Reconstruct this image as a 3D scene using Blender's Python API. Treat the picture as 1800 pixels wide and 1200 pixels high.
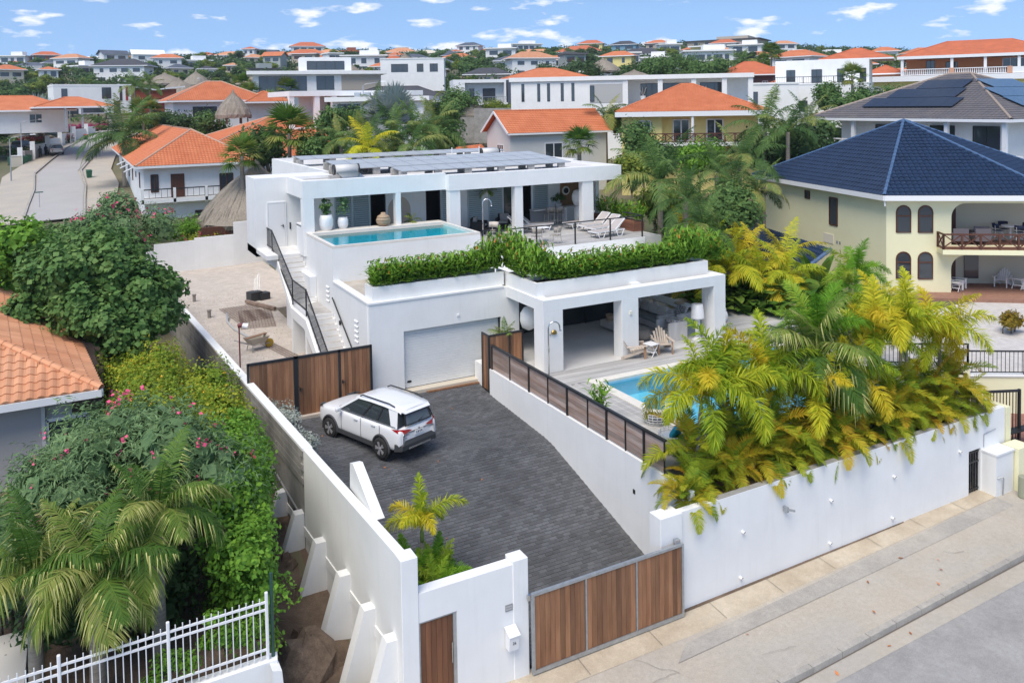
import bpy, bmesh, math, random
import numpy as np
from mathutils import Vector, Matrix, Euler
R = math.radians
rng = random.Random(7)
npr = np.random.default_rng(11)
for o in list(bpy.data.objects): bpy.data.objects.remove(o)
scene = bpy.context.scene
COL = scene.collection

# ------------------------------------------------------------------ camera (level view, shifted lens)
FPX, YAW, PITCH, ROLL, PPY, CAMH = 1457.42, .491056, .0405555, .0165449, 240.98, 11.0
_f = np.array([math.sin(YAW)*math.cos(PITCH), math.cos(YAW)*math.cos(PITCH), -math.sin(PITCH)])
_r = np.array([math.cos(YAW), -math.sin(YAW), 0.0])
_d = np.cross(_f, _r)
_r, _d = math.cos(ROLL)*_r + math.sin(ROLL)*_d, -math.sin(ROLL)*_r + math.cos(ROLL)*_d
cam_data = bpy.data.cameras.new('camera')
cam = bpy.data.objects.new('camera', cam_data); COL.objects.link(cam)
M4 = Matrix.Identity(4)
for i in range(3):
    M4[i][0], M4[i][1], M4[i][2] = _r[i], -_d[i], -_f[i]
M4[2][3] = CAMH
cam.matrix_world = M4
cam_data.sensor_width = 36.0
cam_data.lens = FPX/1800*36
cam_data.shift_y = -(600-PPY)/1800
cam_data.clip_start = 0.3; cam_data.clip_end = 6000
scene.camera = cam

# ------------------------------------------------------------------ sky, sun, exposure
SUN_EL, SUN_AZ = R(58), R(233)          # azimuth clockwise from +Y: light comes from the front left of the house
world = bpy.data.worlds.new('World'); scene.world = world; world.use_nodes = True
wn = world.node_tree.nodes; wl = world.node_tree.links
bg = wn['Background']; bg.inputs['Strength'].default_value = 0.115
sky = wn.new('ShaderNodeTexSky'); sky.sky_type = 'NISHITA'; sky.sun_disc = False
sky.sun_elevation = SUN_EL; sky.sun_rotation = SUN_AZ; sky.air_density = 1.0; sky.dust_density = 0.3; sky.ozone_density = 2.2
tc = wn.new('ShaderNodeTexCoord')
lift = wn.new('ShaderNodeVectorMath'); lift.operation = 'MULTIPLY_ADD'
lift.inputs[1].default_value = (1, 1, 0.9); lift.inputs[2].default_value = (0, 0, 0.16)
wl.new(tc.outputs['Generated'], lift.inputs[0]); wl.new(lift.outputs[0], sky.inputs[0])
cm = wn.new('ShaderNodeMapping'); cm.inputs['Scale'].default_value = (15, 15, 52)
wl.new(tc.outputs['Generated'], cm.inputs[0])
cn = wn.new('ShaderNodeTexNoise'); cn.inputs['Scale'].default_value = 1.0; cn.inputs['Detail'].default_value = 7; cn.inputs['Roughness'].default_value = 0.52
wl.new(cm.outputs[0], cn.inputs['Vector'])
cr = wn.new('ShaderNodeValToRGB'); cr.color_ramp.elements[0].position = 0.575; cr.color_ramp.elements[1].position = 0.66
wl.new(cn.outputs['Fac'], cr.inputs['Fac'])
cmul = wn.new('ShaderNodeMath'); cmul.operation = 'MULTIPLY'; cmul.inputs[1].default_value = 0.9
wl.new(cr.outputs[0], cmul.inputs[0])
cmix = wn.new('ShaderNodeMix'); cmix.data_type = 'RGBA'
wl.new(cmul.outputs[0], cmix.inputs['Factor'])
skyc = wn.new('ShaderNodeMix'); skyc.data_type = 'RGBA'; skyc.blend_type = 'MULTIPLY'; skyc.inputs['Factor'].default_value = 1
wl.new(sky.outputs[0], skyc.inputs[6]); skyc.inputs[7].default_value = (0.88, 0.925, 0.975, 1)
wl.new(skyc.outputs[2], cmix.inputs[6]); cmix.inputs[7].default_value = (5.6, 5.7, 5.9, 1)
wl.new(cmix.outputs[2], bg.inputs['Color'])
sun_d = bpy.data.lights.new('sun', 'SUN'); sun_d.energy = 2.1; sun_d.angle = R(40); sun_d.color = (1.0, 0.91, 0.78)
sun = bpy.data.objects.new('sun', sun_d); COL.objects.link(sun)
_sd = Vector((math.sin(SUN_AZ)*math.cos(SUN_EL), math.cos(SUN_AZ)*math.cos(SUN_EL), math.sin(SUN_EL)))
sun.rotation_euler = _sd.to_track_quat('Z', 'Y').to_euler()
sun.location = (0, 0, 60)
vs = scene.view_settings
vs.view_transform = 'Standard'; vs.look = 'None'; vs.exposure = 0.84; vs.gamma = 1; vs.use_curve_mapping = False
cy = scene.cycles
cy.max_bounces = 6; cy.diffuse_bounces = 4; cy.glossy_bounces = 2; cy.transmission_bounces = 3; cy.transparent_max_bounces = 6
cy.caustics_reflective = False; cy.caustics_refractive = False
cy.use_denoising = True

# ------------------------------------------------------------------ placing helpers: a sight line met with a plane or the terrain
def ray(px, py):
    return _r*((px-900)/FPX) + _d*((py-PPY)/FPX) + _f
def at(px, py, z=0.0):
    d = ray(px, py); t = (z-CAMH)/d[2]; return (d[0]*t, d[1]*t, z)
def at_dist(px, py, dist):
    d = ray(px, py); t = dist/math.hypot(d[0], d[1]); return (d[0]*t, d[1]*t, CAMH+d[2]*t)
def terrain(x, y):
    d = x*math.sin(YAW)+y*math.cos(YAW); s = x*math.cos(YAW)-y*math.sin(YAW)
    b = -2.3+1.6*max(0, min(1, (y-17.5)/11))
    t = b + 0.1034*(math.sqrt((max(d, 0)-68)**2+200)+(d-68))/2 if d > 0 else b
    if d > 440:
        u = d-440; t -= 0.1034*u*min(1, u/120)
    t += 1.6*math.sin(x*.019+1)*math.cos(y*.016)*max(0, min(1, (d-90)/120))
    a = s/max(d, 1)
    t -= max(0, min(1, (d-200)/260))*(6.5*max(0, min(1, (a-.22)/.3)) + 2.5*max(0, min(1, (-a-.22)/.2)))
    return t
def on_terrain(px, py, far=620):
    d = ray(px, py); h = math.hypot(d[0], d[1]); t = 55/h; step = 1.5/h
    while t*h < far:
        z = CAMH+d[2]*t
        if z <= terrain(d[0]*t, d[1]*t): break
        t += step
    return d[0]*t, d[1]*t, terrain(d[0]*t, d[1]*t)
def px_per_m(x, y):
    return FPX/(x*math.sin(YAW)+y*math.cos(YAW))

KIDS = {}
# ------------------------------------------------------------------ mesh builder
class MB:
    def __init__(s): s.v = []; s.f = []; s.m = []; s.mi = 0
    def quad(s, *p):
        n = len(s.v); s.v += [tuple(q) for q in p]; s.f.append(tuple(range(n, n+len(p)))); s.m.append(s.mi); return s
    def mesh(s, v, f):
        n = len(s.v); s.v += [tuple(q) for q in v]; s.f += [tuple(i+n for i in q) for q in f]; s.m += [s.mi]*len(f); return s
    def box(s, x0, y0, z0, x1, y1, z1):
        x0, x1 = min(x0, x1), max(x0, x1); y0, y1 = min(y0, y1), max(y0, y1); z0, z1 = min(z0, z1), max(z0, z1)
        return s.mesh([(x0,y0,z0),(x1,y0,z0),(x1,y1,z0),(x0,y1,z0),(x0,y0,z1),(x1,y0,z1),(x1,y1,z1),(x0,y1,z1)],
                      [(0,3,2,1),(4,5,6,7),(0,1,5,4),(1,2,6,5),(2,3,7,6),(3,0,4,7)])
    def cbox(s, x0, y0, z0, x1, y1, z1, c=0.012):
        # box with bevelled edges (chamfer c)
        x0, x1 = min(x0, x1), max(x0, x1); y0, y1 = min(y0, y1), max(y0, y1); z0, z1 = min(z0, z1), max(z0, z1)
        V = []; X = (x0, x1); Y = (y0, y1); Z = (z0, z1); S = (1, -1)
        for i in (0, 1):
            for j in (0, 1):
                for k in (0, 1):
                    a, b, d = X[i], Y[j], Z[k]; p, q, r = c*S[i], c*S[j], c*S[k]
                    V += [(a, b+q, d+r), (a+p, b, d+r), (a+p, b+q, d)]
        I = lambda i, j, k, t: ((i*2+j)*2+k)*3+t
        F = []
        for i in (0, 1): F.append([I(i,0,0,0), I(i,0,1,0), I(i,1,1,0), I(i,1,0,0)][::1 if i == 0 else -1])
        for j in (0, 1): F.append([I(0,j,0,1), I(1,j,0,1), I(1,j,1,1), I(0,j,1,1)][::1 if j == 0 else -1])
        for k in (0, 1): F.append([I(0,0,k,2), I(0,1,k,2), I(1,1,k,2), I(1,0,k,2)][::1 if k == 0 else -1])
        for j in (0, 1):
            for k in (0, 1): F.append([I(0,j,k,1), I(1,j,k,1), I(1,j,k,2), I(0,j,k,2)])
        for i in (0, 1):
            for k in (0, 1): F.append([I(i,0,k,0), I(i,1,k,0), I(i,1,k,2), I(i,0,k,2)])
        for i in (0, 1):
            for j in (0, 1): F.append([I(i,j,0,0), I(i,j,1,0), I(i,j,1,1), I(i,j,0,1)])
        for i in (0, 1):
            for j in (0, 1):
                for k in (0, 1): F.append([I(i,j,k,0), I(i,j,k,1), I(i,j,k,2)])
        return s.mesh(V, F)
    def obox(s, c, size, rz=0, rx=0, ry=0):
        e = Euler((rx, ry, rz)).to_matrix(); h = Vector(size)/2; c = Vector(c)
        P = [c+e@Vector((h.x*a, h.y*b, h.z*d)) for d in (-1, 1) for a, b in ((-1,-1),(1,-1),(1,1),(-1,1))]
        return s.mesh(P, [(0,3,2,1),(4,5,6,7),(0,1,5,4),(1,2,6,5),(2,3,7,6),(3,0,4,7)])
    def prism(s, poly, z0, z1, tops=None):
        n = len(poly); a = sum(poly[i][0]*poly[(i+1)%n][1]-poly[(i+1)%n][0]*poly[i][1] for i in range(n))
        if a < 0: poly = poly[::-1]; tops = tops[::-1] if tops else None
        V = [(x, y, z0) for x, y in poly]+[(p[0], p[1], (tops[i] if tops else z1)) for i, p in enumerate(poly)]
        return s.mesh(V, [tuple(range(n))[::-1], tuple(range(n, 2*n))]+[(i, (i+1)%n, (i+1)%n+n, i+n) for i in range(n)])
    def beam(s, a, b, w, h):
        # rectangular bar from a to b, h vertical-ish
        a = Vector(a); b = Vector(b); d = (b-a).normalized(); u = Vector((0,0,1)) if abs(d.z) < .95 else Vector((0,1,0))
        r = d.cross(u).normalized(); u = r.cross(d).normalized()
        P = [p+r*(w/2*i)+u*(h/2*j) for p in (a, b) for i, j in ((-1,-1),(1,-1),(1,1),(-1,1))]
        return s.mesh(P, [(0,1,2,3),(7,6,5,4),(0,4,5,1),(1,5,6,2),(2,6,7,3),(3,7,4,0)])
    def tube(s, pts, r, n=8, cap=True):
        pts = [Vector(p) for p in pts]; rs = r if isinstance(r, (list, tuple)) else [r]*len(pts)
        base = len(s.v); prev = None
        for i, p in enumerate(pts):
            d = ((pts[i+1] if i < len(pts)-1 else p)-(pts[i-1] if i else p)).normalized()
            if prev is None: u = d.orthogonal().normalized()
            else: u = (prev-d*prev.dot(d)).normalized()
            prev = u; w = d.cross(u)
            for k in range(n):
                a = 2*math.pi*k/n; s.v.append(tuple(p+(u*math.cos(a)+w*math.sin(a))*rs[i]))
        for i in range(len(pts)-1):
            for k in range(n):
                a = base+i*n+k; b = base+i*n+(k+1)%n; s.f.append((a, b, b+n, a+n)); s.m.append(s.mi)
        if cap:
            s.f.append(tuple(range(base, base+n))[::-1]); s.f.append(tuple(range(base+(len(pts)-1)*n, base+len(pts)*n))); s.m += [s.mi]*2
        return s
    def lathe(s, prof, c=(0,0,0), n=16, sx=1, sy=1):
        base = len(s.v); m = len(prof)
        for r_, z in prof:
            for k in range(n):
                a = 2*math.pi*k/n; s.v.append((c[0]+r_*math.cos(a)*sx, c[1]+r_*math.sin(a)*sy, c[2]+z))
        for i in range(m-1):
            for k in range(n):
                a = base+i*n+k; b = base+i*n+(k+1)%n; s.f.append((a, b, b+n, a+n)); s.m.append(s.mi)
        s.f.append(tuple(range(base, base+n))[::-1]); s.f.append(tuple(range(base+(m-1)*n, base+m*n))); s.m += [s.mi]*2
        return s
    def data(s, name, mat, smooth=False):
        me = bpy.data.meshes.new(name); me.from_pydata([tuple(map(float, q)) for q in s.v], [], s.f)
        mats = mat if isinstance(mat, (list, tuple)) else [mat]
        for m in mats: me.materials.append(m)
        if len(mats) > 1: me.polygons.foreach_set('material_index', s.m)
        if smooth: me.polygons.foreach_set('use_smooth', [True]*len(me.polygons))
        me.update(); return me
    def build(s, name, mat, parent=None, smooth=False, rel=None):
        if rel is not None: s.v = [(a-rel[0], b-rel[1], c-rel[2]) for a, b, c in s.v]
        return put(name, s.data(name, mat, smooth), parent)
def put(name, me, parent=None, loc=None, rot=None, scale=None):
    o = bpy.data.objects.new(name, me); COL.objects.link(o)
    if parent is not None: o.parent = parent; KIDS.setdefault(parent.name, []).append(o)
    if loc is not None: o.location = loc
    if rot is not None: o.rotation_euler = rot
    if scale is not None: o.scale = (scale,)*3 if isinstance(scale, (int, float)) else scale
    return o
def tag(o, label, cat, group=None):
    o['label'] = label; o['category'] = cat
    if group: o['group'] = group
    return o
def thing(name, label, cat, loc=(0,0,0), rz=0, group=None, scale=None):
    o = put(name, None, None, loc, (0, 0, rz), scale); o.empty_display_size = .3; return tag(o, label, cat, group)
def struct(o): o['kind'] = 'structure'; return o
def stuff(o): o['kind'] = 'stuff'; return o
def copy_tree(o, loc=None, rz=None, label=None, scale=None, parent=None):
    c = o.copy(); COL.objects.link(c); c.parent = parent
    if parent is not None: KIDS.setdefault(parent.name, []).append(c)
    if loc is not None: c.location = loc
    if rz is not None: c.rotation_euler = (o.rotation_euler[0], o.rotation_euler[1], rz)
    if scale is not None: c.scale = (scale,)*3 if isinstance(scale, (int, float)) else scale
    if label: c['label'] = label
    for ch in KIDS.get(o.name, []):
        copy_tree(ch, parent=c)
    return c

# ------------------------------------------------------------------ materials
MATS = {}
def mat(name, col, rough=.7, var=.0, vscale=6., bump=0., bscale=60., metal=0., spec=.5, col2=None, island=0., coat=0., stretch=None, trans=0., objrand=0., emit=None, detail=4, world_=False, speck=0.):
    if name in MATS: return MATS[name]
    m = bpy.data.materials.new(name); m.use_nodes = True; MATS[name] = m
    nt = m.node_tree; N = nt.nodes; L = nt.links; b = N['Principled BSDF']
    c4 = (*col, 1); b.inputs['Base Color'].default_value = c4; b.inputs['Roughness'].default_value = rough
    b.inputs['Metallic'].default_value = metal; b.inputs['Specular IOR Level'].default_value = spec
    b.inputs['Coat Weight'].default_value = coat
    src = None
    tcn = N.new('ShaderNodeTexCoord'); mp = N.new('ShaderNodeMapping'); L.new(tcn.outputs['Object'], mp.inputs[0])
    if world_:
        g = N.new('ShaderNodeNewGeometry'); L.new(g.outputs['Position'], mp.inputs[0])
    if stretch: mp.inputs['Scale'].default_value = stretch
    if var or col2:
        n = N.new('ShaderNodeTexNoise'); n.inputs['Scale'].default_value = vscale; n.inputs['Detail'].default_value = detail; n.inputs['Roughness'].default_value = .6
        L.new(mp.outputs[0], n.inputs['Vector'])
        mr = N.new('ShaderNodeMapRange'); mr.inputs[1].default_value = .32; mr.inputs[2].default_value = .68; L.new(n.outputs['Fac'], mr.inputs[0])
        mx = N.new('ShaderNodeMix'); mx.data_type = 'RGBA'; L.new(mr.outputs[0], mx.inputs['Factor'])
        if col2: mx.inputs[6].default_value = c4; mx.inputs[7].default_value = (*col2, 1)
        else: mx.inputs[6].default_value = tuple(x*(1-var) for x in col)+(1,); mx.inputs[7].default_value = tuple(min(1, x*(1+var)) for x in col)+(1,)
        src = mx.outputs[2]
    if island or objrand:
        if island: g = N.new('ShaderNodeNewGeometry'); ro = g.outputs['Random Per Island']; amt = island
        else: g = N.new('ShaderNodeObjectInfo'); ro = g.outputs['Random']; amt = objrand
        mr = N.new('ShaderNodeMapRange'); mr.inputs[3].default_value = 1-amt; mr.inputs[4].default_value = 1+amt; L.new(ro, mr.inputs[0])
        mm = N.new('ShaderNodeMix'); mm.data_type = 'RGBA'; mm.blend_type = 'MULTIPLY'; mm.inputs['Factor'].default_value = 1
        if src: L.new(src, mm.inputs[6])
        else: mm.inputs[6].default_value = c4
        L.new(mr.outputs[0], mm.inputs[7]); src = mm.outputs[2]
    if speck:
        # grit: fine light and dark grains plus broad worn blotches
        for sc, am in ((38., speck), (7., speck*.55), (1.1, speck*.6)):
            n = N.new('ShaderNodeTexNoise'); n.inputs['Scale'].default_value = sc; n.inputs['Detail'].default_value = 3; n.inputs['Roughness'].default_value = .7; L.new(mp.outputs[0], n.inputs['Vector'])
            mr = N.new('ShaderNodeMapRange'); mr.inputs[1].default_value = .3; mr.inputs[2].default_value = .7; mr.inputs[3].default_value = 1-am; mr.inputs[4].default_value = 1+am; L.new(n.outputs['Fac'], mr.inputs[0])
            mm = N.new('ShaderNodeMix'); mm.data_type = 'RGBA'; mm.blend_type = 'MULTIPLY'; mm.inputs['Factor'].default_value = 1
            if src: L.new(src, mm.inputs[6])
            else: mm.inputs[6].default_value = c4
            L.new(mr.outputs[0], mm.inputs[7]); src = mm.outputs[2]
    if src: L.new(src, b.inputs['Base Color'])
    if bump:
        n = N.new('ShaderNodeTexNoise'); n.inputs['Scale'].default_value = bscale; n.inputs['Detail'].default_value = 3
        L.new(mp.outputs[0], n.inputs['Vector']); bp = N.new('ShaderNodeBump'); bp.inputs['Strength'].default_value = bump; bp.inputs['Distance'].default_value = .02
        L.new(n.outputs['Fac'], bp.inputs['Height']); L.new(bp.outputs[0], b.inputs['Normal'])
    if trans: b.inputs['Transmission Weight'].default_value = trans
    if emit: b.inputs['Emission Color'].default_value = (*emit[:3], 1); b.inputs['Emission Strength'].default_value = emit[3]
    return m
def leaf_mat(name, cols, trans=.35, rough=.6, mode='island', tip=None):
    # leaf colours picked per leaf (or per frond); light passes through the blades
    m = bpy.data.materials.new(name); m.use_nodes = True; MATS[name] = m
    nt = m.node_tree; N = nt.nodes; L = nt.links; b = N['Principled BSDF']; out = N['Material Output']
    if mode == 'island': g = N.new('ShaderNodeNewGeometry'); ro = g.outputs['Random Per Island']
    else: g = N.new('ShaderNodeObjectInfo'); ro = g.outputs['Random']
    cr = N.new('ShaderNodeValToRGB'); el = cr.color_ramp.elements
    while len(el) < len(cols): el.new(.5)
    for i, c in enumerate(cols): el[i].position = i/(len(cols)-1); el[i].color = (*c, 1)
    if mode != 'island':
        g2 = N.new('ShaderNodeNewGeometry'); ad = N.new('ShaderNodeMath'); ad.operation = 'MULTIPLY_ADD'; ad.inputs[1].default_value = .35; ad.use_clamp = True
        sb = N.new('ShaderNodeMath'); sb.operation = 'MULTIPLY_ADD'; sb.inputs[1].default_value = .8; sb.inputs[2].default_value = -.07
        L.new(ro, sb.inputs[0]); L.new(g2.outputs['Random Per Island'], ad.inputs[0]); L.new(sb.outputs[0], ad.inputs[2]); ro = ad.outputs[0]
    else:
        tcn = N.new('ShaderNodeTexCoord'); n = N.new('ShaderNodeTexNoise'); n.inputs['Scale'].default_value = .9; n.inputs['Detail'].default_value = 2
        L.new(tcn.outputs['Object'], n.inputs['Vector'])
        ad = N.new('ShaderNodeMath'); ad.operation = 'MULTIPLY_ADD'; ad.inputs[1].default_value = .55; L.new(ro, ad.inputs[0])
        mr = N.new('ShaderNodeMapRange'); mr.inputs[1].default_value = .3; mr.inputs[2].default_value = .7; mr.inputs[3].default_value = 0; mr.inputs[4].default_value = .45
        L.new(n.outputs['Fac'], mr.inputs[0]); L.new(mr.outputs[0], ad.inputs[2]); ro = ad.outputs[0]
    L.new(ro, cr.inputs[0]); L.new(cr.outputs[0], b.inputs['Base Color']); b.inputs['Roughness'].default_value = rough
    b.inputs['Specular IOR Level'].default_value = .22
    t = N.new('ShaderNodeBsdfTranslucent'); L.new(cr.outputs[0], t.inputs[0])
    mx = N.new('ShaderNodeMixShader'); mx.inputs[0].default_value = trans
    L.new(b.outputs[0], mx.inputs[1]); L.new(t.outputs[0], mx.inputs[2]); L.new(mx.outputs[0], out.inputs[0])
    return m
def glass_mat(name, col=(.03,.04,.045), rough=.03):
    return mat(name, col, rough, spec=.8)

WHITE = mat('white_render', (.80,.80,.782), .85, var=.035, vscale=.9, bump=.12, bscale=90, world_=True)
def weather(m):
    # faint rain streaks and blotches of old paint
    N = m.node_tree.nodes; L = m.node_tree.links; b = N['Principled BSDF']; src = b.inputs['Base Color'].links[0].from_socket
    g = N.new('ShaderNodeNewGeometry'); mp = N.new('ShaderNodeMapping'); mp.inputs['Scale'].default_value = (5, 5, .35); L.new(g.outputs['Position'], mp.inputs[0])
    n = N.new('ShaderNodeTexNoise'); n.inputs['Scale'].default_value = 1.3; n.inputs['Detail'].default_value = 6; n.inputs['Roughness'].default_value = .65; L.new(mp.outputs[0], n.inputs['Vector'])
    r = N.new('ShaderNodeMapRange'); r.inputs[1].default_value = .52; r.inputs[2].default_value = .80; r.inputs[3].default_value = 0; r.inputs[4].default_value = .15; L.new(n.outputs['Fac'], r.inputs[0])
    x = N.new('ShaderNodeMix'); x.data_type = 'RGBA'; x.blend_type = 'MULTIPLY'; L.new(r.outputs[0], x.inputs['Factor']); L.new(src, x.inputs[6]); x.inputs[7].default_value = (.62, .60, .56, 1); L.new(x.outputs[2], b.inputs['Base Color'])
weather(WHITE)
WHITE2 = mat('white_paint', (.80,.80,.80), .45)
WHITEM = mat('white_plastic', (.78,.78,.78), .35)
BLACKM = mat('black_metal', (.018,.019,.021), .42)
GREYM = mat('galvanised_steel', (.42,.44,.45), .45, metal=.6, var=.12, vscale=8)
STEEL = mat('brushed_steel', (.62,.63,.64), .25, metal=1)
DARKG = glass_mat('dark_glass')
GLASSB = glass_mat('window_glass', (.045,.055,.065), .05)
CONC = mat('concrete_grey', (.36,.35,.33), .9, col2=(.25,.24,.22), vscale=1.4, bump=.25, bscale=40, world_=True, speck=.15)
BLOCKM = mat('concrete_block', (.40,.385,.36), .95, var=.15, vscale=9, bump=.3, bscale=50)
TEAK = mat('teak_board', (.30,.15,.075), .6, col2=(.19,.085,.04), vscale=7, stretch=(1, 1, .12), objrand=.38, bump=.1, bscale=60)
TEAKD = mat('teak_board_dark', (.20,.085,.04), .55, col2=(.13,.05,.022), vscale=7, stretch=(1, 1, .12), objrand=.25)
DECK = mat('weathered_deck', (.50,.49,.475), .75, col2=(.37,.36,.345), vscale=1.6, stretch=(.35, 3, 1), island=.10, bump=.08, bscale=50, world_=True)
FENCEW = mat('weathered_board', (.30,.19,.14), .75, col2=(.42,.34,.30), vscale=2.2, stretch=(1, .35, 3), objrand=.3, world_=True)
ASPHALT = mat('worn_asphalt', (.295,.285,.27), .92, col2=(.35,.34,.325), vscale=.6, bump=.3, bscale=120, world_=True, speck=.16)
# ================================================================== ground, street, driveway
SOIL = mat('dry_soil', (.19,.135,.095), .95, col2=(.11,.075,.05), vscale=1.2, bump=.8, bscale=25, world_=True, speck=.28)
GROUND = mat('ground_cover', (.09,.105,.045), .95, col2=(.20,.165,.11), vscale=.06, bump=.4, bscale=3, world_=True, detail=8)
def build_ground():
    S = 150; D = 190
    ds = [-30+i*1.2 for i in range(75)]
    while len(ds) < D: ds.append(ds[-1]+1.2+(len(ds)-75)*.20)
    V = []; F = []
    for i, d in enumerate(ds):
        w = 60+max(0, d)*.95
        for j in range(S):
            s = (j/(S-1)*2-1)*w
            x = s*math.cos(YAW)+d*math.sin(YAW); y = -s*math.sin(YAW)+d*math.cos(YAW)
            V.append((x, y, terrain(x, y)))
    for i in range(D-1):
        for j in range(S-1):
            a = i*S+j; F.append((a, a+1, a+S+1, a+S))
    me = bpy.data.meshes.new('ground'); me.from_pydata(V, [], F); me.materials.append(GROUND); me.polygons.foreach_set('use_smooth', [True]*len(F))
    return struct(put('ground', me))
build_ground()

def wallx(y): return 5.85-(y-16.1)*.0555          # left retaining wall line
def zdrive(y):
    if y >= 28: return -.2+(y-28)*.09
    if y >= 24.3: return -.38+(y-24.3)*.0487
    if y >= 23.3: t = (24.3-y); return -.38-.05*t-.11*t*t
    if y >= 18.9: return -.54-.27*(23.3-y)
    return max(-1.95, -1.728-.27*(18.9-y)+.02*(18.9-y)**2) if y > 17.6 else -1.95

SIDEW = mat('pale_concrete_pavement', (.48,.425,.345), .92, col2=(.40,.37,.325), vscale=.55, bump=.25, bscale=70, world_=True, detail=9, speck=.13)
STAIN = mat('stained_pavement', (.46,.38,.275), .92, col2=(.52,.45,.345), vscale=1.1, bump=.25, bscale=70, world_=True, detail=9, speck=.13)
KERB = mat('kerb_concrete', (.43,.40,.35), .9, col2=(.33,.31,.28), vscale=1.5, bump=.3, bscale=60, world_=True, speck=.15)
PATCH = mat('old_asphalt_strip', (.345,.325,.295), .95, col2=(.42,.385,.335), vscale=.7, bump=.3, bscale=110, world_=True, detail=9, speck=.15)
GAP = mat('dark_strip', (.15,.13,.11), .95)
def kerb_y(x): return 13.06+max(0, x-14)*.045
m = MB(); m.quad((-40,-60,-2.11),(90,-60,-2.11),(90,13.3+3.4,-2.11),(-40,12.9,-2.11)); struct(m.build('street', ASPHALT))
m = MB(); m.quad((3,12.95,-2.02),(11.2,13.0,-2.02),(14.0,13.1,-1.975),(40,14.3,-1.975),(40,17.6,-1.93),(13.3,16.3,-1.95),(3,16.15,-1.98))
pav = struct(m.build('pavement', SIDEW))
m = MB(); m.quad((3,15.35,-1.968),(13.3,15.35,-1.968),(27.3,15.95,-1.942),(27.3,16.62,-1.926),(13.3,16.25,-1.943),(3,16.12,-1.972)); m.build('stained_strip', STAIN, pav)
m = MB(); m.quad((12.0,14.72,-1.965),(19,14.98,-1.962),(26,15.30,-1.958),(26,15.86,-1.94),(19,15.50,-1.95),(12.6,15.18,-1.96)); m.build('asphalt_strip', PATCH, pav)
m = MB(); m.quad((13.3,16.10,-1.938),(22,16.28,-1.93),(22.2,16.44,-1.926),(13.3,16.27,-1.936)); m.build('soil_strip', SOIL, pav)
# kerb stones
ks = [13.55+i*1.02 for i in range(10)]
for i, x in enumerate(ks):
    m = MB(); x1 = x+1.0; y0, y1 = kerb_y(x), kerb_y(x1)
    z0 = -1.96
    m.prism([(x, y0), (x1, y1), (x1, y1+.16), (x, y0+.16)], -2.2, z0, None); m.build('kerb_stone', KERB, pav)
m = MB(); m.prism([(13.53,13.05),(13.53,13.22),(13.0,13.16),(12.2,12.80),(12.3,12.68),(13.0,12.9)], -2.2, -1.97); m.build('kerb_stone', KERB, pav)
m = MB(); m.prism([(23.77,13.5),(23.77,13.68),(24.3,13.66),(25.2,13.25),(25.1,13.12),(24.3,13.45)], -2.2, -1.97); m.build('kerb_stone', KERB, pav)
m = MB(); m.quad((12.3,12.55,-2.105),(24.6,12.95,-2.105),(24.6,13.5,-2.105),(12.3,13.1,-2.105)); m.build('gutter', SIDEW, pav)
m = MB(); m.quad((13.55,kerb_y(13.55)-.012,-2.1),(23.75,kerb_y(23.75)-.012,-2.1),(23.75,kerb_y(23.75)-.06,-2.1),(13.55,kerb_y(13.55)-.05,-2.1)); m.build('gutter_strip', GAP, pav)  # narrow dark strip along the foot of the kerb
# driveway: pavers laid in running bond on a sloping bed
PAVER = mat('charcoal_paver', (.088,.091,.098), .7, var=.24, vscale=.7, bump=.2, bscale=90, island=.24, world_=True)
PAVER1 = mat('charcoal_paver_single', (.088,.091,.098), .7, var=.24, vscale=.7, bump=.2, bscale=90, objrand=.24, world_=True)
BED = mat('paver_joint', (.105,.105,.105), .95)
DUST = None
ys = [16.35+i*.45 for i in range(30)]+[29.74]
m = MB()
for a, b in zip(ys[:-1], ys[1:]):
    m.quad((wallx(a)+.15, a, zdrive(a)-.012), (14.05, a, zdrive(a)-.012), (14.05, b, zdrive(b)-.012), (wallx(b)+.15, b, zdrive(b)-.012))
drive = struct(m.build('driveway', BED))
pvs = []; yy = 16.42; row = 0; PL, PW = .232, .116
while yy < 29.62:
    x = wallx(yy)+.28-(.116 if row % 2 else 0)+rng.uniform(-.02, .02)
    while x < 13.95:
        pvs.append((x, yy)); x += PL
    yy += PW; row += 1
def paver_at(x, y): return (x, y, zdrive(y)+rng.uniform(-.004, .004)), (math.atan2(zdrive(y+.3)-zdrive(y-.3), .6)+rng.uniform(-.012, .012), rng.uniform(-.012, .012), rng.uniform(-.02, .02))
m = MB(); hx, hy, g = PL/2-.004, PW/2-.004, .006
m.mesh([(-hx,-hy,-.03),(hx,-hy,-.03),(hx,hy,-.03),(-hx,hy,-.03),(-hx+g,-hy+g,0),(hx-g,-hy+g,0),(hx-g,hy-g,0),(-hx+g,hy-g,0)], [(4,5,6,7),(0,1,5,4),(1,2,6,5),(2,3,7,6),(3,0,4,7)])
pme = m.data('paver', PAVER1); unit = np.array(m.v)
near = sorted([p for p in pvs if p[1] > 18.7 and 8.2 < p[0] < 13.9], key=lambda p: p[1]+abs(p[0]-11)*.15)[:300]
ns = set(near); allv = []; allf = []
for p in pvs:
    l, r = paver_at(*p)
    if p in ns: put('paver', pme, drive, l, r)
    else:
        e = np.array(Euler(r).to_matrix()); n = len(allv)*8; allv.append(unit@e.T+np.array(l)); allf += [(n+4,n+5,n+6,n+7),(n,n+1,n+5,n+4),(n+1,n+2,n+6,n+5),(n+2,n+3,n+7,n+6),(n+3,n,n+4,n+7)]
me = bpy.data.meshes.new('paver_field'); me.from_pydata(np.concatenate(allv).tolist(), [], allf); me.materials.append(PAVER); stuff(put('paver_field', me, drive))

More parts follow.
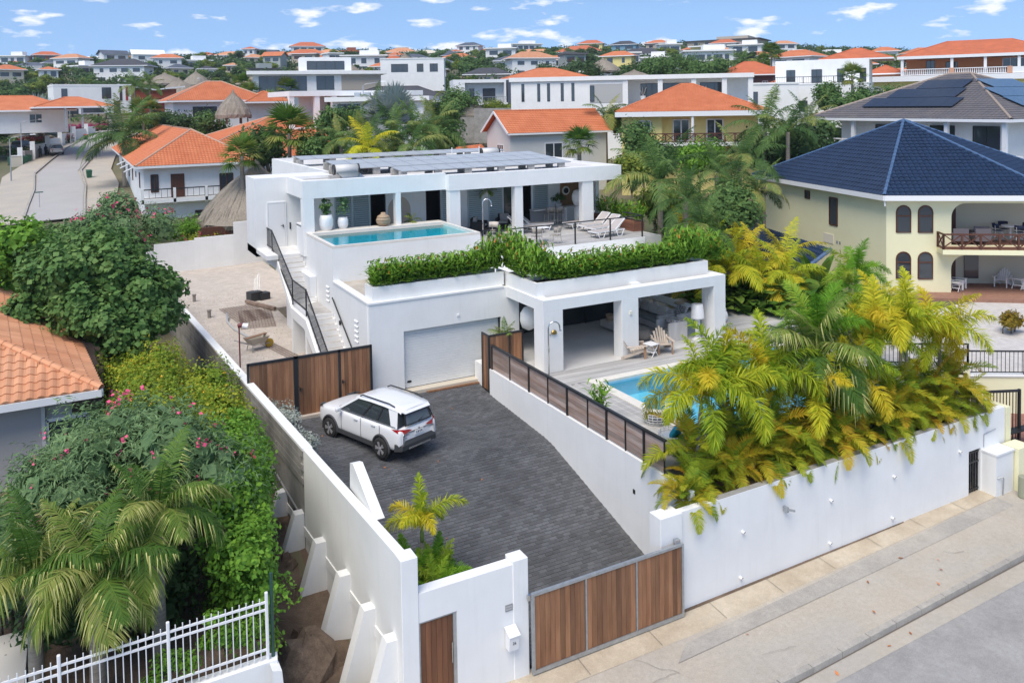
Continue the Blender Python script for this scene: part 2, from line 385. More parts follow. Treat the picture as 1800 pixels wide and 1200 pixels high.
# gravel yard on the left of the villa
GRAVEL = mat('pale_coral_gravel', (.56,.50,.44), .95, col2=(.46,.40,.345), vscale=2.0, bump=.8, bscale=28, world_=True, detail=10, speck=.14)
m = MB()
m.prism([(wallx(29.2)+.1,29.2),(9.7,29.2),(9.7,46),(12,46),(12,62),(2.5,62),(wallx(50)+.1,50)], -.5, -.0)
yard = struct(m.build('gravel_yard', GRAVEL))
# loose stones in the gravel
V = []; F = []
for i in range(3800):
    y = rng.uniform(29.6, 52); x = rng.uniform(wallx(y)+.2, 9.5); r_ = rng.uniform(.012, .04); n = len(V)
    V += [(x-r_, y-r_, .0), (x+r_, y-r_*.6, .0), (x+r_*.7, y+r_, .0), (x-r_*.8, y+r_, .0), (x, y, r_*.9)]; F += [(n,n+1,n+4),(n+1,n+2,n+4),(n+2,n+3,n+4),(n+3,n,n+4)]
me = bpy.data.meshes.new('loose_stones'); me.from_pydata(V, [], F); me.materials.append(mat('stone_chip', (.5,.45,.4), .95, island=.3)); stuff(put('loose_stones', me, yard))

# left retaining wall of the drive: white in front, bare blocks behind, buttresses outside
lw = thing('retaining_wall', 'long retaining wall beside the driveway, white in front with bare concrete blocks behind', 'wall', (5.85, 16.1, -2.2))
rel = (5.85, 16.1, -2.2)
def wseg(y0, y1, z0, z1, off0=0., off1=.24):
    return [(wallx(y0)+off0, y0), (wallx(y0)+off1, y0), (wallx(y1)+off1, y1), (wallx(y1)+off0, y1)], z0, z1
m = MB(); m.prism(*wseg(16.12, 22.9, -2.4, 1.45)); m.build('white_wall_section', WHITE, lw, rel=rel)
m = MB(); m.prism(*wseg(16.12, 46, -1.0, -.75, -.03, 0)); m.build('ledge', WHITE, lw, rel=rel)
RAWB = mat('raw_block_wall', (.30,.285,.265), .95, col2=(.19,.18,.165), vscale=.8, bump=.4, bscale=30, objrand=.16, world_=True)
m = MB(); m.prism(*wseg(22.9, 52, -2.2, 1.40, .03, .22)); m.build('mortar_core', CONC, lw, rel=rel)
m = MB(); m.prism(*wseg(22.9, 52, 1.40, 1.47, -.02, .26)); m.build('white_capping', WHITE, lw, rel=rel)
# individual blocks on the outer face
bm = MB(); bm.cbox(-.018, 0, 0, .03, .385, .187, .006); bme = bm.data('block', RAWB)
ang = math.atan(.0555); cnt = 0
for r in range(13):
    z = 1.395-.195*(r+1); y = 22.95+(.2 if r % 2 else 0)
    while y < 47 and cnt < 300:
        if not (y > 36 and z < 0):
            put('block', bme, lw, (wallx(y)-rel[0], y-rel[1], z-rel[2]), (0, 0, ang)); cnt += 1
        y += .395
for y, t in ((16.4,-.35),(17.7,-.35),(19.3,-.35),(21.1,-.35),(22.95,-.38),(24.6,-.42),(26.3,-.45)):
    m = MB(); x = wallx(y)
    m.mesh([(x-.95,y,-2.5),(x,y,-2.5),(x,y,t),(x-.26,y,t),(x-.95,y+.3,-2.5),(x,y+.3,-2.5),(x,y+.3,t),(x-.26,y+.3,t)], [(0,1,2,3),(7,6,5,4),(0,4,5,1),(1,5,6,2),(2,6,7,3),(3,7,4,0)])
    m.build('buttress', WHITE, lw, rel=rel)
m = MB(); m.mesh([(5.95,18.2,1.40),(5.95,20.1,1.40),(5.95,20.05,2.05),(5.95,19.8,2.12),(6.2,18.2,1.40),(6.2,20.1,1.40),(6.2,20.05,2.05),(6.2,19.8,2.12)], [(0,1,2,3),(7,6,5,4),(0,4,5,1),(1,5,6,2),(2,6,7,3),(3,7,4,0)])
m.build('sloping_fin', WHITE, lw, rel=rel)
m = MB(); m.tube([(wallx(23)-.03,23,-.55),(wallx(26)-.05,26,-.2),(wallx(30)-.04,30,.5),(wallx(36)-.05,36,.4)], .03, 6); m.build('cable', mat('grey_pipe', (.3,.3,.3), .6), lw, rel=rel)

# rear boundary wall of the yard (stepped)
A0, A1, A2, A3 = at(258, 487), at(272, 483), at(343, 474), at(412, 466)
A4 = at(482, 457)
bw = thing('boundary_wall', 'stepped white boundary wall at the back of the gravel yard', 'wall', A0)
for (p, q, z) in ((A0, A1, 1.6), (A1, A2, 2.0), (A2, A3, 2.15), (A3, A4, 3.0)):
    m = MB(); m.prism([(p[0], p[1]), (q[0], q[1]), (q[0]+.03, q[1]+.2), (p[0]+.03, p[1]+.2)], -.6, z); m.build('wall_section', WHITE, bw, rel=A0)

# ------------------------------------------------------------------ street front: wall, door, sliding gate
fw = thing('front_wall', 'white street wall with wooden door, nameplate and corner pillar left of the sliding gate', 'wall', (6.0, 16.1, -2.0)); rel = (6.0, 16.1, -2.0)
m = MB(); m.cbox(5.80, 16.08, -2.3, 6.18, 16.5, 1.50); m.build('corner_pillar', WHITE, fw, rel=rel)
m = MB(); m.box(6.18, 16.1, .05, 8.46, 16.4, .68); m.box(7.06, 16.1, -2.3, 8.46, 16.4, .05); m.build('wall_face', WHITE, fw, rel=rel)
m = MB(); m.cbox(8.44, 16.08, -2.3, 8.83, 16.46, .76); m.build('end_pillar', WHITE, fw, rel=rel)
m = MB(); m.box(6.98, 16.12, -2.0, 7.06, 16.22, .05); m.box(6.18, 16.12, -2.0, 6.22, 16.22, .05); m.box(6.22, 16.12, .01, 6.98, 16.22, .05); m.build('door_frame', GREYM, fw, rel=rel)
for i in range(6):
    m = MB(); m.box(6.225+i*.126, 16.15, -1.98, 6.225+i*.126+.120, 16.19, .005); m.build('door_board', TEAKD, fw, rel=rel)
m = MB(); m.tube([(6.94,16.10,-1.05),(6.94,16.10,-.6)], .014, 6); m.box(6.925,16.1,-.8,6.955,16.16,-.77); m.build('door_handle', STEEL, fw, rel=rel)
m = MB(); m.box(8.24, 16.085, -.34, 8.42, 16.1, -.19); m.build('nameplate', mat('grey_plate', (.28,.28,.28), .5), fw, rel=rel)
m = MB()
for j in range(2):
    for i in range(6): m.box(8.255+i*.025, 16.081, -.31+j*.055, 8.255+i*.025+.017, 16.0849, -.275+j*.055)
m.build('nameplate_lettering', mat('plate_letters', (.5,.5,.5), .5), fw, rel=rel)
mb = thing('mailbox', 'white metal mailbox with number plate hung on the front wall', 'mailbox', (8.34, 16.0, -.9))
m = MB(); m.mesh([(-.12,-.10,-.24),(.12,-.10,-.24),(.12,.08,-.24),(-.12,.08,-.24),(-.12,-.14,.10),(.12,-.14,.10),(.12,.08,.20),(-.12,.08,.20)], [(0,3,2,1),(4,5,6,7),(0,1,5,4),(1,2,6,5),(2,3,7,6),(3,0,4,7)]); m.build('box', WHITEM, mb)
m = MB(); m.mesh([(-.14,-.17,.10),(.14,-.17,.10),(.14,.09,.215),(-.14,.09,.215),(-.14,-.17,.115),(.14,-.17,.115),(.14,.09,.235),(-.14,.09,.235)], [(0,3,2,1),(4,5,6,7),(0,1,5,4),(1,2,6,5),(2,3,7,6),(3,0,4,7)]); m.build('lid', WHITEM, mb)
def text_obj(txt, size, matl, loc, rot, parent=None, name='lettering'):
    c = bpy.data.curves.new(name, 'FONT'); c.body = txt; c.size = size; c.extrude = .001; c.align_x = 'CENTER'; c.align_y = 'CENTER'
    o = bpy.data.objects.new(name, c); COL.objects.link(o); bpy.context.view_layer.update()
    me = bpy.data.meshes.new_from_object(o.evaluated_get(bpy.context.evaluated_depsgraph_get())); bpy.data.objects.remove(o); me.materials.clear(); me.materials.append(matl)
    return put(name, me, parent, loc, rot)
text_obj('26', .09, BLACKM, (0, -.128, -.06), (R(83), 0, 0), mb, 'number')

sg = thing('sliding_gate', 'wide sliding driveway gate of vertical teak boards in a grey steel frame', 'gate', (8.86, 16.0, -1.93)); rel = (8.86, 16.0, -1.93)
gx0, gx1, gz0, gz1 = 8.86, 13.22, -1.93, -.06
m = MB(); m.box(gx0, 15.96, gz0, gx0+.06, 16.04, gz1); m.box(gx1-.06, 15.96, gz0, gx1, 16.04, gz1); m.box(gx0+.06, 15.96, gz0, gx1-.06, 16.04, gz0+.09); m.box(gx0+.06, 15.96, gz1-.06, gx1-.06, 16.04, gz1)
for x in (10.31, 11.77): m.box(x-.02, 15.965, gz0+.09, x+.02, 16.035, gz1-.06)
m.build('gate_frame', GREYM, sg, rel=rel)
for a, b in ((8.93, 10.28), (10.34, 11.74), (11.80, 13.15)):
    n = 10; w = (b-a)/n
    for i in range(n):
        m = MB(); m.cbox(a+i*w+.003, 15.985, gz0+.095, a+(i+1)*w-.003, 16.012, gz1-.065, .003); m.build('board', TEAK, sg, rel=rel)
m = MB(); m.box(8.78, 16.02, -.22, 8.86, 16.12, -.10); m.box(13.02, 16.02, -.07, 13.16, 16.16, .03); m.build('guide_roller', STEEL, sg, rel=rel)

# right street wall with planting bed
rw = thing('street_wall', 'long white garden wall along the pavement with drain spouts below the palms', 'wall', (12.66, 16.2, -2.0)); rel = (12.66, 16.2, -2.0)
def lwy(x): return 16.2+(x-13.3)*.0145
m = MB(); m.cbox(12.64, 16.14, -2.3, 13.32, 16.6, .62); m.build('end_pillar', WHITE, rw, rel=rel)
def ws(m, x0, x1, z0, z1, a=0., b=.2): m.prism([(x0, lwy(x0)+a), (x1, lwy(x1)+a), (x1, lwy(x1)+b), (x0, lwy(x0)+b)], z0, z1)
m = MB(); ws(m, 13.32, 25.32, -2.3, .60); ws(m, 25.32, 25.95, -.5, .60); ws(m, 25.95, 27.3, -2.3, .60); m.build('wall_face', WHITE, rw, rel=rel)
m = MB(); ws(m, 14.6, 26.6, .60, .615, .01, .19); m.build('capping', CONC, rw, rel=rel)
m = MB(); ws(m, 14.2, 26.6, -.5, .42, .2, 1.9); m.build('bed_soil', SOIL, rw, rel=rel)
m = MB(); ws(m, 14.2, 26.6, -.5, .70, 1.9, 2.05); m.build('inner_kerb', WHITE, rw, rel=rel)
sp = []
for (px, py) in ((1304,933),(1300,1013),(1461,879),(1459,954),(1574,838),(1571,911),(1692,795)):
    d = ray(px, py); t = 16.25/d[1]; x, z = d[0]*t, CAMH+d[2]*t; y = lwy(x)
    m = MB(); m.tube([(x,y+.02,z),(x,y-.09,z-.01)], .042, 10, False); m.tube([(x,y+.02,z),(x,y-.088,z-.01)], .03, 10, False); m.build('drain_spout', WHITEM, rw, rel=rel)
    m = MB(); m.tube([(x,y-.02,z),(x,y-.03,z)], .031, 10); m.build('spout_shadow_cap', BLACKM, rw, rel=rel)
m = MB(); m.box(16.92, 16.1, -.28, 17.0, 16.25, -.14); m.beam((16.96,16.12,-.2),(17.14,16.02,-.24),.05,.05); m.build('wall_bracket', GREYM, rw, rel=rel)
# iron service grille and utility niche
m = MB(); x0, x1 = 25.34, 25.93
for i in range(5): m.box(x0+.03+i*.125, lwy(x0)+.06, -1.9, x0+.07+i*.125, lwy(x0)+.10, -.52)
for z in (-1.85, -.95, -.62): m.box(x0, lwy(x0)+.05, z, x1, lwy(x0)+.11, z+.05)
m.build('service_grille', BLACKM, rw, rel=rel)
m = MB(); ws(m, 25.32, 25.95, -1.95, -.5, .9, 1.0); m.build('niche_back', CONC, rw, rel=rel)
m = MB(); ws(m, 26.0, 26.95, -2.2, -.62, -.5, 0); m.build('meter_cabinet', WHITE, rw, rel=rel)
m = MB(); ws(m, 25.98, 26.97, -.62, -.56, -.54, 0); m.build('cabinet_lid', WHITE, rw, rel=rel)
m = MB(); m.tube([(26.05,15.88,-1.35),(26.2,15.8,-1.3),(26.3,15.82,-1.4),(26.32,15.86,-1.95)], .018, 6); m.build('garden_tap', GREYM, rw, rel=rel)
m = MB(); m.tube([(26.1,lwy(26)-.02,-.5),(26.1,lwy(26)-.02,-.08),(26.75,lwy(26)-.02,-.02)], .012, 5); m.build('conduit', GREYM, rw, rel=rel)

# cracks, joints and litter on the pavement and road
rc_ = random.Random(21)
def crack(x, y, z, a, n, w, step=.16):
    m = MB(); L_ = []; R_ = []
    for i in range(n):
        ww = w*(1-i/n)*rc_.uniform(.5, 1.3)+.002; L_.append((x-math.sin(a)*ww, y+math.cos(a)*ww)); R_.append((x+math.sin(a)*ww, y-math.cos(a)*ww)); a += rc_.uniform(-.5, .5); x += math.cos(a)*step; y += math.sin(a)*step
    for i in range(n-1): m.quad((*L_[i], z), (*R_[i], z), (*R_[i+1], z), (*L_[i+1], z))
    return m
CRK = mat('pavement_crack', (.20,.18,.155), .95)
for i in range(4): x = rc_.uniform(9, 26); crack(x, rc_.uniform(13.6, 14.8)+max(0,x-14)*.04, -1.954, rc_.choice((0, .3, 1.5, 2.8)), rc_.randrange(5, 12), .004).build('crack', CRK, pav)
for i in range(8):
    x = 10+i*2.05; y0 = 15.37 if x < 13.3 else 15.37+(x-13.3)*.043; m = MB(); m.quad((x,y0,-1.934+.001*i),(x+.012,y0,-1.934+.001*i),(x+.06,y0+.72,-1.920+.001*i),(x+.048,y0+.72,-1.920+.001*i)); m.build('joint', CRK, pav)
for i in range(4): crack(rc_.uniform(12, 26), rc_.uniform(6, 12.3), -2.105, rc_.uniform(0, 3), rc_.randrange(8, 18), .005).build('crack', mat('road_crack', (.16,.16,.16), .95), bpy.data.objects['street'])
WORN = mat('worn_patch', (.40,.395,.385), .95, col2=(.33,.33,.33), vscale=1.3, world_=True, detail=8)
for i in range(5):
    m = MB(); cx, cy, r_ = rc_.uniform(14, 26), rc_.uniform(8, 12.2), rc_.uniform(.25, .7); m.mesh([(cx+r_*rc_.uniform(.6,1.2)*math.cos(k*.524), cy+r_*.6*rc_.uniform(.6,1.2)*math.sin(k*.524), -2.1065) for k in range(12)], [tuple(range(12))]); m.build('worn_patch', WORN, bpy.data.objects['street'])
LF = mat('dry_leaf', (.50,.17,.05), .8, objrand=.4); m = MB(); m.mesh([(-.07,0,.004),(0,-.03,.012),(.08,0,.02),(0,.03,.012)], [(0,1,2,3)]); lfm = m.data('fallen_leaf', LF)
for i in range(11):
    on = i % 3; x = rc_.uniform(12, 25); y = (rc_.uniform(13.4, 15.6), rc_.uniform(12.7, 13.0), rc_.uniform(13.3, 14))[on]+max(0, x-14)*.04; z = (-1.952, -2.10, -1.955)[on]
    o = put('fallen_leaf', lfm, None, (x, y, z), (0, 0, rc_.uniform(0, 6)), rc_.uniform(.6, 1.3)); tag(o, 'dry orange leaf lying on the street in front of the long wall', 'leaf', 'dry leaves on the street')
for i in range(14):
    x, y = rc_.uniform(7, 13.6), rc_.uniform(19.5, 29); o = put('fallen_leaf', lfm, None, (x, y, zdrive(y)+.006), (0, 0, rc_.uniform(0, 6)), rc_.uniform(.4, .9)); tag(o, 'dry leaf lying on the charcoal driveway', 'leaf', 'dry leaves on the driveway')

m = MB()
for i in range(14):
    for j in range(6):
        q = [(3.2+a*.5, 13.2+b*1.0) for a, b in ((j,i),(j+1,i),(j+1,i+1),(j,i+1))]; m.quad(*[(x, y, terrain(x, y)+.03+.06*math.sin(x*5+y*3)*math.sin(y*4)) for x, y in q])
struct(m.build('bare_soil', SOIL))

# stones and litter on the bare strip
st_ = MB(); st_.mesh([(-.5,-.4,0),(.5,-.5,0),(.6,.35,0),(-.35,.5,0),(-.3,-.2,.45),(.35,-.25,.55),(.3,.2,.4),(-.2,.28,.6)], [(0,1,5,4),(1,2,6,5),(2,3,7,6),(3,0,4,7),(4,5,6,7)]); stm = st_.data('stone', SOIL)
for i in range(26):
    x, y = rc_.uniform(3.6, 5.0), rc_.uniform(15.6, 24); o = put('stone', stm, None, (x, y, terrain(x, y)+.02), (0,0,rc_.uniform(0,6)), rc_.uniform(.1,.34)); tag(o, 'rough brown stone on the bare soil beside the buttresses', 'stone', 'stones beside the buttresses')
# ================================================================== the villa
VR = (9.7, 29.75, 0.0)
villa = thing('villa', 'white modern two-storey villa with garage, roof terrace and raised pool', 'house', VR)
def V_(name, matl, fn, smooth=False, parent=None):
    m = MB(); fn(m); return m.build(name, matl, parent or villa, smooth, rel=VR)
FLOORW = mat('pale_floor', (.60,.59,.575), .6, var=.05, vscale=1.2, world_=True)
CEIL = mat('terrace_ceiling', (.74,.74,.74), .9)
# garage block
def garage(m):
    m.box(9.7,29.75,-.4, 11.06,30.05,3.53); m.box(11.06,29.75,2.34, 15.27,30.05,3.53); m.box(15.27,29.75,-.4, 16.1,30.05,3.53)
    m.box(9.7,30.05,-.4, 9.95,34.45,3.53)
V_('garage_wall', WHITE, garage)
V_('garage_roof', mat('garage_roof_slab', (.52,.47,.40), .95, col2=(.40,.35,.28), vscale=1.5, bump=.3, bscale=40, world_=True), lambda m: m.box(9.95,30.05,3.3,16,34.45,3.50))
V_('roof_coping', WHITE, lambda m: (m.box(9.66,29.71,3.53,15.40,30.07,3.60), m.box(9.66,30.07,3.53,9.97,34.45,3.60)))
gd = V_('garage_door', mat('garage_door_back', (.4,.4,.4), .6), lambda m: m.box(11.0,29.98,-.02,15.3,30.0,2.36))
GD = mat('garage_panel', (.72,.735,.73), .5, var=.03, vscale=3)
for i in range(22):
    z = .07+i*.1032
    V_('door_slat', GD, lambda m: m.cbox(11.07,29.94,z,15.26,29.985,z+.1, .006), parent=gd)
V_('door_track', BLACKM, lambda m: m.box(15.225,29.86,0,15.268,29.94,2.33), parent=gd)
V_('lock_plate', BLACKM, lambda m: m.lathe([(.001,0),(.085,0),(.085,.012),(.001,.014)], (0,0,0), 14), parent=gd).matrix_local = Matrix.Translation((11.32-VR[0], 29.94-VR[1], .30)) @ Matrix.Rotation(R(90), 4, 'X') @ Matrix.Diagonal((1.15,.55,1,1)) @ Matrix.Translation(VR)
V_('threshold', mat('threshold_beige', (.58,.52,.42), .8), lambda m: m.box(11.0,29.5,-.12,15.26,29.93,.055))
V_('threshold_timber', TEAK, lambda m: m.obox((13.3,29.42,-.055),(2.9,.14,.05), R(-1)))
V_('wall_lamp', WHITEM, lambda m: m.box(13.3,29.71,2.62,13.4,29.75,2.70))
V_('downpipe', WHITE, lambda m: m.tube([(9.69,29.9,-.3),(9.69,29.9,3.5)], .035, 6))
# louvre vents in the side wall
for (yc, z0, n) in ((31.1, 1.75, 5), (35.1, 2.55, 4)):
    for i in range(n):
        z = z0+i*.2
        V_('vent_slot', BLACKM, lambda m: m.box(9.693,yc,z,9.72,yc+.42,z+.05))
        V_('vent_hood', WHITE, lambda m: m.mesh([(9.70,yc-.01,z+.07),(9.70,yc+.43,z+.07),(9.65,yc+.43,z+.02),(9.65,yc-.01,z+.02),(9.70,yc-.01,z+.05),(9.70,yc+.43,z+.05)], [(0,1,2,3),(3,2,5,4)]))
V_('side_lamp', BLACKM, lambda m: m.box(9.62,33.4,1.95,9.7,33.5,2.12))
# lower storey wall behind the garage and below the pool
def lower(m):
    m.box(9.7,34.45,-.4,16.67,34.7,4.95); m.box(9.7,34.7,-.4,9.95,42.1,4.0); m.box(9.7,34.7,4.0,9.95,38.87,4.95)
V_('lower_storey_wall', WHITE, lower)
# terrace (ground floor loggia)
V_('terrace_pillar', WHITE, lambda m: m.cbox(15.53,26.77,.3,16.39,27.5,3.12,.008))
V_('terrace_pillar', WHITE, lambda m: m.cbox(19.14,26.77,.3,19.95,27.35,3.12,.008))
V_('terrace_pillar', WHITE, lambda m: m.cbox(23.91,26.77,.3,24.55,27.55,3.12,.008))
V_('terrace_beam', WHITE, lambda m: (m.box(15.53,26.77,3.12,24.55,27.2,3.55), m.box(15.53,27.2,3.12,15.93,29.75,3.55), m.box(24.15,27.2,3.12,24.55,33,3.55)))
V_('roof_slot', mat('roof_slot_screed', (.42,.34,.24), .95), lambda m: m.box(15.93,27.2,3.2,24.15,27.42,3.44))
V_('terrace_roof', CEIL, lambda m: m.box(15.93,27.42,3.15,24.15,34.45,3.5))
V_('terrace_floor', FLOORW, lambda m: m.box(15.5,26.77,.2,24.6,34.4,.752))
V_('terrace_plinth', WHITE, lambda m: m.box(14.05,26.77,-.4,16.3,29.75,.74))
V_('glass_wall', DARKG, lambda m: m.box(16.2,32.1,.78,22.95,32.14,3.15))
V_('glass_mullion', BLACKM, lambda m: [m.box(x,32.07,.76,x+.05,32.16,3.15) for x in (17.6,19.2,20.85,22.9)])
V_('loggia_back_wall', mat('loggia_plaster', (.70,.67,.62), .9), lambda m: (m.box(20.9,34.0,.75,26.5,34.2,3.3), m.box(16.0,34.0,.75,20.9,34.2,3.3)))
V_('white_screen', WHITE, lambda m: m.box(16.05,30.05,.7,16.2,32.1,3.2))
V_('pillar_light', mat('lamp_ivory', (.75,.72,.6), .5), lambda m: (m.box(19.5,26.72,2.5,19.6,26.77,2.64), m.box(23.88,27.1,2.5,23.91,27.2,2.62)))
V_('wall_light', mat('brass', (.45,.30,.10), .3, metal=.8), lambda m: m.lathe([(.001,.0),(.13,.0),(.12,.09),(.06,.15),(.001,.16)], (15.98,26.76,2.24), 14, 1, .5))
V_('wall_socket', GREYM, lambda m: m.box(15.78,26.74,2.2,15.82,26.77,2.26))
# planters on the roofs
def pg(m):
    m.box(9.9,29.9,3.6,15.5,30.0,4.14); m.box(9.9,30.0,3.6,10.0,30.8,4.14); m.box(10.0,30.7,3.6,15.5,30.8,4.14)
V_('garage_planter', WHITE, pg)
V_('planter_soil', SOIL, lambda m: m.box(10.0,30.0,3.6,15.5,30.7,3.98))
def pt(m):
    m.box(15.6,27.42,3.5,24.16,27.54,4.08); m.box(15.6,27.54,3.5,15.72,29.9,4.08); m.box(15.72,28.5,3.5,24.16,28.6,4.08); m.box(24.04,27.54,3.5,24.16,28.5,4.08); m.box(15.6,29.9,3.5,15.7,30.8,4.10)
V_('terrace_planter', WHITE, pt)
V_('planter_soil', SOIL, lambda m: (m.box(15.72,27.54,3.5,24.04,28.5,3.95), m.box(15.72,28.6,3.5,16.5,30.7,3.9)))
V_('roof_box', WHITE, lambda m: m.box(19.95,27.15,3.45,20.35,27.42,3.62))
# raised pool on the upper floor
def pool_shell(m):
    m.box(9.7,34.45,4.95,16.67,34.62,5.07); m.box(9.7,34.62,4.95,9.88,38.5,5.07); m.box(9.7,38.5,4.95,16.67,39.3,5.07); m.box(16.5,34.62,4.95,16.67,38.5,5.07)
COPE = mat('pool_coping', (.70,.66,.60), .8, var=.05, vscale=3, world_=True)
V_('pool_coping', COPE, pool_shell)
V_('pool_right_wall', WHITE, lambda m: m.box(16.5,34.7,3.5,16.67,39.3,4.95))
V_('pool_back_wall', mat('pool_tile', (.42,.40,.36), .5, var=.2, vscale=14, world_=True), lambda m: m.box(9.9,38.36,4.80,16.5,38.5,4.95))
V_('pool_inner_wall', mat('pool_wall_tile', (.10,.66,.80), .5, var=.06, vscale=4, world_=True), lambda m: m.box(9.9,38.36,3.7,16.5,38.5,4.80))
POOLT = mat('pool_floor_tile', (.10,.72,.85), .5, var=.06, vscale=4, world_=True)
V_('pool_floor', POOLT, lambda m: (m.box(9.9,34.6,3.4,16.5,38.4,3.75), m.box(9.9,36.9,3.75,16.5,38.36,4.25), m.box(9.9,34.6,3.75,10.6,36.9,4.5), m.box(15.3,34.6,3.75,16.5,36.9,4.3)))
def water_mat(name, tint):
    m = bpy.data.materials.new(name); m.use_nodes = True; MATS[name] = m; N = m.node_tree.nodes; L = m.node_tree.links
    N.remove(N['Principled BSDF']); tr = N.new('ShaderNodeBsdfTransparent'); tr.inputs[0].default_value = (*tint, 1); gl = N.new('ShaderNodeBsdfGlossy'); gl.inputs['Roughness'].default_value = .03
    fr = N.new('ShaderNodeFresnel'); fr.inputs[0].default_value = 1.33; mx = N.new('ShaderNodeMixShader'); g = N.new('ShaderNodeNewGeometry'); n = N.new('ShaderNodeTexNoise'); n.inputs['Scale'].default_value = 3.5; n.inputs['Detail'].default_value = 3
    bp = N.new('ShaderNodeBump'); bp.inputs['Strength'].default_value = .12; bp.inputs['Distance'].default_value = .1
    L.new(g.outputs['Position'], n.inputs['Vector']); L.new(n.outputs['Fac'], bp.inputs['Height']); L.new(bp.outputs[0], gl.inputs['Normal']); L.new(bp.outputs[0], fr.inputs['Normal'])
    L.new(fr.outputs[0], mx.inputs[0]); L.new(tr.outputs[0], mx.inputs[1]); L.new(gl.outputs[0], mx.inputs[2]); L.new(mx.outputs[0], N['Material Output'].inputs[0]); return m
WATER = water_mat('pool_water', (.62,.94,.985))
struct(MB().quad((9.88,34.62,4.93),(16.5,34.62,4.93),(16.5,38.36,4.93),(9.88,38.36,4.93)).build('roof_pool_water', WATER))
V_('pool_skimmer', BLACKM, lambda m: m.box(9.885,37.6,4.86,9.9,38.1,4.94))
# upper floor
V_('upper_floor', FLOORW, lambda m: (m.box(16.67,34.45,3.5,27.2,42.1,3.98), m.box(9.95,39.3,3.6,16.67,42.1,4.0), m.box(9.95,42.1,3.4,28,46,4.0)))
V_('deck_edge', WHITE, lambda m: m.box(16.67,34.40,3.5,26.1,34.45,4.0))
V_('terrace_back_strip', WHITE, lambda m: m.box(16.5,30.8,3.48,25.5,34.40,3.54))
def decking(m):
    y = 34.5
    while y < 38.8: m.box(16.75,y,3.98,27.0,y+.135,4.005); y += .14
stuff(V_('upper_decking', DECK, decking))
def cols(m): pass
for (x0, x1, y0) in ((9.58,10.12,38.87),(14.2,14.46,38.87),(16.93,17.54,38.5),(20.71,21.19,38.5),(24.97,25.68,38.5)):
    V_('roof_column', WHITE, lambda m: m.cbox(x0, y0+.003, 3.95, x1, y0+.42, 6.68, .008))
V_('side_wall', WHITE, lambda m: (m.box(9.58,39.3,3.95,9.72,40.2,5.35), m.box(9.58,39.29,5.3,9.9,40.2,5.42)))
# back wall of the roofed terrace with shutters and openings
openings = ((12.0,13.89,'shutter'),(13.95,14.80,'dark'),(17.1,17.97,'dark'),(18.0,18.95,'shutter'),(19.6,20.5,'shutter'),(20.92,21.83,'shutter'),(21.9,23.72,'dark'),(23.85,24.85,'shutter'))
x = 9.85
def wallpiece(a, b):
    if b-a > .01: V_('upper_back_wall', WHITE, lambda m: m.box(a,42.1,4.0,b,42.3,6.7))
for a, b, k in openings:
    wallpiece(x, a); x = b
    V_('lintel', WHITE, lambda m: m.box(a,42.1,6.36,b,42.3,6.7))
    if k == 'dark':
        op = V_('glass_door', GLASSB, lambda m: m.box(a,42.28,4.0,(a+b)/2+.05 if b-a > 1.2 else a+.1,42.30,6.36)); V_('door_frame', BLACKM, lambda m: (m.box(a,42.12,4,a+.05,42.3,6.36), m.box(b-.05,42.12,4,b,42.3,6.36)), parent=op)
wallpiece(x, 27.0)
SHUT = mat('louvre_shutter', (.46,.54,.55), .55)
for a, b, k in openings:
    if k != 'shutter': continue
    n = 2 if b-a > 1.3 else 1; w = (b-a)/n
    for j in range(n):
        s0 = a+j*w
        fr = V_('shutter', SHUT, lambda m: (m.box(s0,42.04,4.02,s0+.06,42.1,6.36), m.box(s0+w-.06,42.04,4.02,s0+w,42.1,6.36), m.box(s0+.06,42.04,6.3,s0+w-.06,42.1,6.36)))
        V_('shutter_shade', mat('shutter_gap', (.06,.07,.075), .8), lambda m: m.box(s0+.06,42.098,4.02,s0+w-.06,42.105,6.3), parent=fr)
        for i in range(20):
            z = 4.1+i*.11
            V_('slat', SHUT, lambda m: m.mesh([(s0+.06,42.09,z+.075),(s0+w-.06,42.09,z+.075),(s0+w-.06,42.03,z),(s0+.06,42.03,z),(s0+.06,42.10,z+.06),(s0+w-.06,42.10,z+.06),(s0+w-.06,42.04,z-.012),(s0+.06,42.04,z-.012)], [(0,1,2,3),(7,6,5,4),(3,2,6,7)]), parent=fr)
V_('painted_arch', mat('sand_paint', (.56,.46,.38), .9), lambda m: m.mesh([(15.55+.65*math.cos(t*math.pi/10), 42.09, 5.35+.75*math.sin(t*math.pi/10)) for t in range(11)]+[(14.9,42.09,4.0),(16.2,42.09,4.0)], [tuple(range(11))+(11,12)]))
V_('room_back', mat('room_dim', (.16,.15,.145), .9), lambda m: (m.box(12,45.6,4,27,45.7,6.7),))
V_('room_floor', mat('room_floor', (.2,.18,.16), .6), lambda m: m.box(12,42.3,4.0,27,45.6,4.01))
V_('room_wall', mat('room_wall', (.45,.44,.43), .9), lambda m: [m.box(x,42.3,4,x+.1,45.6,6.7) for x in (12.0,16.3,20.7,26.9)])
V_('end_wall', WHITE, lambda m: (m.box(27.0,40.2,4.0,27.2,42.3,6.7),))
V_('wood_panel', mat('oak_panel', (.30,.17,.08), .6, col2=(.22,.12,.05), vscale=5, stretch=(2,2,.2)), lambda m: m.box(25.7,42.05,4.7,27.0,42.099,6.6))
V_('round_mirror', mat('mirror_rim', (.72,.68,.6), .6), lambda m: m.lathe([(.001,0),(.26,0),(.26,.05),(.001,.05)], (0,0,0), 20)).matrix_local = Matrix.Translation((26.05-VR[0], 42.04-VR[1], 5.75)) @ Matrix.Rotation(R(90), 4, 'X') @ Matrix.Translation(VR)
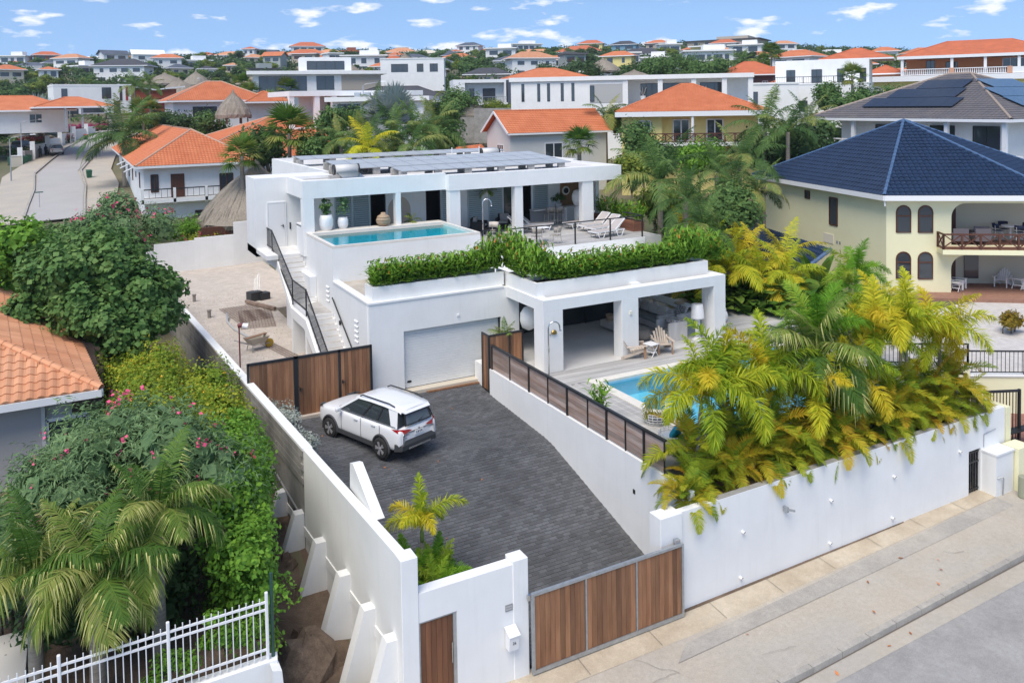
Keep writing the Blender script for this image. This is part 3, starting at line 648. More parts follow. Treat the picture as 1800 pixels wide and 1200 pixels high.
V_('mirror_glass', DARKG, lambda m: m.lathe([(.001,0),(.17,0),(.17,.01),(.001,.01)], (0,0,0), 20)).matrix_local = Matrix.Translation((26.05-VR[0], 41.985-VR[1], 5.75)) @ Matrix.Rotation(R(90), 4, 'X') @ Matrix.Translation(VR)
V_('sideboard', WHITE, lambda m: m.box(24.9,41.5,4.0,27.0,42.05,4.85))
# roof
def roof(m):
    m.box(9.62,39.3,6.70,17.0,44.4,7.28); m.box(17.0,38.95,6.70,27.5,44.4,7.28); m.box(12.2,44.4,6.7,28.3,57.5,7.28)
ROOFM = mat('roof_membrane', (.70,.69,.67), .9, col2=(.60,.575,.55), vscale=.7, world_=True)
V_('roof_deck', ROOFM, roof)
def fascia(m):
    m.box(9.58,38.87,6.66,16.9,39.3,7.5); m.box(16.9,38.45,6.62,27.55,38.95,7.42); m.box(27.35,38.95,6.62,27.55,44.4,7.42)
    m.box(9.58,39.3,6.68,9.86,42.1,7.5); m.box(12.15,44.4,6.3,12.4,57.5,7.5); m.box(12.4,57.3,6.7,28.3,57.5,7.5); m.box(28.1,44.4,6.7,28.35,57.3,7.42)
V_('roof_fascia', WHITE, fascia)
V_('rear_wall', WHITE, lambda m: (m.box(12.2,45.7,-.5,12.4,57.5,6.7), m.box(12.4,57.2,-.5,28.3,57.4,6.7), m.box(28.0,42.3,-.5,28.2,57.3,6.7)))
# entrance box with door at the head of the stair
V_('entrance_box', WHITE, lambda m: (m.box(8.02,42.1,3.6,8.62,42.3,7.48), m.box(8.62,42.1,6.22,9.48,42.3,7.48), m.box(9.48,42.1,3.6,9.85,42.3,7.48), m.box(8.02,42.3,3.6,8.2,44.4,7.48), m.box(8.2,44.2,3.6,12.2,44.4,7.48), m.box(8.2,42.3,7.3,12,44.2,7.45)))
V_('soffit', WHITE, lambda m: m.mesh([(8.02,42.1,3.6),(9.7,42.1,3.6),(9.7,44.4,3.6),(8.02,44.4,3.6),(8.02,42.1,3.98),(9.7,42.1,3.98),(9.7,44.4,3.98),(8.02,44.4,3.98)],[(0,3,2,1),(4,5,6,7),(0,1,5,4),(3,0,4,7)]))
dr = V_('entrance_door', mat('door_white', (.77,.77,.77), .5), lambda m: m.cbox(8.64,42.06,4.0,9.46,42.12,6.2))
V_('door_frame', WHITE2, lambda m: (m.box(8.58,42.05,4,8.635,42.1,6.27), m.box(9.465,42.05,4,9.52,42.1,6.27), m.box(8.635,42.05,6.205,9.465,42.1,6.27)), parent=dr)
V_('door_handle', BLACKM, lambda m: (m.box(9.33,41.98,4.98,9.36,42.06,5.12), m.box(9.22,41.98,5.05,9.36,42.0,5.08)), parent=dr)
V_('intercom', BLACKM, lambda m: m.box(9.68,42.05,4.85,9.74,42.1,5.18))
# open stair along the side
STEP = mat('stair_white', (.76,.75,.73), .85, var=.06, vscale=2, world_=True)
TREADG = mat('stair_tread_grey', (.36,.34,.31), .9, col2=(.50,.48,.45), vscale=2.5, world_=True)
sx0, sx1 = 8.62, 9.69
def step(y0, y1, z):
    V_('stair_step', STEP, lambda m: m.box(sx0, y0, z-.17, sx1, y1, z))
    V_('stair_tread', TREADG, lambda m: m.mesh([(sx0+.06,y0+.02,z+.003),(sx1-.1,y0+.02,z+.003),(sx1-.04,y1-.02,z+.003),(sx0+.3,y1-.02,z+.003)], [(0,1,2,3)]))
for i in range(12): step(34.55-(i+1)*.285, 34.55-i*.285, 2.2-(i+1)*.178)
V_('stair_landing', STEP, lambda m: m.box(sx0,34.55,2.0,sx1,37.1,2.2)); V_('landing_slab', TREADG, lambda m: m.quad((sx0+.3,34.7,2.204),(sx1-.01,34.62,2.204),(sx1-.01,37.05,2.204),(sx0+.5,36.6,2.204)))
for i in range(9): step(37.1+i*.285, 37.1+(i+1)*.285, 2.2+(i+1)*.18)
V_('stair_platform', STEP, lambda m: m.box(8.02,39.66,3.8,9.7,42.1,4.0))
# stringer
def stringer(m):
    P = [(31.1,-.0),(34.55,2.05),(37.1,2.05),(39.9,3.85),(42.1,3.85)]; Q = [(31.6,-.05),(34.85,1.62),(36.9,1.62),(39.5,3.3),(42.1,3.3)]
    for (a, b), (c, d) in zip(zip(P[:-1], P[1:]), zip(Q[:-1], Q[1:])):
        m.mesh([(8.5,a[0],a[1]),(8.5,b[0],b[1]),(8.5,d[0],d[1]),(8.5,c[0],c[1]),(8.62,a[0],a[1]),(8.62,b[0],b[1]),(8.62,d[0],d[1]),(8.62,c[0],c[1])], [(0,1,2,3),(7,6,5,4),(0,4,5,1),(3,2,6,7)])
V_('stair_stringer', WHITE, stringer)
V_('stair_support_wall', WHITE, lambda m: m.box(8.52,36.9,-.3,9.69,37.2,2.0)); V_('stair_pier', WHITE, lambda m: m.box(8.52,34.5,-.3,8.7,34.75,1.7))
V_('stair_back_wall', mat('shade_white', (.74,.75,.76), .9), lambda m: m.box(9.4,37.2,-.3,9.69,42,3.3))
pts = [(42.2,4.0),(41.0,4.0),(37.0,2.32),(34.6,2.32),(31.0,.25)]
def rl(m):
    for h in (.14, 1.0):
        for (a, b) in zip(pts[:-1], pts[1:]): m.beam((8.56,a[0],a[1]+h),(8.56,b[0],b[1]+h),.045,.05)
rail = V_('stair_railing', BLACKM, rl)
for (y, z) in pts: V_('rail_post', BLACKM, lambda m: m.box(8.535,y-.03,z-.12,8.585,y+.03,z+1.03), parent=rail)
for (a, b) in zip(pts[:-1], pts[1:]):
    n = max(2, int(abs(a[0]-b[0])/.12))
    for i in range(1, n):
        t = i/n; y = a[0]+(b[0]-a[0])*t; z = a[1]+(b[1]-a[1])*t
        V_('baluster', BLACKM, lambda m: m.box(8.553,y-.008,z+.14,8.567,y+.008,z+1.0), parent=rail)
V_('handrail', BLACKM, lambda m: m.beam((9.62,34.4,2.9),(9.62,30.6,.75),.04,.05), parent=rail)
# glass-less steel railing round the roof deck
tr = V_('terrace_railing', BLACKM, lambda m: (m.beam((17.55,34.5,5.05),(26.0,34.5,5.10),.05,.05), m.beam((26.0,34.5,5.10),(26.0,36.2,5.10),.05,.05), m.beam((17.55,34.5,5.05),(17.0,34.9,5.05),.05,.05)))
for x, y in ((17.0,34.9),(17.25,34.7),(17.57,34.5),(19.7,34.5),(21.9,34.5),(24.0,34.5),(26.0,34.5)): V_('rail_post', BLACKM, lambda m: m.box(x-.03,y-.03,3.9,x+.03,y+.03,5.06), parent=tr)

# ------------------------------------------------------------------ deck and pool on the ground floor terrace
deck = MB()
y = 26.77
def planks_x(m, x0, x1, y0, y1):
    y = y0
    while y < y1-.02: m.box(x0+rng.uniform(-.01,.01), y, .70, x1, min(y+.135, y1), .75+rng.uniform(-.002,.002)); y += .14
def planks_y(m, x0, x1, y0, y1):
    x = x0
    while x < x1-.02: m.box(x, y0, .70, min(x+.135, x1), y1+rng.uniform(-.1,.0), .75+rng.uniform(-.002,.002)); x += .14
planks_x(deck, 14.1, 27.5, 25.35, 26.765); planks_y(deck, 14.12, 16.50, 18.2, 25.33); planks_x(deck, 16.5, 27.5, 18.2, 19.1); planks_x(deck, 24.62, 30.5, 26.77, 34)
planks_y(deck, 26.0, 27.5, 19.1, 25.33)
stuff(deck.build('timber_deck', DECK))
m = MB(); m.box(14.08,16.9,-.5,27.6,26.76,.69); m.box(24.6,26.76,-.5,30.6,34.2,.69)
# leave a hole for the pool: four blocks instead
m = MB(); m.box(14.10,18.1,-.6,16.6,26.76,.69); m.box(16.6,25.1,-.6,27.6,26.76,.69); m.box(16.6,18.1,-.6,27.6,19.3,.69); m.box(25.6,19.3,-.6,27.6,25.1,.69); m.box(24.6,26.76,-.6,30.6,34.2,.69)
struct(m.build('deck_base', CONC))
PC = mat('pool_edge_stone', (.72,.69,.62), .8, var=.06, vscale=5, world_=True)
m = MB(); m.box(16.5,24.95,.70,26.0,25.34,.775); m.box(16.5,19.1,.70,16.9,24.95,.775); m.box(16.9,19.1,.70,26.0,19.4,.775); m.box(25.6,19.4,.70,26.0,24.95,.775)
pool = tag(put('garden_pool', None, None, (16.9,19.4,0)), 'garden swimming pool with pale stone edge set into the timber deck', 'pool')
m.build('pool_edge', PC, pool, rel=(16.9,19.4,0))
POOLB = mat('pool_blue_liner', (.30,.62,.82), .5, var=.05, vscale=3, world_=True)
m = MB(); m.box(16.9,19.4,-1.0,25.6,24.95,-.9); m.box(16.88,19.4,-1,16.9,24.95,.70); m.box(16.9,24.94,-1,25.6,24.96,.70); m.box(25.6,19.4,-1,25.62,24.95,.7); m.build('pool_liner', POOLB, pool, rel=(16.9,19.4,0))
for i in range(4): m = MB(); m.box(16.9,24.2-i*.32,-.9,19.0,24.94-i*.32,.05-i*.24); m.build('pool_step', mat('pool_step_blue', (.42,.72,.87), .5), pool, rel=(16.9,19.4,0))
struct(MB().quad((16.9,19.4,.62),(25.6,19.4,.62),(25.6,24.95,.62),(16.9,24.95,.62)).build('garden_pool_water', WATER))
# retaining wall between drive and deck
dwl = thing('drive_side_wall', 'smooth white retaining wall between the driveway and the timber deck', 'wall', (14.0,28.3,-.2))
m = MB(); m.box(13.98,16.6,-2.3,14.12,28.3,.80); m.build('wall_face', WHITE, dwl, rel=(14.0,28.3,-.2))
m = MB(); m.box(13.94,23.2,-.13,13.98,23.3,-.02) if 0 else m.box(13.965,19.0,-.25,13.98,19.1,-.13); m.build('step_light', BLACKM, dwl, rel=(14.0,28.3,-.2))
df = thing('deck_fence', 'slatted timber fence with black steel posts on the deck edge above the driveway', 'fence', (14.05,28.2,.8)); rel = (14.05,28.2,.8)
ysp = [28.2,26.75,25.3,24.0,22.75,21.55,20.5,19.55,18.65,17.75]
for i, y in enumerate(ysp):
    w = .035 if i % 2 == 0 else .018
    m = MB(); m.box(14.05-w,y-w,.6,14.05+w,y+w,1.74); m.build('post', BLACKM, df, rel=rel)
m = MB(); m.box(14.0,17.7,1.72,14.10,28.2,1.77); m.build('top_rail', BLACKM, df, rel=rel)
for a, b in zip(ysp[:-1], ysp[1:]):
    for k in range(6):
        m = MB(); z = .84+k*.145; m.box(14.06,b+.03,z,14.085,a-.03,z+.135); m.build('board', FENCEW, df, rel=rel)
# gate between fence and terrace
tg = thing('terrace_gate', 'small teak gate in black frame between the garage and the terrace', 'gate', (14.0,28.4,0)); rel = (14.0,28.4,0)
m = MB()
for x in (14.02,14.92,15.5): m.box(x-.035,28.37,-.2 if x < 14.1 else .5,x+.035,28.44,2.08)
m.box(14.05,28.37,2.02,15.5,28.44,2.08); m.box(13.99,28.44,2.02,14.05,29.0,2.08); m.box(13.99,28.94,-.15,14.05,29.0,2.02); m.box(13.99,28.44,-.15,14.05,28.94,-.09); m.build('gate_frame', BLACKM, tg, rel=rel)
for i in range(11):
    a = 14.07+i*.13
    if abs(a-14.92) < .05: continue
    m = MB(); m.box(a,28.39,.55,a+.124,28.42,2.01); m.build('board', TEAK, tg, rel=rel)
for i in range(4): m = MB(); m.box(14.005,28.45+i*.123,-.08,14.035,28.565+i*.123,2.01); m.build('board', TEAK, tg, rel=rel)
# double gate to the gravel yard
yg_ = thing('yard_gate', 'teak double gate in black steel frame closing the gravel yard', 'gate', (5.17,29.4,0)); rel = (5.17,29.4,0)
m = MB()
for x in (5.20,6.80,6.88,8.42,9.62): m.box(x-.04,29.36,-.25,x+.04,29.44,2.14)
m.box(5.2,29.36,2.06,9.62,29.44,2.14); m.box(5.2,29.36,-.10,6.8,29.44,-.02); m.box(6.9,29.36,-.10,8.4,29.44,-.02); m.box(8.46,29.36,-.05,9.6,29.44,.03); m.build('gate_frame', BLACKM, yg_, rel=rel)
for a, b in ((5.25,6.75),(6.93,8.37),(8.47,9.57)):
    n = round((b-a)/.145); w = (b-a)/n
    for i in range(n): m = MB(); m.cbox(a+i*w+.004,29.38,.0,a+(i+1)*w-.004,29.42,2.055,.004); m.build('board', TEAK, yg_, rel=rel)
for x in (6.95, 8.5): m = MB(); m.box(x,29.3,.95,x+.12,29.33,.975); m.box(x,29.3,.9,x+.03,29.38,1.02); m.build('handle', BLACKM, yg_, rel=rel)
# ================================================================== vegetation library
def np_mesh(name, V, polys, matl, sizes=None):
    """V (n,3); polys list of index arrays (k, m) with m verts each"""
    me = bpy.data.meshes.new(name); V = np.ascontiguousarray(V, dtype=np.float32)
    me.vertices.add(len(V)); me.vertices.foreach_set('co', V.ravel())
    loops = np.concatenate([p.ravel() for p in polys]).astype(np.int32)
    tot = np.concatenate([np.full(len(p), p.shape[1], dtype=np.int32) for p in polys]); st = np.concatenate([[0], np.cumsum(tot)[:-1]]).astype(np.int32)
    me.loops.add(len(loops)); me.loops.foreach_set('vertex_index', loops)
    me.polygons.add(len(tot)); me.polygons.foreach_set('loop_start', st); me.polygons.foreach_set('loop_total', tot)
    for m in (matl if isinstance(matl, (list, tuple)) else [matl]): me.materials.append(m)
    me.update(calc_edges=True); return me
def unit(v): return v/np.maximum(np.linalg.norm(v, axis=-1, keepdims=True), 1e-9)
def blades(P, D, U, L, W, sag, seg_tip=.0):
    """narrow leaves: base P, direction D, width dir U, length L, width W, downward sag -> verts, quads, tris"""
    n = len(P); L = np.asarray(L)[:, None]; W = np.asarray(W)[:, None]; sg = np.asarray(sag)[:, None]
    dn = np.array([[0, 0, -1.0]])
    M = P+D*L*.5+dn*L*sg*.22; T = P+D*L*.97+dn*L*sg
    V = np.stack([P-U*W*.25, P+U*W*.25, M+U*W*.5, M-U*W*.5, T], 1).reshape(-1, 3)
    b = np.arange(n)[:, None]*5
    return V, b+np.array([[0,1,2,3]]), b+np.array([[3,2,4]])
def frond_mesh(name, L, a0, droop, n, ll, lw, matl, vee=.25, plume=0., sag=.25, seed=0, pw=1.2, petiole=.12, tip=None):
    r = np.random.default_rng(seed)
    K = 24; t = np.linspace(0, 1, K); ang = a0-droop*t**pw
    dx = np.cos(ang)*L/(K-1); dz = np.sin(ang)*L/(K-1)
    X = np.concatenate([[0], np.cumsum(dx)[:-1]]); Zz = np.concatenate([[0], np.cumsum(dz)[:-1]])
    tt = np.repeat(np.linspace(petiole, 1.0, n), 2)+r.uniform(-.006, .006, 2*n); tt = np.clip(tt, 0, 1)
    side = np.tile([1., -1.], n)
    px = np.interp(tt, t, X); pz = np.interp(tt, t, Zz); an = np.interp(tt, t, ang)
    P = np.stack([px, np.zeros_like(px), pz], 1); F = np.stack([np.cos(an), np.zeros_like(an), np.sin(an)], 1); N = np.stack([-np.sin(an), np.zeros_like(an), np.cos(an)], 1)
    S = np.zeros_like(P); S[:, 1] = side
    if plume:
        ph = r.uniform(-1, 1, len(tt))*plume*math.pi/2
        S = S*np.cos(ph)[:, None]+N*np.sin(ph)[:, None]
    else: S = unit(S+N*vee)
    fw = .35+.9*tt**2; D = unit(S+F*fw[:, None]+r.normal(0, .06, P.shape))
    U = unit(np.cross(D, unit(N+r.normal(0, .25, P.shape))))
    prof = np.sin(np.pi*np.clip(.18+.80*(tt-petiole)/(1-petiole), 0, 1))**.7
    Ls = ll*np.maximum(prof, .22)*r.uniform(.85, 1.1, len(tt)); Ws = lw*(.6+.4*prof)
    V, Q, T = blades(P, D, U, Ls, Ws, sag*r.uniform(.5, 1.5, len(tt)))
    # rachis
    rad = np.linspace(.022, .004, K)*L/1.8; c = np.array([[0, 1], [.87, -.5], [-.87, -.5]])
    RV = np.stack([np.stack([X, np.full(K, 0)+rad*c[k, 0], Zz+rad*c[k, 1]], 1) for k in range(3)], 1).reshape(-1, 3)
    i = np.arange(K-1)*3; RQ = np.concatenate([np.stack([i+k, i+(k+1)%3, i+3+(k+1)%3, i+3+k], 1) for k in range(3)])
    off = len(V); me = np_mesh(name, np.concatenate([V, RV]), [Q, T, RQ+off], [matl, tip] if tip else matl)
    if tip: mi = np.zeros(len(me.polygons), dtype=np.int32); mi[len(Q):len(Q)+len(T)] = r.random(len(T)) < .32; me.polygons.foreach_set('material_index', mi)
    return me
def fan_mesh(name, L, R_, n, matl, seed=0, cup=.25, sag=.25, spread=2.5, w=.055):
    r = np.random.default_rng(seed)
    a = np.linspace(-spread, spread, n); P = np.zeros((n, 3)); P[:, 0] = L
    D = np.stack([np.cos(a*.62), np.sin(a*.62), np.full(n, cup)+.12*np.where(np.arange(n) % 2, 1, -1)], 1); D = unit(D+r.normal(0, .03, D.shape))
    U = unit(np.cross(D, np.array([[0, 0, 1.]])))
    V, Q, T = blades(P, D, U, R_*(.75+.25*np.cos(a*.5))*r.uniform(.92, 1.05, n), np.full(n, R_*w*2), np.full(n, sag)*r.uniform(.5, 1.4, n))
    off = len(V); m = MB(); m.tube([(0,0,0),(L*.6,0,.02),(L,0,0)], [.02,.014,.01], 3, False)
    return np_mesh(name, np.concatenate([V, np.array(m.v)]), [Q, T, np.array(m.f)+off], matl)
def crown_mesh(name, clumps, n, size, matl, seed=0, shell=.62, up=.55, aspect=.6, flat=1.0, droop=0.):
    r = np.random.default_rng(seed); C = np.array([c[:3] for c in clumps], float); RR = np.array([c[3] for c in clumps], float)
    p = RR**2; k = r.choice(len(C), n, p=p/p.sum())
    d = unit(r.normal(0, 1, (n, 3))); d[:, 2] = np.where(d[:, 2] < -.35, -d[:, 2]*.6, d[:, 2]); d = unit(d)
    rad = RR[k]*(shell+(1.04-shell)*r.random(n)**.55); bump = 1+.14*np.sin(d[:, 0]*7+k)+.12*np.sin(d[:, 1]*9+2*k)
    off = d*(rad*bump)[:, None]; off[:, 2] *= flat
    P = C[k]+off
    N = unit(d*.9+np.array([[0, 0, up]])+r.normal(0, .55, (n, 3))); T = unit(np.cross(N, r.normal(0, 1, (n, 3)))); B = np.cross(N, T)
    s = size*r.uniform(.45, 1.4, n)[:, None]
    V = np.stack([P-T*s*.5, P-B*s*aspect*.42+N*s*.05, P+T*s*.5-N*s*(.06+droop), P+B*s*aspect*.42+N*s*.05], 1).reshape(-1, 3)
    # larger inner leaves close the crown's core
    ni = n//6; ki = r.choice(len(C), ni, p=p/p.sum()); di = unit(r.normal(0, 1, (ni, 3))); oi = di*(RR[ki]*r.uniform(.2, .72, ni))[:, None]; oi[:, 2] *= flat; Pi = C[ki]+oi
    Ti = unit(np.cross(di, r.normal(0, 1, (ni, 3)))); Bi = np.cross(di, Ti); si = (RR[ki]*.28+size)[:, None]*r.uniform(.7, 1.2, (ni, 1))
    Vi = np.stack([Pi-Ti*si*.5, Pi-Bi*si*.4, Pi+Ti*si*.5, Pi+Bi*si*.4], 1).reshape(-1, 3); V = np.concatenate([V, Vi]); n += ni
    return np_mesh(name, V, [np.arange(n)[:, None]*4+np.array([[0,1,2,3]])], matl)
BARK = mat('grey_bark', (.20,.165,.13), .95, col2=(.12,.095,.075), vscale=6, bump=.5, bscale=25)
PTRUNK = mat('palm_trunk', (.33,.29,.24), .95, col2=(.22,.19,.15), vscale=3, stretch=(1,1,9), bump=.5, bscale=12)
SHAFT = mat('palm_shaft', (.22,.30,.08), .6)
L_BRIGHT = leaf_mat('leaf_heliconia', [(.09,.21,.02),(.19,.37,.04),(.33,.50,.07)])
L_SEAG = leaf_mat('leaf_seagrape', [(.050,.120,.030),(.100,.200,.050),(.200,.310,.090)], .2)
L_OLE = leaf_mat('leaf_oleander', [(.10,.19,.08),(.17,.28,.12),(.26,.38,.17)], .25)
L_GOLD = leaf_mat('leaf_golden_hedge', [(.11,.21,.025),(.24,.34,.03),(.58,.50,.04)], .3)
L_LIME = leaf_mat('leaf_clusia', [(.082,.198,.022),(.154,.324,.036),(.270,.468,.054)], .3)
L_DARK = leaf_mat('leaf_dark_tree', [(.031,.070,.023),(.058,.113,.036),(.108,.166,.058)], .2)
L_MID = leaf_mat('leaf_mid_tree', [(.056,.124,.036),(.104,.196,.053),(.190,.290,.084)], .25)
L_YELLOWG = leaf_mat('leaf_yellow_green', [(.092,.166,.028),(.184,.258,.040),(.368,.386,.055)], .3)
L_SILVER = leaf_mat('leaf_silver', [(.300,.340,.300),(.420,.460,.400),(.500,.520,.440)], .15)
P_YEL = leaf_mat('frond_yellow', [(.17,.30,.02),(.44,.52,.03),(.68,.62,.04),(.64,.48,.03)], .4, mode='obj')
P_ORA = leaf_mat('frond_areca', [(.127,.241,.023),(.276,.356,.023),(.506,.471,.034),(.552,.310,.023)], .4, mode='obj')
P_GRN = leaf_mat('frond_green', [(.045,.11,.018),(.09,.19,.03),(.18,.28,.045),(.36,.36,.10)], .35, mode='obj')
P_LIM = leaf_mat('frond_lime', [(.10,.26,.02),(.19,.40,.03),(.33,.50,.05),(.46,.50,.06)], .4, mode='obj')
P_COC = leaf_mat('frond_coconut', [(.054,.116,.034),(.095,.181,.046),(.170,.276,.075),(.404,.383,.106)], .35, mode='obj')
P_SLV = leaf_mat('fan_silver', [(.204,.252,.228),(.288,.342,.312),(.384,.432,.396)], .2, mode='obj')
P_TIP = mat('frond_pale_tip', (.40,.40,.13), .7)
P_DEAD = mat('dead_frond', (.34,.29,.21), .9, var=.2, vscale=5)
FLW_PINK = mat('blossom_pink', (.75,.08,.20), .6, island=.3)
FLW_ORANGE = mat('blossom_orange', (.80,.22,.05), .6, island=.3)
FLW_MAG = mat('blossom_magenta', (.42,.02,.14), .6, island=.35)
FLW_WHITE = mat('blossom_white', (.8,.78,.75), .6)
FR = {}
def fronds(key):
    if key in FR: return FR[key]
    out = []
    for i, (a0, dr) in enumerate(((1.30,.75),(1.0,1.35),(.72,1.75),(.40,1.95),(.05,1.5))):
        if key == 'yel': out.append(frond_mesh('frond_plume', 1.95, *((1.42,.9),(1.35,2.0),(1.2,2.5),(1.0,2.7),(.6,2.3))[i], 118, .42, .034, P_YEL, plume=.85, sag=.30, seed=i, pw=1.35))
        if key == 'lim': out.append(frond_mesh('frond_plume', 1.6, a0, dr*.9, 100, .40, .032, P_LIM, plume=.6, sag=.22, seed=10+i))
        if key == 'ora': out.append(frond_mesh('frond_areca', 1.6, a0, dr*1.0, 54, .42, .032, P_ORA, vee=.45, sag=.20, seed=20+i))
        if key == 'grn': out.append(frond_mesh('frond_green', 2.0, a0, dr*1.0, 66, .62, .034, P_GRN, vee=.2, sag=.75, seed=30+i, tip=P_TIP))
        if key == 'coc': out.append(frond_mesh('frond_coconut', 3.3, a0, dr*.95, 52, .75, .055, P_COC, vee=.15, sag=.5, seed=40+i))
        if key == 'cocy': out.append(frond_mesh('frond_coconut_yellowing', 2.6, a0, dr*1.05, 50, .62, .05, P_YEL, vee=.12, sag=.5, seed=50+i))
        if key == 'slv': out.append(fan_mesh('fan_silver', 1.1, 1.25, 26, P_SLV, seed=i, cup=.35, sag=.05, w=.06))
        if key == 'fan': out.append(fan_mesh('fan_leaf', .75, .80, 24, P_GRN, seed=i+5, cup=.1, sag=.35, w=.05))
        if key == 'fand': out.append(fan_mesh('fan_leaf_dry', .75, .80, 20, P_DEAD, seed=i+9, cup=-.1, sag=.7, w=.045))
    FR[key] = out; return out
def palm(name, label, loc, h, key, n=13, s=1.0, rad=.10, lean=(0, 0), group=None, shaft=False, trunk=True, parts=True, seed=0, ring=True, spread=1.0, cat='palm'):
    r = random.Random(seed*31+n); t = thing(name, label, cat, loc, 0, group)
    if trunk and h > .15:
        m = MB(); k = 9; pts = []; rs = []
        for i in range(k+1):
            u = i/k; pts.append((lean[0]*u*u, lean[1]*u*u, h*u-.15*(i == 0))); rs.append(rad*(1.25-.35*u+.03*(i % 2)))
        m.tube(pts, rs, 9); m.build('trunk', PTRUNK, t, True)
        if shaft: m = MB(); m.tube([(lean[0], lean[1], h-.45*s), (lean[0], lean[1], h-.1), (lean[0], lean[1], h+.15)], [rad*.95, rad*1.15, rad*.6], 9); m.build('crown_shaft', SHAFT, t, True)
    fs = fronds(key); fan = key in ('slv', 'fan')
    a = r.uniform(0, 6)
    for i in range(n):
        u = (i+.5)/n; a += 2.39996
        if fan:
            e = R(80-u*115*spread)
            put('frond', fs[i % 5], t, (lean[0], lean[1], h), (0, -e, a+r.uniform(-.2, .2)), s*r.uniform(.85, 1.1))
        else:
            j = min(4, int(u*spread*5)); put('frond', fs[j], t, (lean[0], lean[1], h+.05*s), (r.uniform(-.25, .25), r.uniform(-.14, .14), a+r.uniform(-.2, .2)), s*r.uniform(.82, 1.12))
    return t
def limbs(m, base, tips, r0, n=7):
    for tp in tips:
        b = Vector(base); e = Vector(tp); mid = b.lerp(e, .5)+Vector((rng.uniform(-.2,.2), rng.uniform(-.2,.2), .15*(e-b).length))
        m.tube([b, mid, e], [r0, r0*.65, r0*.25], n)
def tree(name, label, loc, clumps, n, size, lm, trunk_r=.12, seed=0, cat='tree', group=None, flowers=None, aspect=.6, flat=1., shell=.62, up=.55, trunk_to=None, stems=1):
    t = thing(name, label, cat, loc, 0, group)
    m = MB()
    for k in range(stems):
        top = trunk_to or (0, 0, min(c[2] for c in clumps)*.8+.1); ox = rng.uniform(-.5, .5)*(stems > 1); oy = rng.uniform(-.5, .5)*(stems > 1)
        m.tube([(ox, oy, -.15), (ox+rng.uniform(-.1,.1), oy, top[2]*.5), (top[0]+ox*.6, top[1]+oy*.6, top[2])], [trunk_r*1.3, trunk_r, trunk_r*.75], 8)
        limbs(m, (top[0]+ox*.6, top[1]+oy*.6, top[2]*.95), [(c[0], c[1], c[2]) for c in clumps[k::stems]], trunk_r*.7)
    m.build('trunk', BARK, t, True)
    put('crown', crown_mesh('crown', clumps, n, size, lm, seed, shell, up, aspect, flat), t)
    if flowers:
        fm, fn, fs = flowers; C = [(c[0], c[1], c[2]+c[3]*.12, c[3]*1.03) for c in clumps]
        # small blossom heads sitting on the outer leaves
        r = np.random.default_rng(seed+77); CC = np.array(C); k = r.integers(0, len(C), fn); d = unit(r.normal(0, 1, (fn, 3))); d[:, 2] = np.abs(d[:, 2])*.9; d = unit(d)
        P = CC[k, :3]+d*CC[k, 3:4]*np.array([[1, 1, flat]])*r.uniform(.97, 1.06, (fn, 1)); V = []; Q = []
        for i in range(fn):
            s_ = fs*r.uniform(.6, 1.3)
            for j in range(4):
                c = P[i]+r.normal(0, s_*.5, 3); N = unit(r.normal(0, 1, 3)+d[i]); T = unit(np.cross(N, r.normal(0, 1, 3))); B = np.cross(N, T); b = len(V)
                V += [c-T*s_*.5, c-B*s_*.5, c+T*s_*.5, c+B*s_*.5]; Q.append((b, b+1, b+2, b+3))
        stuff(put('blossoms', np_mesh('blossoms', np.array(V), [np.array(Q)], fm), t))
    return t
def blob(n, rx, ry, rz, r0, z0=0., seed=0):
    r = random.Random(seed); out = []
    for i in range(n):
        a = r.uniform(0, 6.283); q = math.sqrt(r.random()); zz = r.uniform(-1, 1); k = math.sqrt(max(0, 1-zz*zz*.8))
        out.append((math.cos(a)*q*rx*k, math.sin(a)*q*ry*k, z0+zz*rz, r0*r.uniform(.75, 1.25)))
    return out
ORD = ('first','second','third','fourth','fifth','sixth','seventh','eighth','ninth','tenth','eleventh','twelfth')
# ================================================================== near planting
# street wall bed: areca clumps in front, foxtail palms behind
for i in range(12):
    x = 14.75+i*1.03; px_ = 'bushy areca palm spilling orange and yellow fronds over the street wall'
    palm('areca_palm', ORD[i]+' front areca clump counted from the end pillar along the street wall', (x+rng.uniform(-.15,.15), 17.12+rng.uniform(-.12,.15), .40), .2+.2*(i % 3)*.5, 'ora', 22, .70+.16*rng.random(), .04, seed=i, group='areca palms along the street wall', spread=.95)
    palm('areca_palm', ORD[i]+' rear areca clump counted from the end pillar, behind the front row', (x+.4, 17.75, .40), .75, 'ora', 14, 1.05, .04, seed=40+i, group='areca palms along the street wall')
palm('areca_palm', 'small bushy areca palm drooping over the end pillar of the street wall', (13.95, 16.75, .35), .15, 'ora', 20, .62, .04, seed=91, spread=.95)
G = 'foxtail palms behind the street wall'
FX = 'yellow foxtail palm with arching plume fronds above the garden pool'
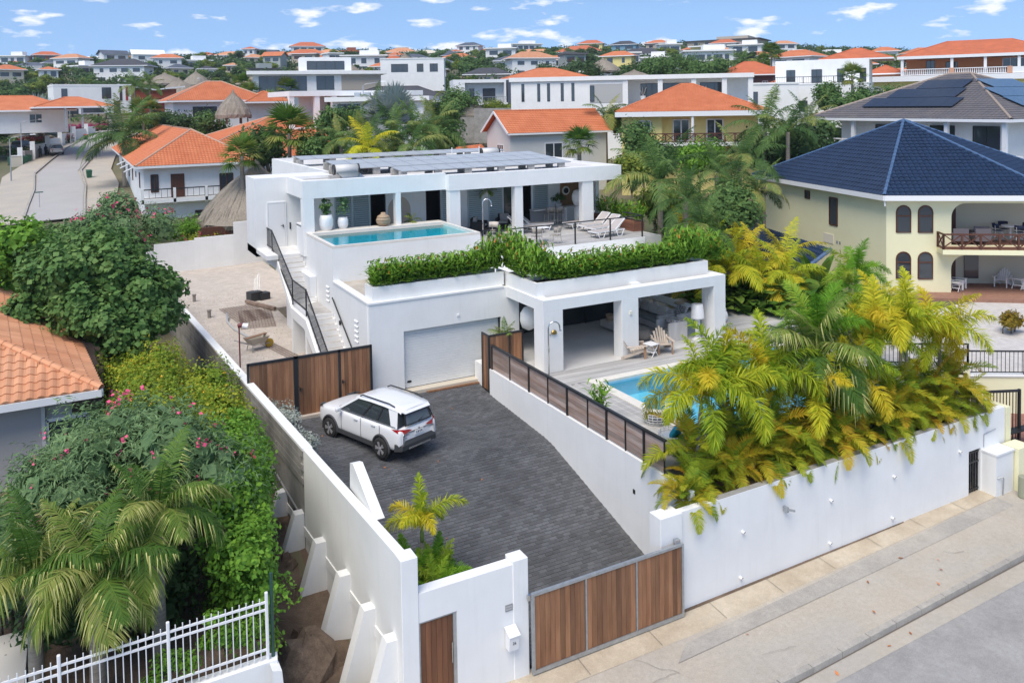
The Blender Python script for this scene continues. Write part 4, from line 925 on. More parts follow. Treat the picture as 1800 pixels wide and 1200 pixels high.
for i, (x, y, h, s, n, k) in enumerate(((15.1,17.45,2.1,1.3,11,'yel'),(16.6,17.7,2.0,1.35,11,'yel'),(18.2,17.9,2.0,1.3,11,'yel'),(22.7,17.9,2.4,1.3,12,'yel'),(24.4,17.7,2.6,1.35,12,'yel'),(25.9,17.6,2.1,1.2,11,'yel'),(21.5,17.5,1.6,1.15,10,'yel'),(19.4,17.3,1.4,1.1,10,'yel'))):
    palm('foxtail_palm', ('yellow foxtail palm nearest the slatted fence','yellow foxtail palm second from the slatted fence','yellow foxtail palm third from the fence, over the pool','yellow foxtail palm behind the tall green one','tallest yellow foxtail palm towards the iron gate','yellow foxtail palm at the gate end of the street wall','low foxtail palm just past the tall green palm','low foxtail palm in front of the tall green palm')[i], (x, y+.2, .42), h, k, n, s*.94, .055, (rng.uniform(-.2,.2), rng.uniform(-.15,.1)), seed=100+i, shaft=True, group=G)
palm('green_palm', 'tall bright green palm with drooping grey-tipped leaves among the yellow palms', (20.1, 18.2, .42), 2.45, 'grn', 20, 1.15, .09, (.1,0), seed=130, shaft=True)
t = palm('green_palm', 'upright lime green palm just behind the tall drooping palm', (20.7, 18.4, .42), 3.0, 'lim', 9, 1.2, .07, seed=131, shaft=True, spread=.55)
for (px, py, y, s, sd) in ((1520,430,26,1.0,3),(1690,560,22,.9,4),(1305,470,29.5,1.0,5)): pass
# palm and ferns in the driveway corner
palm('drive_palm', 'young yellow foxtail palm standing in the driveway corner behind the front wall', (7.55, 19.3, -1.7), 1.95, 'yel', 8, .72, .05, (0,0), seed=140, shaft=True, spread=.85)
for i, (x, y) in enumerate(((7.1,18.9),(7.6,18.6),(7.9,19.2),(7.3,19.5))): palm('fern', 'lime green fern at the foot of the driveway palm', (x, y, -1.15), .1, 'lim', 30, .62, .03, seed=150+i, trunk=False, spread=.9, group='ferns under the driveway palm', cat='fern')
# silver bushes inside the retaining wall
for i, (x, y, r0) in enumerate(((5.75,28.3,.55),(5.95,27.0,.62),(6.05,25.7,.5))):
    tree('silver_bush', ('silvery leafed bush beside the yard gate', 'large silvery leafed bush in the middle of three by the driveway', 'silvery leafed bush farthest from the yard gate')[i], (x, y, -.2), blob(9, .45, .5, .35, .34, .7, i), 1900, .075, L_SILVER, .03, i, cat='bush', stems=3)
# potted heliconia on deck, planters full of heliconia on the roofs
def make_helic(seed, n=34, h=.95):
    r = np.random.default_rng(seed); V = []; Q = []; FV = []; FQ = []
    for i in range(n):
        a = r.uniform(0, 6.283); b = np.array([math.cos(a)*r.uniform(0, .22), math.sin(a)*r.uniform(0, .22), 0]); hh = h*r.uniform(.55, 1.05); ln = r.uniform(.1, .5)
        for k in range(4):
            u = .3+.24*k; base = b+np.array([math.cos(a)*ln*u*.6, math.sin(a)*ln*u*.6, hh*u]); aa = a+(k % 2)*3.14+r.normal(0, .8); el = r.uniform(.5, 1.1)
            L_ = r.uniform(.28, .42); w = r.uniform(.06, .10); d = np.array([math.cos(aa)*math.cos(el), math.sin(aa)*math.cos(el), math.sin(el)]); s = np.array([-math.sin(aa), math.cos(aa), 0])
            d2 = d*np.array([1, 1, .1])+np.array([0, 0, -.1]); n0 = len(V)
            V += [base-s*w*.2, base+s*w*.2, base+d*L_*.5+s*w*.5, base+d*L_*.5-s*w*.5, base+d*L_*.55+d2*L_*.6]; Q += [(n0, n0+1, n0+2, n0+3), (n0+3, n0+2, n0+4)]
        if r.random() < .11:
            top = b+np.array([math.cos(a)*ln*.6, math.sin(a)*ln*.6, hh*1.05]); n0 = len(FV); w = .03
            FV += [top+np.array([-w,0,0]), top+np.array([w,0,0]), top+np.array([.02,.03,.14]), top+np.array([0,-w,0.02]), top+np.array([0,w,0.02]), top+np.array([-.03,.0,.13])]; FQ += [(n0,n0+1,n0+2),(n0+3,n0+4,n0+5)]
    q4 = np.array([q for q in Q if len(q) == 4]); q3 = np.array([q for q in Q if len(q) == 3])
    return np_mesh('heliconia_leaves', np.array(V), [q4, q3], L_BRIGHT), np_mesh('heliconia_flowers', np.array(FV), [np.array(FQ)], FLW_ORANGE)
HEL = [make_helic(s) for s in range(4)]
def heliconia(loc, s, label, group, seed):
    t = thing('heliconia', label, 'plant', loc, seed*1.7, group, s)
    put('leaves', HEL[seed % 4][0], t); stuff(put('flowers', HEL[seed % 4][1], t)); return t
k = 0
for i in range(17):
    for j in range(2): heliconia((10.2+i*.33+rng.uniform(-.08,.08), 30.2+j*.32, 3.97), (1, 1, .98+.55*max(0, (i-12)/4)), 'lush green heliconia with orange flowers in the garage roof planter', 'heliconias in the garage roof planter', k); k += 1
for i in range(26):
    for j in range(2): heliconia((15.95+i*.315+rng.uniform(-.08,.08), 27.75+j*.42, 3.93), (1, 1, .85+.2*rng.random()+(.45 if i > 22 or i < 2 else 0)), 'green heliconia with orange flowers in the terrace roof planter', 'heliconias in the terrace roof planter', k); k += 1
for i in range(7):
    for j in range(2): heliconia((15.9+j*.35, 28.6+i*.3, 3.93), (1, 1, 1.1+.1*i), 'tall heliconia in the corner planter where both roofs meet', 'heliconias in the corner planter', k); k += 1
for i in range(12): heliconia((24.4+(i%4)*.42, 28.4+(i//4)*.9, 3.6), (1.2, 1.2, 1.35), 'large heliconia clump on the far end of the terrace roof', 'heliconias at the terrace roof end', k); k += 1
for i in range(8): heliconia((26.95+(i%2)*.2, 36.1+i*.55, 4.45), 1.0, 'heliconia with orange flowers in the timber box beside the loungers', 'heliconias in the timber planter', k); k += 1
m = MB(); pb = thing('planter_box', 'reddish timber planter box at the end of the roof deck', 'planter', (27.0,38.2,4.0))
for i in range(4): m = MB(); m.obox((0,0,.07+i*.13),(4.4,.7,.12), R(88)); m.build('board', mat('red_timber', (.24,.10,.06), .7, objrand=.3), pb)
hb = thing('potted_heliconia', 'potted plant with one orange flower on the deck beside the fence', 'potted plant', (14.75,21.9,.75), 0)
m = MB(); m.lathe([(.13,0),(.17,.28),(.15,.28),(.14,.24)], n=14); m.build('pot', WHITEM, hb, True)
put('leaves', HEL[2][0], hb, (0,0,.2), None, (.9,.9,1.0)); put('flower', HEL[2][1], hb, (0,0,.2), None, (.9,.9,1.0))
# garden strip right of the terrace
def big_leaf(name, L, W, matl, a0=1.2, droop=.9, seed=0):
    m = MB(); K = 8; pts = []; an = a0; x = z = 0
    for i in range(K+1):
        pts.append((x, z)); an = a0-droop*(i/K)**1.5; x += math.cos(an)*L/K; z += math.sin(an)*L/K
    for i in range(K):
        w0 = W*math.sin(math.pi*min(1, (i+.35)/(K+.4)))**.6*(i > 1)+.02; w1 = W*math.sin(math.pi*min(1, (i+1.35)/(K+.4)))**.6*(i+1 > 1)*(i < K-1)+.02
        for sd in (-1, 1): m.quad((pts[i][0], 0, pts[i][1]), (pts[i+1][0], 0, pts[i+1][1]), (pts[i+1][0], sd*w1, pts[i+1][1]+w1*.25), (pts[i][0], sd*w0, pts[i][1]+w0*.25))
    return m.data(name, matl)
L_BAN = leaf_mat('leaf_banana', [(.06,.15,.02),(.11,.23,.03),(.22,.30,.05)], .4, mode='obj')
BAN = [big_leaf('banana_leaf', 2.4, .26, L_BAN, 1.45, .5+i*.35) for i in range(3)]
def banana(loc, s, label, sd, group=None, n=8):
    t = thing('banana_plant', label, 'plant', loc, sd, group, s); m = MB(); m.tube([(0,0,-.1),(0,0,.5),(0,0,.9)], [.1,.085,.05], 8); m.build('stem', SHAFT, t, True)
    for i in range(n): put('leaf', BAN[i % 3], t, (0,0,.75), (0, 0, i*2.4+sd), .8+.2*(i % 2))
banana((33.3,29.6,-.6), 1.25, 'broad-leafed banana plant with dark green upright leaves beside the yellow house', 1)
PHI = [big_leaf('philodendron_leaf', .7, .16, L_LIME if 0 else L_BAN, 1.1, 1.3+i*.3) for i in range(3)]
def leafy(loc, s, label, sd, group):
    t = thing('leafy_plant', label, 'plant', loc, sd, group, s)
    for i in range(14): put('leaf', PHI[i % 3], t, (0,0,.05+.05*(i % 4)), (rng.uniform(-.2,.2), rng.uniform(-.3,.3), i*2.4+sd), rng.uniform(.6,1.2))
for i in range(26):
    p = (26.9+(i%9)*.62+rng.uniform(-.2,.2), 30.6-(i%9)*.55+(i//9)*.75, .6+(i//9)*.15)
    leafy(p, 1.15+.5*(i//9)+.2*rng.random(), 'glossy broad-leafed foliage plant bordering the deck behind the terrace', i, 'foliage plants bordering the deck')
GP = 'yellowing feather palms behind the terrace'
for i, (x, y, h, s) in enumerate(((27.6,31.8,1.7,1.0),(28.9,31.3,2.2,1.1),(30.0,30.2,2.0,1.05),(31.2,29.6,1.9,1.0),(29.0,33.0,2.6,1.15),(32.4,31.0,2.4,1.0),(30.6,32.6,2.3,1.1))):
    palm('feather_palm', 'yellowing feather palm, '+ORD[i]+' of those planted behind the terrace counted from its end pillar', (x, y, .2), h, 'cocy', 11, s, .09, seed=200+i, group=GP)
for i, (x, y, h, s, k, lb) in enumerate(((33.2,27.2,2.3,1.1,'lim','lime green palm with curved fronds in front of the yellow house'),(31.6,26.2,2.0,.95,'lim','second lime green palm standing between the deck and the yellow house'),(29.0,22.8,1.9,.9,'yel','yellow palm beside the iron side gate'),(30.2,24.2,1.5,.8,'lim','small lime palm near the black iron fence'),(27.9,20.8,1.6,.95,'yel','yellow palm rising above the end of the garden bed'))):
    palm('garden_palm', lb, (x, y, -.5), h+.8, k, 12, s, .07, seed=230+i, shaft=True)
for i, (x, y, h) in enumerate(((29.6,36.5,2.6),(31.0,39.0,2.8),(31.8,35.6,1.8),(30.4,34.6,2.0))):
    palm('coconut_palm', 'coconut palm with wide drooping fronds between the villa and the yellow house', (x, y, -.5), h, 'coc', 13, .78, .12, (rng.uniform(-.3,.3), rng.uniform(-.3,.3)), seed=260+i, group='coconut palms between the villas')
# ---------------- left neighbour's garden
m = MB(); m.prism([(-30,16.4),(3.3,16.4),(3.6,24),(3.2,60),(-30,60)], -2.4, -.35); struct(m.build('neighbour_garden', SOIL))
SG = 'sea grape tree with round leathery leaves'
tree('sea_grape_tree', 'large sea grape tree with round dark leaves beside the orange roof', (1.0,35.2,-.3), [(-1.6,1,4.5,1.35),(.2,.3,5.0,1.4),(1.3,-.4,4.2,1.2),(-.6,-1.2,3.7,1.3),(1.5,1.3,3.9,1.15),(.6,-1.8,2.9,1.1),(2.0,.2,3.0,1.0),(-1.8,2.2,5.0,1.2),(0,2.0,5.6,1.1),(-2.6,0.4,3.6,1.0),(.9,.9,2.6,1.0),(-1.2,-.3,5.4,.9),(1.6,-1.3,3.3,.8),(2.4,.9,3.9,.7),(-.2,-2.2,3.6,.7)], 15000, .21, L_SEAG, .14, 1, aspect=1.15, shell=.5, stems=3)
tree('sea_grape_tree', 'rounded dark green tree at the back corner of the gravel yard', (.3,45.5,-.3), blob(12, 2.2, 2.2, 1.2, 1.25, 3.3, 4), 8500, .20, L_SEAG, .13, 2, aspect=1.1, shell=.5, stems=2)
tree('bright_tree', 'bright green tree with large shiny leaves at the edge of the street', (-2.3,41.5,-.3), blob(9, 1.7, 2.0, 1.5, 1.25, 4.6, 7), 5200, .24, L_LIME, .12, 3, aspect=1.0, shell=.5)
tree('leafy_tree', 'dense leafy tree behind the sea grape close to the street', (-.6,48.0,-.3), blob(9, 2.4, 2.4, 1.3, 1.4, 3.0, 9), 5200, .2, L_MID, .12, 4, aspect=.9, shell=.5)
tree('flowering_shrub', 'wide flowering shrub with pink blossoms behind the yard wall', (2.9,60.8,-.3), blob(13, 2.6, 2.4, 1.0, 1.2, 2.9, 11), 8000, .17, L_OLE, .08, 5, 'shrub', flowers=(FLW_PINK, 90, .13), aspect=.45, stems=3)
tree('flowering_shrub', 'low shrub with red and yellow leaves behind the stepped yard wall', (8.0,61.4,-.2), blob(8, 1.7, .7, .4, .7, 1.7, 12), 3200, .13, L_GOLD, .05, 6, 'shrub', flowers=(FLW_PINK, 30, .1), stems=2)
tree('golden_hedge', 'rounded golden green hedge running along the concrete block wall', (2.7,27.9,-.35), [(rng.uniform(-1.2,1.4), y_, 1.8+rng.uniform(-.15,.3), 1.0) for y_ in [-4.5+i*.55 for i in range(19)]]+[(rng.uniform(-.7,.8), -4+i*1.1, .85, 1.0) for i in range(9)], 34000, .105, L_GOLD, .06, 7, 'hedge', flowers=(mat('blossom_gold', (.75,.42,.02), .6, island=.3), 130, .05), aspect=.7, shell=.7, stems=4)
tree('clusia_hedge', 'tall lime green clusia hedge beside the white buttresses', (3.05,20.3,-1.6), [(rng.uniform(-.4,.3)+max(0,i-5)*.09, -2.4+i*.36, z_, .62) for i in range(17) for z_ in (1.0, 2.1, 3.0, 3.7) if z_ < 3.5 or i > 3], 22000, .12, L_LIME, .06, 8, 'hedge', aspect=.75, shell=.65, stems=4)
tree('oleander', 'sprawling oleander bush with pink flowers in front of the orange-roofed house', (1.25,21.6,-.35), blob(26, 2.2, 1.9, 1.1, 1.0, 2.6, 15), 24000, .17, L_OLE, .07, 9, 'shrub', flowers=(FLW_PINK, 130, .085), aspect=.22, shell=.45, up=.9, stems=5)
tree('oleander', 'oleander with faded red flower heads close to the house window', (-1.7,20.6,-.35), blob(12, 1.6, 1.2, .6, .8, 1.6, 16), 9000, .16, L_OLE, .06, 10, 'shrub', flowers=(mat('blossom_faded', (.25,.05,.04), .8), 90, .05), aspect=.22, shell=.45, up=.9, stems=4)
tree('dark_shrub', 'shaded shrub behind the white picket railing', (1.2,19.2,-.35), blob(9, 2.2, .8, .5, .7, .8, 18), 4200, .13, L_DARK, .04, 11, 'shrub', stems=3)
tree('fence_creeper', 'small bright shrub growing through the white railing', (2.6,16.75,.2), blob(6, .75, .2, .4, .22, .5, 19), 1300, .09, L_LIME, .025, 12, 'shrub', aspect=.55, stems=2)
tree('fence_creeper', 'leafy shoots hanging over the lower part of the white railing', (1.3,16.6,-.1), blob(5, .6, .18, .25, .2, .4, 20), 900, .09, L_LIME, .025, 13, 'shrub', aspect=.55, stems=2)
palm('manila_palm', 'palm with drooping yellow-tipped leaves right behind the white railing', (.15,17.6,-.35), 2.3, 'grn', 19, .84, .13, (.0,.0), seed=300, spread=.95)
palm('manila_palm', 'taller palm with arching leaves beside the oleander and clusia hedge', (1.3,18.2,-.35), 3.0, 'grn', 14, .86, .12, (.05,0), seed=301, shaft=True, spread=.9)
palm('manila_palm', 'palm with bent older leaves next to the blue pool edge', (-.9,18.2,-.35), 2.4, 'grn', 15, .84, .12, (.0,0), seed=302, spread=.95)
# dry soil, weeds at the foot of the buttresses
tree('weed_bush', 'dry weedy bush at the foot of the last buttress', (4.85,16.6,-2.25), blob(6, .5, .4, .2, .3, .3, 21), 1500, .06, L_GOLD, .02, 14, 'bush', aspect=.4, stems=3)
m = MB(); rb_ = random.Random(4); n_ = 12
for q, z_ in ((.95,0),(.98,.35),(.8,.75),(.5,1.02),(.12,1.15)):
    for k in range(n_): f = rb_.uniform(.78,1.15); m.v.append((4.5+q*f*math.cos(k*2*math.pi/n_), 18.9+q*f*.75*math.sin(k*2*math.pi/n_), -2.4+z_+rb_.uniform(-.1,.1)))
for j in range(4):
    for k in range(n_): m.f.append((j*n_+k, j*n_+(k+1)%n_, (j+1)*n_+(k+1)%n_, (j+1)*n_+k)); m.m.append(0)
m.f.append(tuple(range(4*n_,5*n_))); m.m.append(0)
tag(m.build('boulder', mat('boulder_rock', (.24,.17,.12), .95, col2=(.13,.09,.06), vscale=2.5, bump=1., bscale=12, world_=True, speck=.3)), 'craggy earth-brown boulder leaning on a buttress', 'boulder')

tree('bright_hedge', 'bright yellow-green hedge between the stepped wall and the orange-roofed house', (7.6,64.5,-.2), [(-2.2+i*.6,rng.uniform(-.3,.3),2.3,.85) for i in range(9)], 5200, .14, L_LIME, .05, 71, 'hedge', shell=.6, stems=3)
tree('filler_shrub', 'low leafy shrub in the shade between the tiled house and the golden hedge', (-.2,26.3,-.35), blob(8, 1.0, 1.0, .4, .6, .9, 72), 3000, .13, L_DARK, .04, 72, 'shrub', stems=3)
# ================================================================== car
def make_car(name, label, loc, rz, body, detail=True, suv=True):
    c = thing(name, label, 'car', loc, rz)
    bmat = body
    hz = 0 if suv else -.17
    ST = [(2.21,.55,.45,.74),(2.17,.70,.36,.88),(2.0,.80,.30,.99),(1.7,.84,.28,1.04),(1.3,.85,.28,1.08),(.9,.85,.28,1.13),(.3,.852,.28,1.12),(-.5,.852,.28,1.13),(-1.3,.85,.28,1.15),(-1.85,.845,.30,1.16),(-2.1,.82,.34,1.13),(-2.18,.76,.40,1.05),(-2.2,.66,.46,.95)]
    m = MB(); ring = 12
    for x, w, zb, zt in ST:
        zt += hz; h = zt-zb
        half = [(w*.55,zb),(w*.93,zb+.02),(w,zb+h*.22),(w*1.0,zb+h*.55),(w*.985,zb+h*.82),(w*.90,zt-.01)]
        for y, z in half: m.v.append((x, y, z))
        for y, z in half[::-1]: m.v.append((x, -y, z))
    for i in range(len(ST)-1):
        for k in range(ring):
            a = i*ring+k; b = i*ring+(k+1) % ring; m.f.append((a, b, b+ring, a+ring)); m.m.append(0)
    m.f.append(tuple(range(ring))); m.f.append(tuple(range((len(ST)-1)*ring, len(ST)*ring))[::-1]); m.m += [0, 0]
    o = m.build('body', bmat, c, True); sb = o.modifiers.new('s', 'SUBSURF'); sb.levels = 2; sb.render_levels = 2
    T = 1.66+hz; G = MATS['car_glass']
    # greenhouse: glass core, then painted roof and pillars just proud of it
    B0 = [(.92,.78,1.10+hz),(-2.06,.76,1.12+hz)]; T0 = [(.12,.60,T-.07),(-1.92,.60,T-.05)]
    m = MB(); m.mesh([(B0[0][0],B0[0][1],B0[0][2]),(B0[0][0],-B0[0][1],B0[0][2]),(B0[1][0],-B0[1][1],B0[1][2]),(B0[1][0],B0[1][1],B0[1][2]),(T0[0][0],T0[0][1],T0[0][2]),(T0[0][0],-T0[0][1],T0[0][2]),(T0[1][0],-T0[1][1],T0[1][2]),(T0[1][0],T0[1][1],T0[1][2])], [(0,1,2,3),(4,7,6,5),(0,4,5,1),(1,5,6,2),(2,6,7,3),(3,7,4,0)])
    m.build('window_glass', G, c)
    m = MB(); xs = [.22,.05,-.6,-1.3,-1.85,-2.02,-2.06]; zz = [T-.07,T-.02,T+.02,T+.02,T-.01,T-.035,T-.075]; ww = [.60,.615,.63,.63,.615,.60,.58]
    for x, z, w in zip(xs, zz, ww):
        for y, dz in ((-w-.02,-.075),(-w,-.02),(-w*.6,.012),(0,.022),(w*.6,.012),(w,-.02),(w+.02,-.075)): m.v.append((x, y, z+dz))
    for i in range(len(xs)-1):
        for k in range(6): a = i*7+k; m.f.append((a, a+1, a+8, a+7)); m.m.append(0)
    o = m.build('roof', bmat, c, True)
    def onside(sd, u, v, off=.006):
        # u along the cabin 0 front..1 rear, v 0 belt..1 roof
        b = Vector((B0[0][0]+(B0[1][0]-B0[0][0])*u, .78-.02*u, B0[0][2]+.02*u)); t = Vector((T0[0][0]+(T0[1][0]-T0[0][0])*u, .60, T-.06))
        p = b.lerp(t, v); return (p.x, (p.y+off)*sd, p.z)
    for sd in (1, -1):
        for a0, a1, b0, b1, mt, nm in ((-.02,.035,.0,.075,bmat,'front_pillar'),(.40,.43,.40,.43,BLACKM,'centre_pillar'),(.655,.68,.655,.68,BLACKM,'rear_pillar'),(.90,1.0,.77,1.0,bmat,'tail_pillar')):
            m = MB(); m.quad(onside(sd,a0,-.05,.010),onside(sd,a1,-.05,.010),onside(sd,b1,1.05,.012),onside(sd,b0,1.05,.012)); m.build(nm, mt, c)
        if detail:
            m = MB(); m.beam(onside(sd,0,.0,.012),onside(sd,.97,.0,.012),.012,.025); m.build('belt_trim', mat('chrome_trim', (.5,.5,.5), .3, metal=.7), c)
            m = MB(); m.tube([(.0,.585*sd,T-.01),(-.15,.60*sd,T+.06),(-1.5,.60*sd,T+.07),(-1.75,.585*sd,T+.02)], [.02,.022,.022,.02], 6); m.build('roof_rail', BLACKM, c, True)
            for x, z in ((.05,.96),(-.85,.98)): m = MB(); m.beam((x,.865*sd,z+hz),(x-.2,.865*sd,z+hz),.03,.035); m.build('door_handle', bmat, c)
            for x in (.72,-.32,-1.28): m = MB(); m.box(x-.006,.850*sd,.42,x+.006,.8625*sd,1.06); m.build('door_seam', mat('seam_grey', (.22,.22,.23), .6), c)
            m = MB(); m.beam((1.0,.845*sd,.36),(-1.0,.845*sd,.36),.05,.14); m.build('sill_cladding', mat('dark_cladding', (.05,.052,.055), .65), c)
        m = MB(); m.obox((.72,.97*sd,1.14+hz),(.13,.2,.15)); o = m.build('mirror', bmat, c); bv = o.modifiers.new('b', 'BEVEL'); bv.width = .05; bv.segments = 3
    CL = mat('dark_cladding', (.05,.052,.055), .65)
    for x in (1.34,-1.34):
        for sd in (1, -1):
            m = MB(); pts = []
            for k in range(17):
                a = math.pi*(k/16)*1.16-.25; pts.append((x+.405*math.cos(a), .853*sd, .34+.405*math.sin(a)))
            m.tube(pts, .04, 6); m.build('wheel_arch', CL, c, True)
            m = MB(); m.mesh([(x+.40*math.cos(2*math.pi*k/24), .860*sd, .36+.40*math.sin(2*math.pi*k/24)) for k in range(24)], [tuple(range(24))]); m.build('arch_liner', mat('arch_black', (.008,.008,.008), .9), c)
            w = put('wheel', TYRE, c, (x, .80*sd, .335), (R(-90*sd), 0, 0)); put('rim', RIM, w)
    if detail:
        m = MB(); m.mesh([(-2.195,-.57,1.14),(-2.195,.57,1.14),(-2.105,.52,1.50),(-2.105,-.52,1.50),(-2.16,-.57,1.16),(-2.16,.57,1.16)], [(0,1,2,3)]); m.build('rear_window_surround', BLACKM, c)
        m = MB(); m.quad((-2.195,-.50,1.18),(-2.195,.50,1.18),(-2.12,.45,1.45),(-2.12,-.45,1.45)); m.build('rear_window', MATS['car_rear_glass'], c)
        m = MB(); m.mesh([(-2.02,-.58,1.60),(-2.02,.58,1.60),(-2.2,.52,1.545),(-2.2,-.52,1.545),(-2.02,-.58,1.565),(-2.02,.58,1.565),(-2.19,.52,1.525),(-2.19,-.52,1.525)], [(0,1,2,3),(7,6,5,4),(3,2,6,7),(0,3,7,4),(1,5,6,2)]); m.build('spoiler', bmat, c)
        for sd in (1, -1):
            m = MB(); m.mesh([(-2.215,.28*sd,.98),(-2.20,.62*sd,.90),(-2.12,.78*sd,.95),(-1.86,.862*sd,1.08),(-2.06,.80*sd,1.08),(-2.19,.60*sd,1.06),(-2.21,.42*sd,1.03)], [(0,1,5,6),(1,2,4,5),(2,3,4)]); m.build('tail_light', MATS['tail_red'], c)
            m = MB(); m.obox((-2.205,.60*sd,.56),(.03,.16,.05)); m.build('reflector', MATS['tail_red'], c)
        m = MB(); m.mesh([(-2.22,-.72,.40),(-2.22,.72,.40),(-2.24,.70,.56),(-2.24,-.70,.56),(-2.0,-.86,.38),(-2.0,.86,.38),(-2.02,.865,.62),(-2.02,-.865,.62),(-2.2,-.55,.70),(-2.2,.55,.70)], [(0,1,2,3),(4,0,3,7),(1,5,6,2),(3,2,9,8),(7,3,8),(2,6,9)]); m.build('rear_bumper', CL, c)
        m = MB(); m.obox((-2.235,0,.44),(.04,.95,.06)); m.build('skid_plate', STEEL, c)
        m = MB(); m.obox((-2.225,0,.86),(.02,.36,.13)); o = m.build('number_plate', WHITE2, c)
        m = MB()
        for i, w in enumerate((.03,.035,.03,.035)): m.obox((-2.2365,.11-i*.07,.86),(.002,w,.06))
        m.build('plate_characters', BLACKM, o)
        m = MB(); m.obox((-2.222,0,.965),(.02,.05,.05)); m.build('badge', STEEL, c)
        m = MB(); m.beam((-2.20,.0,1.19),(-2.165,-.28,1.25),.014,.02); m.build('wiper', BLACKM, c)
        m = MB(); m.quad((1.0,-.60,1.115),(1.0,.60,1.115),(.2,.53,1.575),(.2,-.53,1.575)); m.build('windscreen', MATS['car_glass'], c)
        m = MB(); m.beam((.97,.72,1.12),(.95,-.5,1.13),.02,.02); m.build('wiper', BLACKM, c)
        for sd in (1, -1): m = MB(); m.mesh([(2.14,.45*sd,.86),(2.05,.76*sd,.90),(1.72,.855*sd,1.0),(2.0,.74*sd,1.0),(2.12,.48*sd,.96)], [(0,1,3,4),(1,2,3)]); m.build('headlight', GLASSB, c)
    else:
        for sd in (1, -1): m = MB(); m.obox((-2.17,.62*sd,.86+hz*.5),(.05,.22,.14)); m.build('tail_light', MATS['tail_red'], c)
    return c
mat('car_glass', (.035,.045,.05), .03, spec=.9); mat('car_rear_glass', (.10,.14,.17), .06, spec=.8); mat('tail_red', (.45,.008,.012), .2, coat=.5)
m = MB(); m.lathe([(.22,-.10),(.31,-.11),(.335,-.07),(.335,.07),(.31,.11),(.22,.10)], n=28); TYRE = m.data('tyre', mat('tyre_rubber', (.02,.02,.02), .85), True)
m = MB(); m.lathe([(.001,.02),(.20,.02),(.225,.02),(.225,.108),(.205,.108),(.20,.05)], n=28)
DISC = len(m.f)
m.mi = 1
for k in range(5):
    a = k*2*math.pi/5
    for da, w in ((-.16,.03),(.16,.03)):
        m.beam((.03*math.cos(a),.03*math.sin(a),.095),(.215*math.cos(a+da),.215*math.sin(a+da),.10),.05,.03)
m.lathe([(.001,.06),(.05,.06),(.05,.115),(.001,.12)], n=12)
RIM = m.data('rim', [mat('rim_dark', (.03,.03,.032), .5), mat('rim_alloy', (.60,.60,.62), .3, metal=.7)])
CARW = mat('pearl_white_paint', (.78,.79,.80), .28, coat=.6)
make_car('parked_suv', 'white sport utility car parked on the charcoal driveway in front of the yard gate', (8.80, 26.62, zdrive(26.6)), R(110.3), CARW)

# ================================================================== roof: solar panels, blocks, water heaters
PV = mat('sky_grey_solar_cell', (.42,.45,.47), .4, spec=.7, var=.06, vscale=2)  # pale grey base carries the sky's reflection in the colour
PVF = mat('panel_frame', (.5,.52,.54), .4, metal=.6)
m = MB(); m.box(-.5,-.8,0,.5,.8,.02); pvb = m.data('cells', PV)
m = MB(); [m.box(*b) for b in ((-.505,-.81,-.015,-.485,.81,.028),(.485,-.81,-.015,.505,.81,.028),(-.485,-.81,-.015,.485,-.79,.028),(-.485,.79,-.015,.485,.81,.028))]; pvf = m.data('panel_frame', PVF)
def panel(loc, rx, label, group):
    t = thing('solar_panel', label, 'solar panel', loc, 0, group); t.rotation_euler = (rx, 0, 0); put('cells', pvb, t); put('frame', pvf, t)
rows = ((15.4,40.65,7.68,10,'row along the front edge of the villa roof'),(13.2,43.75,7.72,13,'lower half of the double row on the villa roof'),(13.2,45.37,7.85,13,'upper half of the double row on the villa roof'),(13.1,52.2,7.78,14,'row at the back of the villa roof'))
bl = MB(); bl.cbox(-.2,-.1,0,.2,.1,.2,.01); blm = bl.data('block', BLOCKM)
for x0, y, z, n, tx in rows:
    for i in range(n): panel((x0+i*1.02, y, z), R(4.5), 'grey solar panel in the '+tx, 'solar panels, '+tx)
    for i in range(n//2+1):
        for dy in (-.62, .55):
            o = put('concrete_block', blm, None, (x0-.4+i*1.9+rng.uniform(-.1,.1), y+dy, 7.28), (0, 0, rng.uniform(-.1,.1)), (1, 1, (z-7.30+dy*.078)/.2)); tag(o, 'concrete block under the '+tx, 'block', 'concrete blocks under the panels, '+tx)
def heater(loc, rz, label):
    t = thing('water_heater', label, 'water heater', loc, rz)
    def cyl(r_, a, b, mt, nm, n=20): m = MB(); m.tube([(a,0,.42),(b,0,.42)], r_, n); o = m.build(nm, mt, t); o.data.polygons.foreach_set('use_smooth', [len(p.vertices) == 4 for p in o.data.polygons]); return o
    cyl(.27,-.62,.62,mat('tank_shell', (.62,.61,.58), .45),'tank'); cyl(.285,-.68,-.60,BLACKM,'end_cap'); cyl(.285,.60,.68,BLACKM,'end_cap')
    m = MB(); m.mesh([(-.55,-1.6,.12),(.55,-1.6,.12),(.55,-.2,.32),(-.55,-.2,.32),(-.55,-1.6,.06),(.55,-1.6,.06),(.55,-.2,.26),(-.55,-.2,.26)], [(0,1,2,3),(7,6,5,4),(0,4,5,1),(1,5,6,2),(2,6,7,3),(3,7,4,0)]); m.build('collector', mat('collector_glass', (.10,.13,.15), .12, spec=.9), t)
    for x in (-.5,.5): m = MB(); m.beam((x,0,.0),(x,0,.3),.05,.05); m.build('foot', GREYM, t)
    m = MB(); m.tube([(.7,-.1,.4),(.75,-.3,.2),(.6,-.3,.1)], .02, 6); m.build('pipe', BLACKM, t)
heater((12.7,42.2,7.28), R(-3), 'cylindrical solar water heater near the left corner of the villa roof')
heater((25.3,50.6,7.28), R(-3), 'white cylindrical solar water heater on the rear of the villa roof')
